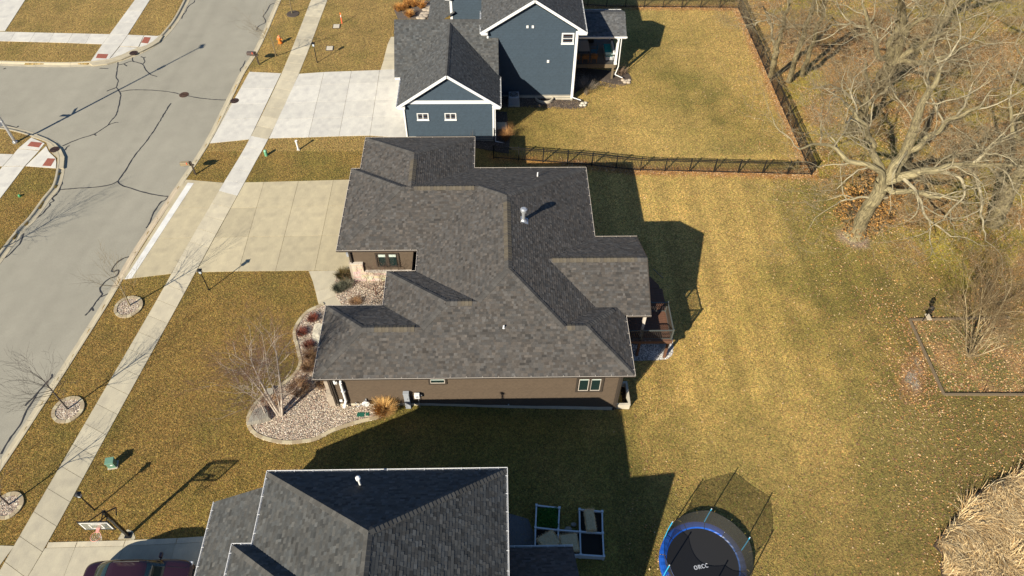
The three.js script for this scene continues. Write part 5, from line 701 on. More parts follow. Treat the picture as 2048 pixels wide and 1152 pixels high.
// ---------------------------------------------------------------- maroon car, seen from above
{
  const C = thing('parked_car', 'dark maroon suv parked on the driveway at the bottom', 'car', [-17.12, 0.03, -11.62], 0), paint = new THREE.MeshPhysicalMaterial({ color: COL(0.03, 0.006, 0.0095), roughness: 0.35, metalness: 0.25, clearcoat: 1, clearcoatRoughness: 0.06 });
  // outline rings: superellipse in plan at each level
  const ring = (x0, x1, hw, y, e, n = 40, nose = 0) => Array.from({ length: n }, (_, i) => { const a = i / n * Math.PI * 2, c = Math.cos(a), s = Math.sin(a), cx = (x0 + x1) / 2, px = Math.sign(c) * Math.pow(Math.abs(c), e) * (x1 - x0) / 2, pz = Math.sign(s) * Math.pow(Math.abs(s), e) * hw; return [cx + px, y + nose * Math.max(0, px / ((x1 - x0) / 2) - 0.35), pz]; });
  const loft = (rings, cap) => { const b = new Buf(), n = rings[0].length; for (let k = 0; k < rings.length - 1; k++) for (let i = 0; i < n; i++) { const j = (i + 1) % n; b.quad(rings[k][i], rings[k + 1][i], rings[k + 1][j], rings[k][j]); } if (cap) { const t = rings[rings.length - 1], c = [0, 1, 2].map((q) => t.reduce((s, p) => s + p[q], 0) / n); for (let i = 0; i < n; i++) b.tri(t[i], c, t[(i + 1) % n]); } const g = b.geo(); return smoothed(g); };
  const smoothed = (g) => { const p = g.attributes.position, m = new Map(), nn = g.attributes.normal; for (let i = 0; i < p.count; i++) { const k = [p.getX(i), p.getY(i), p.getZ(i)].map((v) => Math.round(v * 1000)).join(); const v = m.get(k) || V3(0, 0, 0); v.add(V3(nn.getX(i), nn.getY(i), nn.getZ(i))); m.set(k, v); } for (let i = 0; i < p.count; i++) { const k = [p.getX(i), p.getY(i), p.getZ(i)].map((v) => Math.round(v * 1000)).join(), v = m.get(k).clone().normalize(), o = V3(nn.getX(i), nn.getY(i), nn.getZ(i)); if (v.dot(o) > 0.6) nn.setXYZ(i, v.x, v.y, v.z); } return g; };
  part('body', [loft([ring(-2.48, 2.48, 0.93, 0.25, 0.34), ring(-2.55, 2.56, 0.985, 0.5, 0.32), ring(-2.55, 2.56, 0.99, 0.75, 0.32), ring(-2.52, 2.5, 0.96, 0.95, 0.33), ring(-2.45, 2.4, 0.90, 1.06, 0.36, 40, -0.12), ring(-2.3, 2.2, 0.78, 1.12, 0.4, 40, -0.1), ring(-1.6, 1.5, 0.4, 1.15, 0.6, 40, -0.06)], true)], paint, C);
  const lv = [[-2.02, 1.36, 0.90, 1.05], [-1.68, 1.08, 0.82, 1.30], [-1.26, 0.8, 0.745, 1.56], [-0.98, 0.62, 0.68, 1.68], [-0.78, 0.4, 0.55, 1.735], [-0.45, 0.1, 0.3, 1.75]].map(([a, b, c, y]) => ring(a, b, c, y, 0.36)); part('cabin', loft(lv, true), paint, C);
  const band = (i0, i1, f0, f1, off) => { const b = new Buf(), at = (i, f) => { const k = Math.min(2, Math.floor(f)), t = f - k, p = lv[k][(i + 40) % 40], q = lv[k + 1][(i + 40) % 40], cx = -0.3; const v = [lerp(p[0], q[0], t), lerp(p[1], q[1], t), lerp(p[2], q[2], t)], d = Math.hypot(v[0] - cx, v[2] * 2); return [v[0] + (v[0] - cx) / d * off, v[1] + off * 0.6, v[2] + v[2] * 2 / d * off]; }; const n = 6; for (let i = i0; i < i1; i++) for (let k = 0; k < n; k++) { const a = lerp(f0, f1, k / n), c = lerp(f0, f1, (k + 1) / n); b.quad(at(i, a), at(i, c), at(i + 1, c), at(i + 1, a)); } return smoothed(b.geo()); };
  part('windscreen', band(-6, 6, 0.25, 2.7, 0.012), M.glass, C); part('rear_window', band(14, 26, 0.45, 2.5, 0.012), M.glass, C); part('side_window', band(7, 13, 0.25, 2.3, 0.012), M.glass, C); part('side_window', band(27, 33, 0.25, 2.3, 0.012), M.glass, C);
  for (const s of [1, -1]) { const m = part('mirror', rbox(0.16, 0.17, 0.26, 0.05, 0.95, 1.14, s * 1.09), paint, C); part('mirror_arm', box(0.06, 0.05, 0.16, 0.97, 1.1, s * 0.96), M.black, m); part('headlight', rbox(0.34, 0.14, 0.3, 0.05, 2.30, 0.86, s * 0.72), mat([0.7, 0.72, 0.74], 0.1), C); part('tail_light', rbox(0.1, 0.26, 0.16, 0.04, -2.36, 0.84, s * 0.66), mat([0.25, 0.01, 0.01], 0.2), C); part('roof_rail', [bar(V3(-0.9, 1.72, s * 0.6), V3(0.3, 1.74, s * 0.6), 0.02)], M.black, C);
    for (const x of [-1.55, 1.6]) { const wl = part('wheel', new THREE.CylinderGeometry(0.37, 0.37, 0.24, 26).rotateX(Math.PI / 2).translate(x, 0.37, s * 0.87), M.black, C); part('rim', new THREE.CylinderGeometry(0.24, 0.24, 0.25, 18).rotateX(Math.PI / 2).translate(x, 0.37, s * 0.873), M.galv, wl); } }
  part('grille', rbox(0.1, 0.28, 1.1, 0.03, 2.53, 0.68, 0), M.black, C); part('bonnet_seam', [beam(V3(1.35, 1.125, 0.55), V3(2.3, 1.045, 0.5), 0.012, 0.012), beam(V3(1.35, 1.125, -0.55), V3(2.3, 1.045, -0.5), 0.012, 0.012)], M.black, C); part('wiper', [bar(V3(1.28, 1.1, 0.3), V3(1.0, 1.33, -0.25), 0.01), bar(V3(1.28, 1.1, -0.35), V3(1.05, 1.3, -0.72), 0.01)], M.black, C);
}
// ---------------------------------------------------------------- trampoline
{
  const cx = 10.12, cz = -12.42, gT = gy(10.1), R = 2.13, ym = 0.92, t = thing('trampoline', 'round trampoline with a blue pad and dark safety net', 'trampoline', [cx, gT, cz]);
  part('mat', cyl(1.82, 1.82, 0.012, 0, ym - 0.03, 0, 48), mat([0.012, 0.012, 0.014], 0.75), t);
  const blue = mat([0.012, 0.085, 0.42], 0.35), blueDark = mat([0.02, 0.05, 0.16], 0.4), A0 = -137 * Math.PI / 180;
  for (let k = 0; k < 12; k++) { const b = new Buf(), a0 = A0 + k * Math.PI / 6 + 0.008, a1 = A0 + (k + 1) * Math.PI / 6 - 0.008, n = 6, prof = [[1.78, ym - 0.005], [1.84, ym + 0.03], [1.98, ym + 0.045], [2.1, ym + 0.03], [2.16, ym - 0.03], [2.16, ym - 0.16]]; for (let i = 0; i < n; i++) for (let q = 0; q < prof.length - 1; q++) { const f = (a, p) => { const w = p[1] > ym ? 0.012 * Math.sin(a * 37) : 0; return [Math.cos(a) * p[0], p[1] + w, Math.sin(a) * p[0]]; }, u = lerp(a0, a1, i / n), v = lerp(a0, a1, (i + 1) / n); b.quad(f(u, prof[q]), f(u, prof[q + 1]), f(v, prof[q + 1]), f(v, prof[q])); } part('pad', b.geo(), k > 2 && k < 8 ? mat([0.03, 0.06, 0.16], 0.45) : blue, t); }  // right-hand pads painted darker, the dimming seen through the net put into their colour
  part('frame', new THREE.TorusGeometry(R, 0.025, 8, 60).rotateX(Math.PI / 2).translate(0, ym - 0.06, 0), M.galv, t);
  const pole = mat([0.03, 0.42, 0.72], 0.35), P = []; for (let k = 0; k < 6; k++) { const a = A0 + k * Math.PI / 3, x = Math.cos(a), z = Math.sin(a); P.push([a, x, z]); part('pole', [bar(V3(x * 2.19, 0.15, z * 2.19), V3(x * 2.19, 1.7, z * 2.19), 0.03, 0.03, 8), bar(V3(x * 2.19, 1.7, z * 2.19), V3(x * 2.16, 2.58, z * 2.16), 0.03, 0.03, 8)], pole, t); part('pole_cap', new THREE.SphereGeometry(0.04, 8, 6).translate(x * 2.16, 2.6, z * 2.16), M.galv, t); part('leg', [bar(V3(x * 2.12, 0, z * 2.12), V3(x * 2.12, ym - 0.05, z * 2.12), 0.025, 0.025, 8), bar(V3(x * 2.12, 0.02, z * 2.12), V3(Math.cos(a + 0.5) * 2.12, 0.02, Math.sin(a + 0.5) * 2.12), 0.02), bar(V3(Math.cos(a + 0.5) * 2.12, 0, Math.sin(a + 0.5) * 2.12), V3(Math.cos(a + 0.5) * 2.12, ym - 0.05, Math.sin(a + 0.5) * 2.12), 0.02)], M.galv, t); }
  const netM = new THREE.MeshStandardMaterial({ color: COL(0.045, 0.042, 0.037), roughness: 0.95, transparent: true, opacity: 0.5, side: THREE.DoubleSide });
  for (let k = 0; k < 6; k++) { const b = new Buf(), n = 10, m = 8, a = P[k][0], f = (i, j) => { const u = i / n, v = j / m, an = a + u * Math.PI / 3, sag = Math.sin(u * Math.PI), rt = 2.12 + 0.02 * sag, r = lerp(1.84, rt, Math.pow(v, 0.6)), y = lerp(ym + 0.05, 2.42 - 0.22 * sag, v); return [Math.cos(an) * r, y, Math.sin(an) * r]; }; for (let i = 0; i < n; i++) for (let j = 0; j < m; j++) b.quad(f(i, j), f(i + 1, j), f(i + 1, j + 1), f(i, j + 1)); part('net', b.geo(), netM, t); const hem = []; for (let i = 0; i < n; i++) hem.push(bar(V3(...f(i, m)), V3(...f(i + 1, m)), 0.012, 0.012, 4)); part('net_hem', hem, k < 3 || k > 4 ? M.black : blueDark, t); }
  const font = await new FontLoader().loadAsync('fonts/droid/droid_sans_bold.typeface.json'), tg = new TextGeometry('ORCC', { font, size: 0.2, depth: 0.004, curveSegments: 6 }); tg.computeBoundingBox(); const bb = tg.boundingBox; tg.translate(-(bb.max.x + bb.min.x) / 2, -(bb.max.y + bb.min.y) / 2, 0); tg.scale(1.02, 1, 1); tg.rotateX(-Math.PI / 2); tg.rotateY(0.17); const tp = AT(1402, 1133, gT + ym); tg.translate(tp.x - cx, ym - 0.016, tp.z - cz); part('lettering', tg, mat([0.75, 0.75, 0.75], 0.6), t);
}
// ---------------------------------------------------------------- raised garden beds
{
  const K = [[1.94, -15.46], [3.13, -15.33], [4.18, -15.26], [5.36, -15.16], [1.84, -14.28], [3.0, -14.16], [4.11, -14.09], [5.27, -14.02], [4.05, -12.91], [5.21, -12.84], [1.76, -12.95], [2.92, -12.9]].map(([x, z]) => [x * 1.0 + 0.0, z]), h = 0.46, B = thing('raised_garden_bed', 'u shaped raised garden bed with pale boards and posts in the shade', 'garden bed', [0, 0, 0]), g = (x) => gy(x), vinyl = mat([0.52, 0.56, 0.58], 0.5);
  const post = (i) => part('post', [box(0.1, h + 0.06, 0.1, K[i][0], g(K[i][0]) + h / 2, K[i][1]), box(0.12, 0.03, 0.12, K[i][0], g(K[i][0]) + h + 0.05, K[i][1])], vinyl, B); K.forEach((_, i) => post(i));
  const side = (a, b) => { for (const y of [0.1, 0.3]) part('board', beam(V3(K[a][0], g(K[a][0]) + y, K[a][1]), V3(K[b][0], g(K[b][0]) + y, K[b][1]), 0.045, 0.19), vinyl, B); part('top_rail', beam(V3(K[a][0], g(K[a][0]) + h - 0.02, K[a][1]), V3(K[b][0], g(K[b][0]) + h - 0.02, K[b][1]), 0.075, 0.045), vinyl, B); };
  [[0, 1], [0, 4], [1, 5], [4, 5], [5, 6], [2, 3], [2, 6], [3, 7], [6, 7], [6, 8], [7, 9], [8, 9], [4, 10], [5, 11], [10, 11], [11, 8]].forEach(([a, b]) => side(a, b));
  const soil = (ids, y) => part('soil', prism(ids.map((i) => K[i]), (x) => g(x) + y, 0.1), M.soil, B); soil([0, 1, 5, 4], 0.3); soil([2, 3, 7, 6], 0.28); soil([6, 7, 9, 8], 0.3); soil([4, 5, 11, 10], 0.27); soil([5, 6, 8, 11], 0.26);
}
// ================================================================ plants
const q0 = new THREE.Quaternion(), m0 = new THREE.Matrix4();
function scatter(name, geo, m, list, label, category, parent) {
  const im = new THREE.InstancedMesh(geo, m, list.length); list.forEach((o, i) => { m0.compose(o.p, o.q, typeof o.s === 'number' ? V3(o.s, o.s, o.s) : o.s); im.setMatrixAt(i, m0); im.setColorAt(i, o.c); }); im.name = parent ? name : numbered(name); (parent || scene).add(im); if (parent) im.userData.kind = 'stuff'; else tag(im, label, category, null, 'stuff'); return im;
}
const spin = (r, tilt) => new THREE.Quaternion().setFromEuler(new THREE.Euler((r() - 0.5) * 2 * tilt, r() * 6.283, (r() - 0.5) * 2 * tilt, 'YXZ'));
// branches as tapered tubes, all in one buffer
class Wood {
  constructor() { this.p = []; this.n = []; this.u = []; this.i = []; }
  tube(P, R) {
    const r0 = R[0], seg = r0 > 0.18 ? 10 : r0 > 0.07 ? 7 : r0 > 0.025 ? 5 : 3, base = this.p.length / 3; let ref = Math.abs(P[1].y - P[0].y) > 0.8 * P[0].distanceTo(P[1]) ? V3(1, 0, 0) : V3(0, 1, 0), run = 0;
    for (let k = 0; k < P.length; k++) { const d = P[Math.min(k + 1, P.length - 1)].clone().sub(P[Math.max(0, k - 1)]).normalize(), s = d.clone().cross(ref).normalize(), t = s.clone().cross(d); if (k) run += P[k].distanceTo(P[k - 1]); for (let j = 0; j <= seg; j++) { const a = j / seg * 6.2832, c = Math.cos(a), q = Math.sin(a), nx = s.x * c + t.x * q, ny = s.y * c + t.y * q, nz = s.z * c + t.z * q; this.p.push(P[k].x + nx * R[k], P[k].y + ny * R[k], P[k].z + nz * R[k]); this.n.push(nx, ny, nz); this.u.push(j / seg * Math.max(1, Math.round(r0 * 6)) * 0.5, run * 0.5); } }
    for (let k = 0; k < P.length - 1; k++) for (let j = 0; j < seg; j++) { const a = base + k * (seg + 1) + j, b = a + seg + 1; this.i.push(a, b, a + 1, a + 1, b, b + 1); }
  }
  geo() { const g = new THREE.BufferGeometry(); g.setAttribute('position', new THREE.Float32BufferAttribute(this.p, 3)); g.setAttribute('normal', new THREE.Float32BufferAttribute(this.n, 3)); g.setAttribute('uv', new THREE.Float32BufferAttribute(this.u, 2)); g.setIndex(this.i); return g; }
}
function grow(W, r, p, dir, len, rad, lev, o) {        // W: one Wood per level
  const n = lev < 2 ? 6 : lev < 4 ? 4 : 3, P = [p.clone()], R = [rad], d = dir.clone(), step = len / n; const kids = []; const end = rad * (lev >= o.max ? 0.45 : o.taper);
  for (let i = 1; i <= n; i++) { d.add(V3((r() - 0.5) * o.wob, (r() - 0.5) * o.wob + o.up * (lev ? 1 : 0.2), (r() - 0.5) * o.wob)).normalize(); const q = P[i - 1].clone().addScaledVector(d, step); P.push(q); R.push(lerp(rad, end, i / n)); kids.push([q, d.clone(), R[i]]); }
  W[Math.min(lev, W.length - 1)].tube(P, R); if (lev >= o.max) return;
  const num = o.num[lev] || 3; for (let k = 0; k < num; k++) { const f = k === 0 ? 1 : lerp(o.from, 1, (k - 0.5 + 0.7 * (r() - 0.5)) / num), ii = clamp(Math.ceil(f * n) - 1, 0, n - 1), [q, dd, rq] = kids[ii]; const ang = k === 0 ? 0.15 + 0.25 * r() : o.ang * (0.6 + 0.8 * r()), ax = V3(r() - 0.5, r() - 0.5, r() - 0.5).cross(dd).normalize(), nd = dd.clone().applyAxisAngle(ax, ang); if (nd.y < o.minY) nd.y = o.minY * r(); nd.normalize(); grow(W, r, q, nd, len * (k === 0 ? 0.78 : rr(r, o.shr[0], o.shr[1])), Math.max(o.thin, rq * (k === 0 ? 0.82 : rr(r, 0.42, 0.62))), lev + 1, o); }
}
function tree(name, label, group, pos, seed, limbs, o, mats, category = 'tree') {     // limbs: [[points], radius0, radius1, child count]
  const t = thing(name, label, category, [pos.x, pos.y, pos.z], 0, group), r = mul(seed), trunk = new Wood(), br = new Wood(), tw = new Wood();
  for (const [pts, r0, r1, num] of limbs) {
    const c = new THREE.CatmullRomCurve3(pts, false, 'centripetal'), N = pts.length * 6, P = c.getPoints(N).map((p, i) => (i && o.kink ? p.add(V3((vn(i * 0.33, r0 * 90, 3) - 0.5) * o.kink, (vn(i * 0.33, r0 * 90, 5) - 0.5) * o.kink, (vn(i * 0.33, r0 * 90, 7) - 0.5) * o.kink)) : p)), R = P.map((_, i) => lerp(r0, r1, i / N)); (r0 > 0.16 || name === 'street_tree' ? trunk : br).tube(P, R);
    for (let k = 0; k < num; k++) { const f = k === 0 ? 1 : lerp(0.28, 0.98, (k - 0.4) / num), i = Math.round(f * N), d = c.getTangent(Math.min(1, f)), ax = V3(r() - 0.5, r() - 0.5, r() - 0.5).cross(d).normalize(), nd = d.clone().applyAxisAngle(ax, k === 0 ? 0.2 : 0.5 + 0.6 * r()); if (nd.y < -0.1) nd.y *= 0.3; nd.normalize(); grow([br, br, tw], r, P[i], nd, o.len * (k === 0 ? 0.9 : rr(r, 0.65, 1.1)), Math.max(o.thin, Math.min(R[i] * 0.7, o.rad * rr(r, 0.7, 1.1))), o.start || 0, o); }
  }
  if (trunk.p.length) part('trunk', trunk.geo(), mats[0], t); const cr = part('branches', br.geo(), mats[1], t); if (tw.p.length) part('twigs', tw.geo(), mats[2], cr); return t;
}
const rel = (b, u, v, h) => AT(u, v, h).sub(b);
const OAK = { max: 4, num: [4, 4, 3, 2], taper: 0.45, wob: 0.8, up: 0.05, from: 0.2, ang: 0.9, shr: [0.42, 0.72], thin: 0.0105, minY: -0.4, len: 2.9, rad: 0.075, kink: 0.3 };
const woodMats = [M.bark, M.branchPale, M.twigPale];
{ // the great oak at the edge of the lawn
  const b = G(1708, 470); b.y = gy(b.x) - 0.1; const at = (u, v, h) => rel(b, u, v, h);
  const fork = at(1765, 362, 5.2), lo = at(1742, 408, 3.0);
  tree('oak_tree', 'largest bare oak whose thick trunk forks low beside the lawn', 'bare oaks beyond the lawn', b, 101, [
    [[V3(0, 0, 0), V3(0.02, 0.4, 0), lo, fork], 0.56, 0.42, 0], [[V3(0, -0.1, 0), V3(0.03, 0.9, 0.02)], 0.85, 0.5, 0],
    [[fork, at(1800, 320, 7), at(1826, 262, 9.5), at(1852, 200, 12), at(1880, 140, 14)], 0.44, 0.12, 7],
    [[fork, at(1760, 330, 6.5), at(1742, 290, 8), at(1722, 245, 9.8), at(1690, 205, 11)], 0.30, 0.09, 7],
    [[lo, at(1765, 350, 6.2), at(1700, 322, 7.2), at(1660, 290, 7.8), at(1600, 294, 8.2)], 0.24, 0.06, 6],
    [[fork, at(1810, 352, 6), at(1870, 338, 6.6), at(1940, 330, 7.2), at(2040, 332, 7.6)], 0.34, 0.10, 8],
    [[lo, at(1765, 382, 4.6), at(1800, 382, 4.9), at(1850, 392, 5.0), at(1880, 395, 5.2)], 0.26, 0.10, 4],
    [[at(1800, 352, 6), at(1836, 386, 5.4), at(1850, 430, 4.4), at(1900, 470, 3.4)], 0.13, 0.05, 4],
    [[at(1870, 338, 6.6), at(1915, 350, 6.4), at(1932, 380, 5.8), at(1900, 425, 4.8), at(1878, 445, 4.4)], 0.12, 0.05, 4],
    [[at(1940, 330, 7.2), at(1975, 300, 8.2), at(2010, 262, 9.5)], 0.14, 0.06, 4], [[at(1940, 330, 7.2), at(1965, 400, 5.5), at(1962, 450, 4.2), at(1970, 480, 3.4)], 0.11, 0.04, 3],
    [[at(1800, 320, 7), at(1850, 280, 9), at(1905, 240, 11), at(1960, 215, 12.5)], 0.22, 0.08, 6], [[at(1775, 395, 3.6), at(1700, 400, 3.6), at(1670, 404, 3.6)], 0.09, 0.04, 3],
  ], OAK, woodMats);
}
{ // second oak behind the fence corner
  const b = G(1760, 175); b.y = gy(b.x) - 0.1; const at = (u, v, h) => rel(b, u, v, h), f = at(1786, 122, 4.6);
  tree('oak_tree', 'broad bare oak with several thick upright limbs behind the largest oak', 'bare oaks beyond the lawn', b, 202, [
    [[V3(0, 0, 0), at(1770, 152, 2.2), f], 0.66, 0.52, 0], [[f, at(1806, 70, 7.5), at(1805, 30, 9.5), at(1800, -10, 12)], 0.46, 0.2, 7], [[f, at(1780, 90, 6.5), at(1790, 70, 7.5), at(1797, 40, 9)], 0.36, 0.18, 5],
    [[f, at(1825, 100, 6.2), at(1840, 95, 7), at(1880, 70, 9), at(1930, 40, 11)], 0.26, 0.08, 7], [[f, at(1755, 110, 6), at(1742, 60, 8), at(1725, 5, 10)], 0.24, 0.09, 7], [[at(1742, 60, 8), at(1720, 52, 8.3), at(1690, 48, 8.6), at(1655, 55, 8.6)], 0.13, 0.05, 4],
    [[at(1806, 70, 7.5), at(1850, 30, 10), at(1890, -10, 12)], 0.2, 0.08, 6], [[f, at(1850, 125, 6), at(1900, 110, 7), at(1960, 60, 8.5)], 0.2, 0.06, 6],
  ], OAK, woodMats);
}
{ // third oak, half out of the picture on the right
  const b = G(1985, 448); b.y = gy(b.x) - 0.1; const at = (u, v, h) => rel(b, u, v, h), f = at(2040, 345, 5.5);
  tree('oak_tree', 'bare oak at the right edge with a dark shadow along its trunk', 'bare oaks beyond the lawn', b, 303, [[[V3(0, 0, 0), at(2005, 410, 2), f], 0.55, 0.4, 0], [[f, at(2080, 270, 9), at(2110, 200, 12)], 0.3, 0.1, 8], [[f, at(2060, 320, 6.8), at(2030, 262, 9), at(2020, 200, 11)], 0.24, 0.08, 7], [[f, at(2100, 340, 6.5), at(2180, 320, 8)], 0.22, 0.08, 5], [[at(2020, 380, 3.8), at(1980, 330, 6), at(1950, 280, 7.5)], 0.16, 0.05, 5]], OAK, woodMats);
}
{ // slender trees at the fence
  const S = { ...OAK, max: 3, num: [5, 4, 3], len: 2.2, rad: 0.045 };
  const slim = (u, v, seed, label, tops, r0) => { const b = G(u, v); b.y = gy(b.x) - 0.1; const at = (a, c, h) => rel(b, a, c, h); return tree('slender_tree', label, 'slender bare trees along the fence', b, seed, tops(at).map(([p, a, c, n]) => [p, a, c, n]), S, [M.bark, M.branchPale, M.twig]); };
  slim(1541, 152, 11, 'pale slender tree just outside the fence forking low', (at) => [[[V3(0, 0, 0), at(1550, 118, 2.2), at(1552, 98, 3.4)], 0.27, 0.22, 0], [[at(1552, 98, 3.4), at(1562, 68, 5.2), at(1572, 30, 7.2), at(1580, -20, 9.5)], 0.22, 0.1, 7], [[at(1552, 98, 3.4), at(1547, 78, 4.6), at(1540, 40, 6.4), at(1525, 10, 8)], 0.13, 0.05, 7], [[at(1540, 40, 6.4), at(1520, 45, 6.5), at(1505, 50, 6.3)], 0.06, 0.03, 4]], 0.2);
  slim(1577, 163, 12, 'tall straight slender tree second from the fence', (at) => [[[V3(0, 0, 0), at(1595, 105, 3.4), at(1612, 55, 6.4), at(1632, -5, 10), at(1640, -40, 12)], 0.24, 0.12, 8], [[at(1612, 55, 6.4), at(1590, 50, 7), at(1570, 60, 7.2)], 0.07, 0.03, 4]], 0.2);
  slim(1604, 150, 13, 'greyish slender tree third from the fence', (at) => [[[V3(0, 0, 0), at(1618, 110, 2.6), at(1635, 60, 6), at(1652, 0, 9.5), at(1660, -30, 11)], 0.22, 0.1, 8]], 0.2);
  slim(1698, 266, 14, 'stout bare tree with a reddish grey trunk left of the largest oak', (at) => [[[V3(0, 0, 0), at(1712, 245, 1.8), at(1728, 215, 4)], 0.42, 0.3, 0], [[at(1728, 215, 4), at(1738, 180, 6), at(1730, 130, 8.4)], 0.22, 0.07, 7], [[at(1728, 215, 4), at(1700, 190, 5.5), at(1660, 165, 7)], 0.16, 0.05, 7], [[at(1728, 215, 4), at(1770, 180, 6), at(1800, 150, 8)], 0.16, 0.05, 6]], 0.3);
}
{ // more woodland towards and past the upper right corner: each tree its own seed or a turned copy
  const gen = (seed, label, x, z, h, sp) => { const b = V3(x, gy(x) - 0.1, z), r = mul(seed), L = [[[V3(0, 0, 0), V3(rr(r, -0.2, 0.2), h * 0.28, rr(r, -0.2, 0.2))], 0.42, 0.32, 0]]; const f = L[0][0][1]; for (let k = 0; k < 5; k++) { const a = k * 1.257 + r(), q = V3(Math.cos(a), 0, Math.sin(a)); L.push([[f, f.clone().addScaledVector(q, sp * 0.35).add(V3(0, h * 0.25, 0)), f.clone().addScaledVector(q, sp * (0.7 + 0.4 * r())).add(V3(0, h * (0.45 + 0.25 * r()), 0))], 0.24, 0.07, 6]); } return tree('woodland_tree', label, 'bare trees in the wood', b, seed + 1, L, { ...OAK, max: 3, num: [4, 3, 3], len: 2.7 }, [M.bark, M.branchPale, M.twig]); };
  const a = gen(501, 'bare woodland tree behind the oaks near the top edge', 42, -62, 12, 6.5), c = gen(507, 'bare spreading tree in the upper right corner of the wood', 47.5, -53, 12.5, 7);
  copyOf(c, [38.5, gy(38) - 0.1, -70], 2.1, 'bare tree cut by the top edge right of the fence corner', 0.95); copyOf(a, [52, gy(52) - 0.1, -64], 4.0, 'farthest bare tree in the corner of the wood', 1.1); copyOf(a, [43.5, gy(43) - 0.1, -45.5], 1.2, 'bare tree between the two oaks at the right edge', 0.9); copyOf(c, [30, gy(30) - 0.1, -72.5], 3.3, 'bare tree just past the far fence corner', 0.85);
}
{ // street trees with stone rings, staked in the verge
  const ST = { max: 3, num: [3, 3, 2], taper: 0.5, wob: 0.35, up: 0.05, from: 0.3, ang: 0.6, shr: [0.5, 0.75], thin: 0.005, minY: -0.2, len: 1.3, rad: 0.022, start: 0 };
  const st = (u, v, tu, tv, h, seed, label, num, mats, lean) => { const b = V3(0, 0, 0).copy(u.isVector3 ? u : G(u, v)); b.y = gy(b.x); const top = u.isVector3 ? V3(lean, h, 0.2) : rel(b, tu, tv, h); return tree('street_tree', label, 'young bare trees along the street', b, seed, [[[V3(0, 0, 0), top.clone().multiplyScalar(0.5).add(V3(0.03, 0, 0.02)), top], 0.055, 0.016, num]], ST, mats); };
  const dk = [M.twigDark, M.twigDark, M.twigDark], pl = [M.twigPale, M.twig, M.twig];
  st(260, 611, 234, 560, 3.0, 31, 'young bare tree in the upper stone ring on the verge', 9, [M.twigPale, M.twig, M.twig]); st(136, 819, 80, 753, 3.5, 32, 'young dark bare tree in the lower stone ring on the verge', 15, dk); st(19, 1010, -40, 955, 3.3, 33, 'young bare tree in the stone ring at the left edge', 7, dk);
  st(552, 112, 537, 60, 3.4, 34, 'thin young tree between the dark mailbox and hydrant', 8, pl); st(584, 27, 572, -30, 3.4, 35, 'thin young tree in the dark mulch ring by the street', 8, pl);
  st(V3(-34.6, 0, -32.5), 0, 0, 0, 4.2, 36, 'young bare tree at the left edge casting a shadow over the kerb', 20, dk, -0.2);
  struct('mulch_ring', cyl(0.62, 0.55, 0.06, G(586, 28).x, 0.0, G(586, 28).z, 20), M.mulch);
}
function ringBed(u, v, r, label) {
  const c = G(u, v), t = thing('stone_ring', label, 'edging', [c.x, 0, c.z], 0, 'stone rings round the street trees'), n = 18, b = (i) => { const a0 = i / n * 6.283, a1 = (i + 0.95) / n * 6.283, f = (a, q, y) => [Math.cos(a) * q, y, Math.sin(a) * q], w = 0.17 + 0.03 * hash(i, u, 4), y = 0.075 + 0.015 * hash(i, u, 8), B = new Buf(), s = 3; for (let k = 0; k < s; k++) { const p = lerp(a0, a1, k / s), q = lerp(a0, a1, (k + 1) / s), ro = r + 0.02 * hash(i, u, 2); B.quad(f(p, r - w, y), f(p, ro, y), f(q, ro, y), f(q, r - w, y)); B.quad(f(p, ro, -0.02), f(q, ro, -0.02), f(q, ro, y), f(p, ro, y)); B.quad(f(p, r - w, -0.02), f(p, r - w, y), f(q, r - w, y), f(q, r - w, -0.02)); } B.quad(f(a1, r - w, -0.02), f(a1, r - w, y), f(a1, r, y), f(a1, r, -0.02)); return B.geo(); };
  for (let i = 0; i < n; i++) part('edging_block', b(i), i % 3 ? M.edging : M.concWarm, t); return [c.x, c.z, r - 0.17];
}
const rings = [ringBed(257.5, 614.5, 0.86, 'pale concrete ring round the upper street tree'), ringBed(137, 820, 0.86, 'pale concrete ring round the lower dark street tree'), ringBed(17, 1012, 0.74, 'grey stone ring at the left edge of the verge')];
// ---------------------------------------------------------------- planted gravel beds
function gravelBed(polys, n, seed, palette, name, label) {
  const r = mul(seed), L = []; for (const [poly, share] of polys) { const xs = poly.map((p) => p[0]), zs = poly.map((p) => p[1]), x0 = Math.min(...xs), x1 = Math.max(...xs), z0 = Math.min(...zs), z1 = Math.max(...zs); let k = 0, guard = 0; while (k < n * share && guard++ < n * 12) { const x = rr(r, x0, x1), z = rr(r, z0, z1); if (!inPoly(x, z, poly)) continue; k++; const s = 0.016 + 0.026 * r() * r() + 0.006 * r(), c = palette[Math.floor(r() * palette.length)], w = 0.75 + 0.5 * r(); L.push({ p: V3(x, gy(x) + 0.028 + 0.012 * r(), z), q: spin(r, 0.6), s: V3(s * (0.9 + 0.5 * r()), s * 0.7, s), c: COL(c[0] * w, c[1] * w, c[2] * w) }); } }
  return scatter(name, new THREE.IcosahedronGeometry(1, 0), mat([1, 1, 1], 0.9), L, label, 'gravel');
}
const disc = ([x, z, r]) => Array.from({ length: 20 }, (_, i) => [x + Math.cos(i / 20 * 6.283) * r, z + Math.sin(i / 20 * 6.283) * r]);
const pinkish = [[0.55, 0.43, 0.33], [0.42, 0.30, 0.23], [0.64, 0.55, 0.42], [0.24, 0.19, 0.15], [0.78, 0.70, 0.58], [0.38, 0.25, 0.19], [0.12, 0.10, 0.085], [0.48, 0.39, 0.27], [0.32, 0.28, 0.23]];
const bedInner = bedMainPoly;
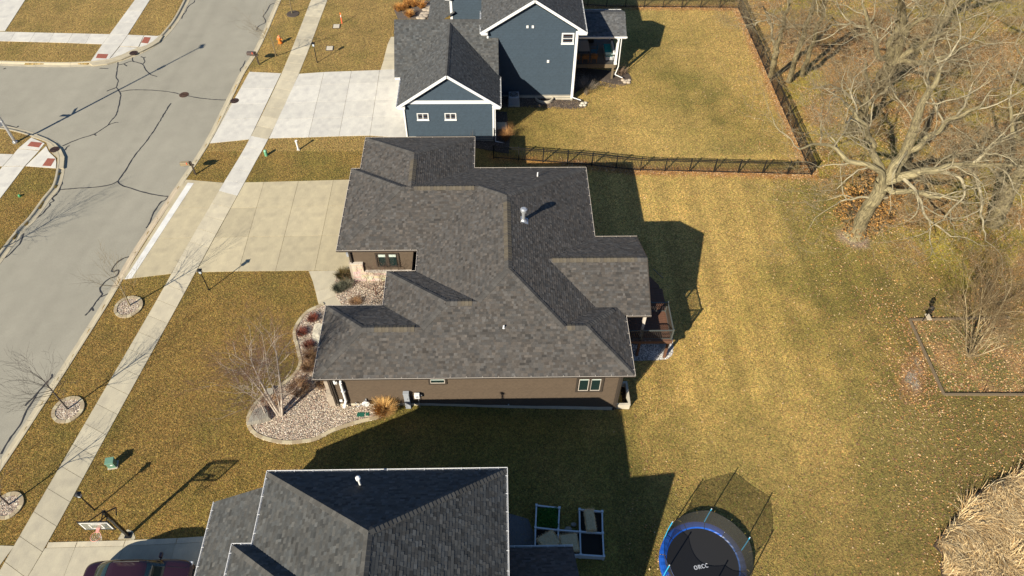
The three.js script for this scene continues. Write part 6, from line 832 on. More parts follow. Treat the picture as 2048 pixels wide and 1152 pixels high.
const deckBed = smoothLine(GP([[1258, 722], [1330, 719], [1342, 713], [1346, 704], [1345, 672]]), 3).concat([[10.2, -29], [7.0, -29], [6.8, -23.8]]);
struct('gravel_base', prism(bedMainPoly, (x) => gy(x) + 0.02, 0.1), mat([0.27, 0.21, 0.17], 0.95, { map: g1 })); struct('gravel_base', prism(bedEntryPoly, (x) => gy(x) + 0.02, 0.1), mat([0.33, 0.24, 0.19], 0.95, { map: g1 })); struct('gravel_base', prism(deckBed, (x) => gy(x) + 0.02, 0.1), mat([0.3, 0.28, 0.25], 0.95, { map: g1 })); for (const q of rings) struct('gravel_base', prism(disc(q), 0.02, 0.1), mat([0.22, 0.19, 0.16], 0.95, { map: g1 }));
gravelBed([[bedMainPoly, 0.66], [bedEntryPoly, 0.22], ...rings.map((q) => [disc(q), 0.034])], 56000, 61, pinkish, 'gravel', 'mixed pink and cream gravel in the front beds and tree rings');
scene.children.filter((o) => o.name.startsWith('mulch_bed')).forEach((o, i) => { if (i > 2) return; const p = [[[0.0, -51.6], [6.4, -51.6], [7.3, -51.3], [7.6, -50.7], [6.5, -50.3], [3, -50.3], [0.2, -50]], [[6.6, -56.6], [10.8, -56.6], [11.6, -55.6], [11.9, -54.6], [10.4, -54.0], [8.4, -54.2], [6.7, -53.0]], [[-6.8, -45.6], [-0.2, -45.6], [-0.2, -49.5], [0.9, -49.5], [1.1, -46.3], [1.0, -44.3], [-3, -44.9], [-6.8, -45.0]]][i]; gravelBed([[p, 1]], 3200, 70 + i, [[0.09, 0.065, 0.05], [0.16, 0.115, 0.085], [0.05, 0.04, 0.034], [0.22, 0.17, 0.13]], 'mulch', 'dark wood mulch ' + ['under the blue side wall', 'round the blue porch', 'beside the blue garage'][i]); });
gravelBed([[deckBed, 1]], 9000, 62, [[0.75, 0.72, 0.68], [0.6, 0.58, 0.55], [0.85, 0.82, 0.78], [0.35, 0.33, 0.31], [0.5, 0.46, 0.4]], 'gravel', 'whitish gravel under the back deck');
{ // concrete edging round the front bed
  const e = thing('bed_edging', 'curved tan concrete edging round the front gravel bed', 'edging'), n = Math.floor(bedMain.length / 2), out = bedMain, inn = offsetLine(bedMain, 0.2), inn2 = inPoly(inn[20][0], inn[20][1], bedMainPoly) ? inn : offsetLine(bedMain, -0.2); for (let i = 0; i < n; i++) { const k = i * 2, k2 = Math.min(out.length - 1, k + 2), q = [out[k], out[k + 1], out[k2], inn2[k2], inn2[k + 1], inn2[k]]; part('edging_length', prism(q.map((p, j) => { const c = (j === 0 || j === 5) ? 0.01 : 0; return [lerp(p[0], q[1][0], c), lerp(p[1], q[1][1], c)]; }), (x) => gy(x) + 0.085, 0.15), i % 2 ? M.edging : M.concWarm, e); }
}
function boulder(name, label, x, z, pts, m, seed) { // faceted block: convex-ish lump from plan points and heights
  const b = new Buf(), r = mul(seed), n = pts.length, top = pts.map(([a, c, h]) => [a * 0.88, h, c * 0.88]), mid = pts.map(([a, c, h]) => [a * (1 + 0.05 * r()), h * 0.45, c * (1 + 0.05 * r())]), bot = pts.map(([a, c]) => [a, -0.05, c]), cx = [0, 1, 2].map((k) => top.reduce((s, p) => s + p[k], 0) / n); cx[1] += 0.03; for (let i = 0; i < n; i++) { const j = (i + 1) % n; b.quad(bot[i], mid[i], mid[j], bot[j]); b.quad(mid[i], top[i], top[j], mid[j]); b.tri(top[i], cx, top[j]); } const g = b.geo(); g.translate(x, gy(x), z); return solo(name, g, m, label, 'boulder');
}
{ const p = G(641, 672), q = G(521, 838), s = G(540, 786); boulder('boulder', 'pale triangular standing boulder between the red shrubs', p.x, p.z, [[-0.42, 0.42, 0.15], [0.0, 0.62, 0.12], [0.62, 0.1, 0.25], [0.5, -0.18, 0.7], [0.05, -0.35, 0.95], [-0.28, -0.25, 0.9], [-0.42, 0.1, 0.5]], M.boulder, 3); boulder('boulder', 'large flat grey slab boulder left of the birch stems', q.x, q.z, [[-0.62, 0.42, 0.3], [0.1, 0.32, 0.38], [0.62, 0.1, 0.36], [0.45, -0.35, 0.32], [0.1, -0.75, 0.3], [-0.4, -0.45, 0.34], [-0.55, 0.0, 0.32]], M.boulderGrey, 4); boulder('boulder', 'small grey stone under the birch near the bed edge', s.x, s.z, [[-0.28, 0.14, 0.1], [0.05, 0.26, 0.12], [0.28, 0.05, 0.22], [0.22, -0.18, 0.3], [-0.15, -0.18, 0.26], [-0.3, 0, 0.16]], M.boulderGrey, 5); }
// bushes made of many bent blades or twigs
function tuft(name, label, category, x, z, o) {
  const t = thing(name, label, category, [x, gy(x), z], 0, o.group), r = mul(o.seed), W = new Wood(), b = new Buf();
  for (let i = 0; i < o.n; i++) { const a = r() * 6.283, lean = o.lean * Math.pow(r(), 0.6), L = o.h * (0.55 + 0.5 * r()), d = V3(Math.cos(a) * lean, 1, Math.sin(a) * lean).normalize(), base = V3(Math.cos(a) * o.base * r(), 0, Math.sin(a) * o.base * r()), mid = base.clone().addScaledVector(d, L * 0.55), tip = mid.clone().addScaledVector(V3(d.x * 1.5, d.y * (o.droop ?? 0.55), d.z * 1.5).normalize(), L * 0.5), c = o.col[Math.floor(r() * o.col.length)], k = 0.7 + 0.6 * r(), cc = [c[0] * k, c[1] * k, c[2] * k], s = V3(-Math.sin(a), 0, Math.cos(a)).multiplyScalar(o.w), f = (v, m) => [v.x + s.x * m, v.y, v.z + s.z * m]; b.quad(f(base, -1), f(base, 1), f(mid, 0.8), f(mid, -0.8), cc); b.tri(f(mid, -0.8), f(mid, 0.8), f(tip, 0), cc); if (o.leaf && r() < o.leaf) { const q = base.clone().lerp(tip, 0.4 + 0.6 * r()), e = V3(r() - 0.5, r() - 0.2, r() - 0.5).normalize().multiplyScalar(o.leafSize), g = V3(r() - 0.5, r() - 0.5, r() - 0.5).normalize().multiplyScalar(o.leafSize * 0.7); b.tri([q.x, q.y, q.z], [q.x + e.x, q.y + e.y, q.z + e.z], [q.x + g.x, q.y + g.y, q.z + g.z], cc); } }
  part(o.part || 'foliage', b.geo(), M.bladeV, t); return t;
}
M.bladeV = mat([1, 1, 1], 0.9, { vertexColors: true, side: THREE.DoubleSide });
const B = (u, v) => { const p = G(u, v); return [p.x, p.z]; };
tuft('ornamental_grass', 'straw coloured clump of ornamental grass against the brown side wall', 'grass clump', -6.42, -20.95, { seed: 71, n: 1500, h: 1.25, lean: 0.62, base: 0.22, w: 0.009, col: [[0.62, 0.36, 0.11], [0.50, 0.27, 0.08], [0.74, 0.50, 0.2], [0.32, 0.17, 0.06]], leaf: 0.5, leafSize: 0.05 });
{ const red = [[0.16, 0.035, 0.022], [0.24, 0.06, 0.035], [0.10, 0.02, 0.018], [0.30, 0.10, 0.05]], o = (s) => ({ seed: s, n: 420, h: 0.5, lean: 1.1, base: 0.18, w: 0.006, droop: 0.9, col: red, leaf: 1, leafSize: 0.05, group: 'low red shrubs by the front corner' }); tuft('red_shrub', 'low red shrub above the triangular boulder', 'shrub', ...B(626, 640), o(81)); tuft('red_shrub', 'low red shrub left of the triangular boulder', 'shrub', ...B(604, 668), o(82)); tuft('red_shrub', 'low red shrub below the triangular boulder', 'shrub', ...B(618, 693), o(83)); }
{ const tan = [[0.34, 0.20, 0.10], [0.26, 0.13, 0.06], [0.42, 0.27, 0.13], [0.16, 0.09, 0.05]]; tuft('dry_shrub', 'brown dry perennial under the front roof edge nearest the red shrubs', 'shrub', ...B(622, 716), { seed: 84, n: 700, h: 0.7, lean: 0.9, base: 0.25, w: 0.005, col: tan, leaf: 1, leafSize: 0.05 }); tuft('dry_shrub', 'brown dry perennial under the front roof corner', 'shrub', ...B(616, 738), { seed: 85, n: 600, h: 0.6, lean: 1, base: 0.25, w: 0.005, col: tan, leaf: 1, leafSize: 0.05 }); tuft('dry_shrub', 'leafy brown heap right of the birch stems', 'shrub', ...B(598, 778), { seed: 86, n: 900, h: 0.55, lean: 1.6, base: 0.5, w: 0.005, col: tan, leaf: 1, leafSize: 0.055 }); tuft('dry_shrub', 'thin brown twigs at the foot of the stone pier', 'shrub', ...B(644, 772), { seed: 87, n: 350, h: 0.6, lean: 1.0, base: 0.2, w: 0.005, col: tan, leaf: 0.8, leafSize: 0.05 }); tuft('dry_shrub', 'brown leaf litter mound at the birch foot', 'shrub', ...B(544, 802), { seed: 88, n: 700, h: 0.3, lean: 2.2, base: 0.5, w: 0.006, col: tan, leaf: 1, leafSize: 0.055 }); tuft('dry_shrub', 'brown dry shrub under the small porch gable', 'shrub', ...B(712, 607), { seed: 89, n: 450, h: 0.5, lean: 1.1, base: 0.25, w: 0.005, col: tan, leaf: 1, leafSize: 0.05 }); }
tuft('evergreen_bush', 'round dark olive bush at the garage corner', 'bush', ...B(689, 557), { seed: 90, n: 1500, h: 0.75, lean: 0.8, base: 0.25, w: 0.006, droop: 0.8, col: [[0.10, 0.075, 0.018], [0.06, 0.055, 0.012], [0.20, 0.12, 0.03], [0.03, 0.03, 0.012]], leaf: 1, leafSize: 0.05 });
{ const sage = [[0.19, 0.18, 0.12], [0.13, 0.14, 0.09], [0.26, 0.22, 0.15]], o = (s) => ({ seed: s, n: 800, h: 0.6, lean: 1.0, base: 0.25, w: 0.006, droop: 0.85, col: sage, leaf: 1, leafSize: 0.045 }); tuft('sage_bush', 'grey green bush just below the olive bush', 'bush', ...B(693, 573), o(91)); tuft('sage_bush', 'darker grey green bush nearest the curved walkway', 'bush', ...B(679, 581), { ...o(92), col: [[0.08, 0.09, 0.055], [0.12, 0.12, 0.08]] }); }
{ const or = [[0.55, 0.25, 0.05], [0.45, 0.18, 0.04], [0.62, 0.36, 0.1], [0.3, 0.12, 0.03]], g = { n: 500, h: 0.8, lean: 0.8, base: 0.2, w: 0.011, col: or, leaf: 0.6, leafSize: 0.06, group: 'orange grasses in front of the blue house' }; [[797, 22, 'leftmost orange grass clump in the blue house front bed'], [806, 20, 'orange grass clump second from the left in the blue house bed'], [816, 12, 'tallest orange red clump at the back of the blue house bed'], [827, 13, 'orange clump behind the bare patch of the blue house bed'], [843, 16, 'yellow orange grass clump beside the white stones'], [819, 34, 'orange grass clump nearest the blue house garage roof']].forEach(([u, v, l], i) => tuft('orange_grass', l, 'grass clump', ...B(u, v), { ...g, seed: 110 + i })); }
tuft('bare_shrub', 'orange brown bare shrub beside the right corner of the blue garage', 'shrub', 0.75, -45.9, { seed: 93, n: 260, h: 1.5, lean: 0.6, base: 0.3, w: 0.007, droop: 0.9, col: [[0.42, 0.22, 0.08], [0.3, 0.14, 0.05]], leaf: 0.6, leafSize: 0.06 });
tuft('dry_stalks', 'tangle of dead stalks in the shade beside the blue porch', 'shrub', 7.8, -53.4, { seed: 94, n: 420, h: 0.9, lean: 0.9, base: 0.9, w: 0.008, droop: 0.7, col: [[0.2, 0.16, 0.12], [0.32, 0.27, 0.22], [0.12, 0.1, 0.08]] });
tuft('dry_stalks', 'dry twiggy plant by the right end of the blue porch', 'shrub', 11.2, -56.1, { seed: 95, n: 260, h: 0.9, lean: 0.7, base: 0.4, w: 0.007, droop: 0.8, col: [[0.3, 0.2, 0.12], [0.2, 0.14, 0.1]] });
tuft('dry_stalks', 'few dark stalks in front of the blue garage wall', 'shrub', -1.9, -45.2, { seed: 96, n: 14, h: 1.3, lean: 0.5, base: 0.1, w: 0.010, droop: 1, col: [[0.07, 0.06, 0.05]] });
{ // white stones by the blue house
  const r = mul(55), t = thing('dry_creek', 'band of pale flat stones in the blue house front bed', 'stones'); [[855, 14], [862, 15], [851, 21], [859, 22], [846, 28], [854, 28], [863, 25], [843, 34], [851, 33], [838, 37], [845, 37], [861, 19]].forEach(([u, v]) => { const p = G(u, v), g = new THREE.IcosahedronGeometry(0.28, 1); g.scale(1 + 0.5 * r(), 0.35, 0.8 + 0.4 * r()); g.rotateY(r() * 6); g.translate(p.x, 0.08, p.z); part('stone', g, M.stone, t); }); struct('mulch_bed', prism(GP([[788, 20], [800, 8], [840, 2], [866, 2], [866, 38], [796, 38]]), 0.03, 0.1), mat([0.16, 0.13, 0.11], 0.98, { map: g1 }));
  const dr = thing('splash_stones', 'small pile of pale stones at the porch downspout', 'stones'); [[11.3, -55.1], [11.6, -55.0], [11.45, -54.8], [11.75, -54.75], [11.85, -55.1]].forEach(([x, z], i) => { const g = new THREE.IcosahedronGeometry(0.13 + 0.05 * r(), 1); g.scale(1.2, 0.7, 1); g.translate(x, gy(x) + 0.08, z); part('stone', g, M.stone, dr); });
  const d2 = thing('splash_stones', 'small pile of tan stones at the blue side wall downspout', 'stones'); [[7.35, -51.2], [7.5, -50.95], [7.2, -50.9], [7.6, -51.3]].forEach(([x, z]) => { const g = new THREE.IcosahedronGeometry(0.11 + 0.05 * r(), 1); g.scale(1.2, 0.7, 1); g.translate(x, gy(x) + 0.08, z); part('stone', g, M.boulder, d2); });
}
{ // birch and small ornamental tree at the front of the brown house
  const BO = { max: 3, num: [5, 4, 4], taper: 0.5, wob: 0.4, up: 0.02, from: 0.25, ang: 0.7, shr: [0.5, 0.8], thin: 0.0035, minY: -0.4, len: 1.5, rad: 0.02 }, b = G(560, 832); const at = (u, v, h) => rel(b, u, v, h);
  tree('birch_tree', 'multi stemmed pale birch with a haze of fine reddish twigs', null, b, 41, [[[V3(0.12, 0, 0), at(563, 785, 2.0), at(557, 740, 4.0), at(552, 700, 5.2)], 0.08, 0.022, 13], [[V3(0, 0, -0.05), at(540, 797, 1.7), at(518, 756, 3.6), at(500, 715, 5.4)], 0.085, 0.022, 15], [[V3(-0.1, 0, 0), at(535, 800, 1.5), at(512, 770, 2.9), at(480, 735, 4.6)], 0.075, 0.02, 14], [[V3(-0.75, 0, 0.05), at(520, 806, 1.2), at(496, 787, 2.4), at(462, 770, 3.6)], 0.04, 0.012, 11], [[V3(0.05, 0, 0.05), at(556, 800, 1.4), at(536, 745, 4.2), at(530, 700, 5.6)], 0.04, 0.014, 12]], BO, [M.birch, M.birch, M.birchTwig]);
  const c = G(753, 590); c.y = gy(c.x); tree('ornamental_tree', 'small bare reddish ornamental tree beside the front entry', null, c, 42, [[[V3(0, 0, 0), V3(0.02, 0.5, 0.02), V3(0, 1.2, 0)], 0.045, 0.025, 9], [[V3(0, 0.4, 0), V3(-0.5, 0.9, 0.1), V3(-0.9, 1.3, 0.2)], 0.025, 0.012, 7], [[V3(0, 0.5, 0), V3(0.4, 1.1, -0.2), V3(0.6, 1.6, -0.3)], 0.025, 0.012, 7]], { ...BO, len: 0.8, rad: 0.014, num: [3, 3, 3] }, [M.twigDark, M.birchTwig, M.birchTwig]);
  const s = G(1938, 714); s.y = gy(s.x) - 0.05; const SO = { max: 3, num: [4, 4, 3], taper: 0.6, wob: 0.4, up: 0.05, from: 0.2, ang: 0.5, shr: [0.6, 0.85], thin: 0.006, minY: -0.1, len: 1.5, rad: 0.03 }, sa = (u, v, h) => rel(s, u, v, h);
  tree('multi_stem_shrub', 'fan of pale bare stems growing inside the timber bordered plot', null, s, 43, [[[V3(0, 0, 0), sa(1955, 690, 1.2), sa(1988, 640, 2.6), sa(2022, 575, 4.4)], 0.07, 0.02, 10], [[V3(0, 0, 0), sa(1970, 706, 0.7), sa(2010, 690, 1.4)], 0.07, 0.02, 6], [[V3(0, 0, 0), sa(1932, 690, 1.2), sa(1934, 640, 3), sa(1930, 590, 4.6)], 0.05, 0.015, 9], [[V3(0, 0, 0), sa(1950, 680, 1.4), sa(1960, 630, 3.2), sa(1965, 580, 4.6)], 0.05, 0.015, 10], [[V3(0, 0, 0), sa(1942, 685, 1.3), sa(1945, 640, 2.8)], 0.04, 0.015, 8], [[V3(0, 0, 0), sa(1975, 680, 1.4), sa(2000, 620, 3.0)], 0.05, 0.015, 9]], SO, [mat([0.46, 0.36, 0.2], 0.9), mat([0.40, 0.31, 0.17], 0.9), mat([0.22, 0.15, 0.07], 0.9)], 'shrub');
}
{ // brown leafy shoots round the great oak's trunk
  const c = G(1712, 462), r = mul(97), L = []; for (let i = 0; i < 7000; i++) { const a = r() * 6.283, rad = Math.sqrt(r()) * (0.7 + 1.3 * vn(a * 1.3, 3, 8)), h = rr(r, 1.0, 4.2) - rad * 0.5, k = 0.6 + 0.7 * r(), cc = r() < 0.55 ? [0.44, 0.23, 0.06] : r() < 0.5 ? [0.28, 0.14, 0.045] : [0.12, 0.08, 0.03]; if (vn(a * 1.4 + 7, h * 1.2, 5) < 0.35) continue; L.push({ p: V3(c.x + 0.45 + Math.cos(a) * (0.5 + rad), gy(c.x) + h, c.z - 0.45 + Math.sin(a) * (0.4 + rad)), q: spin(r, 1.5), s: 0.09 + 0.07 * r(), c: COL(cc[0] * k, cc[1] * k, cc[2] * k) }); }
  const t = thing('leafy_shoots', 'clump of clinging brown leaves round the largest oak trunk', 'leaves', [0, 0, 0]), W = new Wood(); for (let i = 0; i < 120; i++) { const a = r() * 6.283, p = V3(c.x + 0.45 + Math.cos(a) * 0.6, gy(c.x) + rr(r, 0.3, 2.2), c.z - 0.45 + Math.sin(a) * 0.6), q = p.clone().add(V3(Math.cos(a) * rr(r, 0.5, 1.8), rr(r, 0.2, 1.2), Math.sin(a) * rr(r, 0.5, 1.8))); W.tube([p, p.clone().lerp(q, 0.5).add(V3(0, 0.1, 0)), q], [0.014, 0.009, 0.004]); } part('twigs', W.geo(), M.twigDark, t).userData.kind = 'stuff'; scatter('leaves', leafGeo(), M.leaf, L, '', '', t);
}
function leafGeo() { const b = new Buf(); b.quad([-0.5, 0, 0], [0, 0.08, 0.38], [0.55, 0, 0], [0, 0.08, -0.38]); return b.geo(); }
{ // fallen leaves: thick along the fences and under the trees, thin on the lawns
  const r = mul(98), L = [], pal = [[0.50, 0.24, 0.07], [0.40, 0.20, 0.08], [0.58, 0.36, 0.16], [0.28, 0.13, 0.06], [0.62, 0.44, 0.24], [0.22, 0.12, 0.07]]; const put = (x, z, s) => { const c = pal[Math.floor(r() * pal.length)], k = 0.75 + 0.5 * r(); L.push({ p: V3(x, gy(x) + 0.035 + 0.02 * r(), z), q: spin(r, 0.5), s: s * (0.75 + 0.6 * r()), c: COL(c[0] * k, c[1] * k, c[2] * k) }); };
  let n = 0; while (n < 100000) { const x = rr(r, 6.5, 50), z = rr(r, -75, -7); const nn = fbm(x * 0.35, z * 0.35, 77, 3), wood = sstep(-3, 5, x - (z < -43 ? 25 : lerp(24, 33, clamp((z + 43) / 18)))) * sstep(-24, -32, z); let d = 0.025 + 0.16 * sstep(14, 27, x) + 0.9 * wood * sstep(0.35, 0.62, nn); if (x > plot.x0 - 0.8 && x < plot.x1 && z > plot.z0 - 0.3 && z < plot.z1) d += 0.55; if (Math.hypot((x - 25.5) / 1.1, (z + 24) / 2) < 1.1) d += 0.3; if (x > 22 && z > -24) d += 0.10; { const e = Math.abs((x - 26) + (z + 18) - 4.2); if (x > 21 && z > -22 && e < 1.2) d += 0.55 * (1.2 - e); } if (x > 24.2 && x < 26.9 && z > -31 && z < -21) d += 0.25; if (r() < d) { put(x, z, 0.088); n++; } }
  for (const [[[ax, az], [bx, bz]], k] of [[fenceLine.s, 5200], [fenceLine.e, 5200], [fenceLine.n, 3000]]) for (let i = 0; i < k; i++) { const t = r(), off = (r() + r() - 1) * 0.7, dx = bx - ax, dz = bz - az, l = Math.hypot(dx, dz), x = ax + dx * t - dz / l * off, z = az + dz * t + dx / l * off; if (x > 5) put(x, z, 0.08); }
  scatter('fallen_leaves', leafGeo(), M.leaf, L, 'orange and brown fallen leaves under the trees and along the fences', 'leaves');
}
{ // lodged pale reeds in the lower right corner
  const poly = GP([[2120, 880], [2048, 938], [1975, 968], [1935, 1000], [1905, 1040], [1880, 1070], [1866, 1092], [1885, 1110], [1880, 1130], [1888, 1200], [2150, 1200]]), r = mul(99), L = [], xs = poly.map((p) => p[0]), zs = poly.map((p) => p[1]); const g = new Buf(); { const p = [[0, 0, 0.5], [0.35, 0.16, 0.5], [0.72, 0.22, 0.38], [1, 0.17, 0.02]]; for (let i = 0; i < 3; i++) g.quad([p[i][0], p[i][1], -p[i][2]], [p[i][0], p[i][1], p[i][2]], [p[i + 1][0], p[i + 1][1], p[i + 1][2]], [p[i + 1][0], p[i + 1][1], -p[i + 1][2]]); }
  while (L.length < 17000) { const x = rr(r, Math.min(...xs), Math.max(...xs)), z = rr(r, Math.min(...zs), Math.max(...zs)); if (!inPoly(x, z, poly)) continue; const cl = fbm(x * 1.1, z * 1.1, 201, 3), far = Math.min(1, Math.max(0, (x + z * 0.75 - 15.5) / 3)); if (cl < 0.49 && r() < 0.96 * (0.45 + 0.55 * far)) continue; const a = -0.75 + 4.2 * (fbm(x * 0.8, z * 0.8, 301, 2) - 0.5) + 1.3 * (r() - 0.5) + (r() < 0.12 ? 2 * r() : 0), k = 0.6 + 0.8 * r(), c = r() < 0.7 ? [0.66, 0.48, 0.24] : r() < 0.6 ? [0.45, 0.28, 0.11] : [0.70, 0.56, 0.33]; L.push({ p: V3(x, gy(x) + 0.05 + 0.5 * cl * r(), z), q: new THREE.Quaternion().setFromEuler(new THREE.Euler(0, a, 0.25 * (r() - 0.35), 'YXZ')), s: V3(rr(r, 0.4, 1.2), rr(r, 0.6, 2.2), rr(r, 0.014, 0.034)), c: COL(c[0] * k, c[1] * k, c[2] * k) }); }
  scatter('reeds', g.geo(), M.blade, L, 'flattened pale dry reeds in the lower right corner', 'reeds'); struct('reed_soil', prism(poly, (x) => gy(x) + 0.05, 0.1), mat([0.075, 0.05, 0.035], 0.98, { map: g1 }));
  const tw = []; for (let i = 0; i < 26; i++) { const p = G(rr(r, 1920, 2060), rr(r, 1020, 1150)), a = r() * 6.28; tw.push(bar(V3(p.x, gy(p.x) + 0.3, p.z), V3(p.x + Math.cos(a) * 1.1, gy(p.x) + 0.3 + 0.3 * r(), p.z + Math.sin(a) * 1.1), 0.012, 0.006, 4)); } solo('dead_stalks', tw, M.twigDark, 'dark dead stalks lying across the flattened reeds', 'stalks', null, 'stuff');
}
{ // short turf blades standing on every lawn
  const r = mul(131), L = [], g = new Buf(); for (let k = 0; k < 5; k++) { const a = k * 1.257 + 0.4, c = Math.cos(a), s = Math.sin(a), o = 0.25; g.tri([c * o - s * 0.16, 0, s * o + c * 0.16], [c * o + s * 0.16, 0, s * o - c * 0.16], [c * 1.0, 0.75 + 0.25 * (k % 2), s * 1.0]); } const geo = g.geo();
  const walk = [bedMainPoly, bedEntryPoly, deckBed]; const paved = []; scene.traverse((o) => { if (o.isMesh && o.name === 'slab') { o.geometry.computeBoundingBox(); const p = o.geometry.attributes.position, poly = []; const bb = o.geometry.boundingBox; paved.push([bb.min.x, bb.max.x, bb.min.z, bb.max.z, o]); } });
  const grid2 = new Map(), key = (x, z) => Math.floor(x / 0.25) * 4096 + Math.floor(z / 0.25); for (const [x0, x1, z0, z1, o] of paved) { const p = o.geometry.attributes.position; for (let i = 0; i < p.count; i += 3) { const ax = p.getX(i), az = p.getZ(i), bx = p.getX(i + 1), bz = p.getZ(i + 1), cx = p.getX(i + 2), cz = p.getZ(i + 2), ar = (bx - ax) * (cz - az) - (cx - ax) * (bz - az); if (Math.abs(ar) < 1e-4) continue; for (let x = Math.floor(Math.min(ax, bx, cx) * 4) / 4; x <= Math.max(ax, bx, cx) + 0.25; x += 0.25) for (let z = Math.floor(Math.min(az, bz, cz) * 4) / 4; z <= Math.max(az, bz, cz) + 0.25; z += 0.25) { const k = key(x + 0.01, z + 0.01), t = grid2.get(k) || []; t.push([ax, az, bx, bz, cx, cz]); grid2.set(k, t); } } }
  const onSlab = (x, z) => { for (const [ax, az, bx, bz, cx, cz] of grid2.get(key(x, z)) || []) { const s = (bx - ax) * (z - az) - (bz - az) * (x - ax), t = (cx - bx) * (z - bz) - (cz - bz) * (x - bx), u = (ax - cx) * (z - cz) - (az - cz) * (x - cx); if ((s >= 0 && t >= 0 && u >= 0) || (s <= 0 && t <= 0 && u <= 0)) return true; } return false; };
  const houseFoot = [[-9.3, 6.7, -41.3, -21.5], [-7, -0.2, -57, -45.7], [-0.7, 6.4, -64, -51.6], [-13, 0, -14.3, 0], [6.4, 8.6, -31.5, -25.5]], edgeR = offsetLine(kerbR, KW + 0.02), edgeNW = offsetLine(kerbNW, -KW - 0.02), edgeSW = offsetLine(kerbSW, KW + 0.02), E2 = [...edgeR, [500, edgeR[edgeR.length - 1][1]], [500, edgeR[0][1]]], N2 = [...edgeNW, [edgeNW[edgeNW.length - 1][0] - 200, edgeNW[edgeNW.length - 1][1]], [edgeNW[0][0], edgeNW[0][1] - 200]], S2 = [...edgeSW, [edgeSW[0][0], edgeSW[edgeSW.length - 1][1]]];
  let guard = 0; while (L.length < TURF_COUNT && guard++ < 3e6) {
    const u = r() * 2120 - 36, v = r() * 1200 - 24, p = G(u, v), x = p.x, z = p.z; if (z < -76 || x < -52 || x > 50) continue;
    if (houseFoot.some(([a, b, c, d]) => x > a && x < b && z > c && z < d)) continue; if (x < -10 && !(inPoly(x, z, E2) || inPoly(x, z, N2) || inPoly(x, z, S2))) continue; if (x < -6 && onSlab(x, z)) continue; if (walk.some((w) => inPoly(x, z, w))) continue; if (x > 26 && z > -18 && (x - 26) + (z + 18) > 5) continue;
    const c = turfColor(x, z), cl = vn(x * 9, z * 9, 61) * 0.5 + vn(x * 20, z * 20, 62) * 0.5, k = (0.6 + 1.05 * r()) * (0.65 + 0.8 * cl), gr = r() < 0.22 ? [0.72, 1.05, 0.7] : r() < 0.2 ? [1.2, 1.15, 1.3] : [1, 1, 1]; L.push({ p: V3(x, gy(x) - 0.005, z), q: spin(r, 0.35), s: V3(0.035 + 0.03 * r(), (0.03 + 0.045 * r()) * (0.6 + 0.8 * cl), 0.035 + 0.03 * r()), c: COL(c[0] * k * gr[0], c[1] * k * gr[1], c[2] * k * gr[2]) });
  }
  scatter('grass', geo, M.blade, L, 'short dry grass blades over all the lawns', 'grass');
}
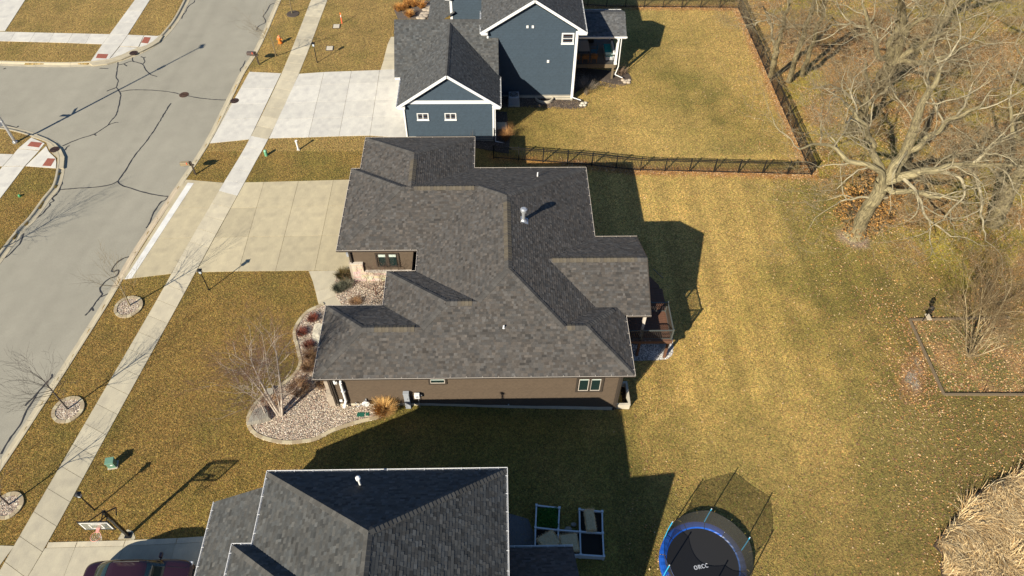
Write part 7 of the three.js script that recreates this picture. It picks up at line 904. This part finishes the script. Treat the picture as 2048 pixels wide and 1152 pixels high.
// ---------------------------------------------------------------- timber bordered plot and small things in the back yards
{
  const t = thing('plot_border', 'low weathered timber border of the bare plot at the right edge', 'edging'), y = (x) => gy(x) + 0.085, run = (a, b, n) => { for (let i = 0; i < n; i++) { const u = i / n, w = (i + 0.985) / n, p = V3(lerp(a[0], b[0], u), 0, lerp(a[1], b[1], u)), q = V3(lerp(a[0], b[0], w), 0, lerp(a[1], b[1], w)); p.y = y(p.x); q.y = y(q.x); part('timber', beam(p, q, 0.12, 0.15), M.timber, t); } };
  run([plot.x0, plot.z0], [plot.x1, plot.z0 - 0.1], 3); run([plot.x0, plot.z0], [plot.x0 - 0.05, plot.z1], 3); run([plot.x0 - 0.05, plot.z1], [plot.x1, plot.z1 + 0.1], 3);
  const stake = (u, v, tu, tv, label) => { const p = G(u, v), b = thing('stake', label, 'stake', [p.x, gy(p.x), p.z], 0, 'thin dark stakes at the plot border'); part('shaft', bar(V3(0, 0, 0), V3(0.02, 0.75, 0), 0.02, 0.015, 6), M.black, b); part('cap', new THREE.SphereGeometry(0.025, 6, 5).translate(0.02, 0.76, 0), M.black, b); }; stake(1964, 789, 0, 0, 'thin dark stake on the lower timber border'); stake(2043, 789, 0, 0, 'thin dark stake at the right edge of the picture');
  const p = G(1843, 644), f = thing('bird_feeder', 'small black feeder on a leaning pole at the plot corner', 'bird feeder', [p.x, gy(p.x), p.z]); part('pole', bar(V3(0, 0, 0), V3(0.2, 1.75, -0.15), 0.025, 0.02, 6), M.black, f); part('body', [rbox(0.16, 0.4, 0.3, 0.03, 0.14, 1.15, -0.1), new THREE.ConeGeometry(0.2, 0.22, 4).translate(0.14, 1.45, -0.1)], M.black, f); part('tray', rbox(0.3, 0.05, 0.5, 0.02, 0.2, 0.55, 0.0), mat([0.5, 0.42, 0.3], 0.8), f);
  const bale = (name, label, x, z, w, h, d, turn, seed) => { const r = mul(seed), b = thing(name, label, 'straw bale', [x, gy(x) + 0.36, z], turn), q = new Buf(); part('block', rbox(w * 0.94, h * 0.94, d * 0.94, 0.05, 0, h / 2, 0), mat([0.75, 0.6, 0.36], 0.98, { map: g1 }), b); for (let i = 0; i < 1300; i++) { const sd = Math.floor(r() * 3), x0 = (r() - 0.5) * w, z0 = (r() - 0.5) * d, y0 = sd === 0 ? h : r() * h, xx = sd === 1 ? Math.sign(x0) * w / 2 : x0, zz = sd === 2 ? Math.sign(z0) * d / 2 : z0, a = r() * 6.28, l = 0.05 + 0.08 * r(), dx = Math.cos(a) * l, dz = Math.sin(a) * l, k = 0.6 + 0.7 * r(); q.tri([xx, y0, zz], [xx + 0.008, y0 + 0.01, zz + 0.008], [xx + dx, y0 + 0.03 * r(), zz + dz], [0.85 * k, 0.68 * k, 0.4 * k]); } part('straw', q.geo(), M.bladeV, b).userData.kind = 'stuff'; };
  bale('straw_bale', 'tight straw bale lying across the upper right garden bed', 4.66, -14.62, 0.5, 0.4, 1.12, 0.05, 141); bale('straw_bale', 'loose straw heap in the left lower garden bed', 2.45, -13.55, 0.95, 0.28, 0.8, 0.5, 142); bale('straw_bale', 'straw bale in the middle garden bed', 3.5, -13.45, 0.9, 0.32, 0.9, 0.1, 143);
  const v = [[0.05, 0.2, 0.03], [0.08, 0.28, 0.04], [0.03, 0.12, 0.02], [0.2, 0.3, 0.05]], w = thing('green_crop', 'dense green plants in the upper left garden bed', 'plants', [2.48, gy(2.5) + 0.31, -14.8]), r = mul(145), q = new Buf(); for (let i = 0; i < 4200; i++) { const x = (r() - 0.5) * 1.02, z = (r() - 0.5) * 1.0, a = r() * 6.28, l = 0.04 + 0.06 * r(), y = 0.05 + 0.12 * r(), c = v[Math.floor(r() * 4)]; q.tri([x, 0, z], [x + Math.cos(a) * l, y, z + Math.sin(a) * l], [x - Math.sin(a) * l, y * 0.9, z + Math.cos(a) * l], c); } part('leaves', q.geo(), M.bladeV, w);
  const st = (x, z, s, label) => { const g = new THREE.IcosahedronGeometry(s, 1); g.scale(1.2, 0.5, 0.9); g.translate(x, gy(x) + 0.08, z); solo('garden_stone', g, M.boulderGrey, label, 'stone'); }; st(3.55, -14.35, 0.17, 'grey stone beside the middle garden bed'); st(3.85, -14.6, 0.13, 'small upright grey stone left of the straw bale');
  struct('gravel_base', prism([[0.1, -15.3], [1.5, -14.9], [1.75, -14.2], [1.7, -9], [0.1, -9]], (x) => gy(x) + 0.02, 0.1), mat([0.16, 0.16, 0.16], 0.95, { map: g1 }));
  { const pb = [[-9.95, -15.0], [-12.0, -15.5], [-13.2, -15.3], [-13.9, -14.5], [-14.2, -13.2], [-13.0, -13.0], [-9.95, -14.3]]; struct('gravel_base', prism(pb, 0.025, 0.1), mat([0.42, 0.30, 0.2], 0.95, { map: g1 })); gravelBed([[pb, 1]], 3500, 63, [[0.55, 0.38, 0.26], [0.35, 0.22, 0.14], [0.66, 0.52, 0.38], [0.22, 0.13, 0.09]], 'gravel', 'brownish gravel bed beside the grey house garage'); }
  const br = thing('fallen_branch', 'small pale fallen twig beside the bare earth strip', 'branch', [0, 0, 0]), p1 = G(1798, 793), W = new Wood(); W.tube([V3(p1.x, gy(p1.x) + 0.05, p1.z), V3(p1.x + 0.12, gy(p1.x) + 0.08, p1.z - 0.2), V3(p1.x + 0.2, gy(p1.x) + 0.06, p1.z - 0.35)], [0.02, 0.015, 0.008]); part('twigs', W.geo(), M.twigPale, br);
}
scene.traverse((o) => { if (o.isMesh) { o.castShadow = true; o.receiveShadow = true; } });
renderer.render(scene, camera);
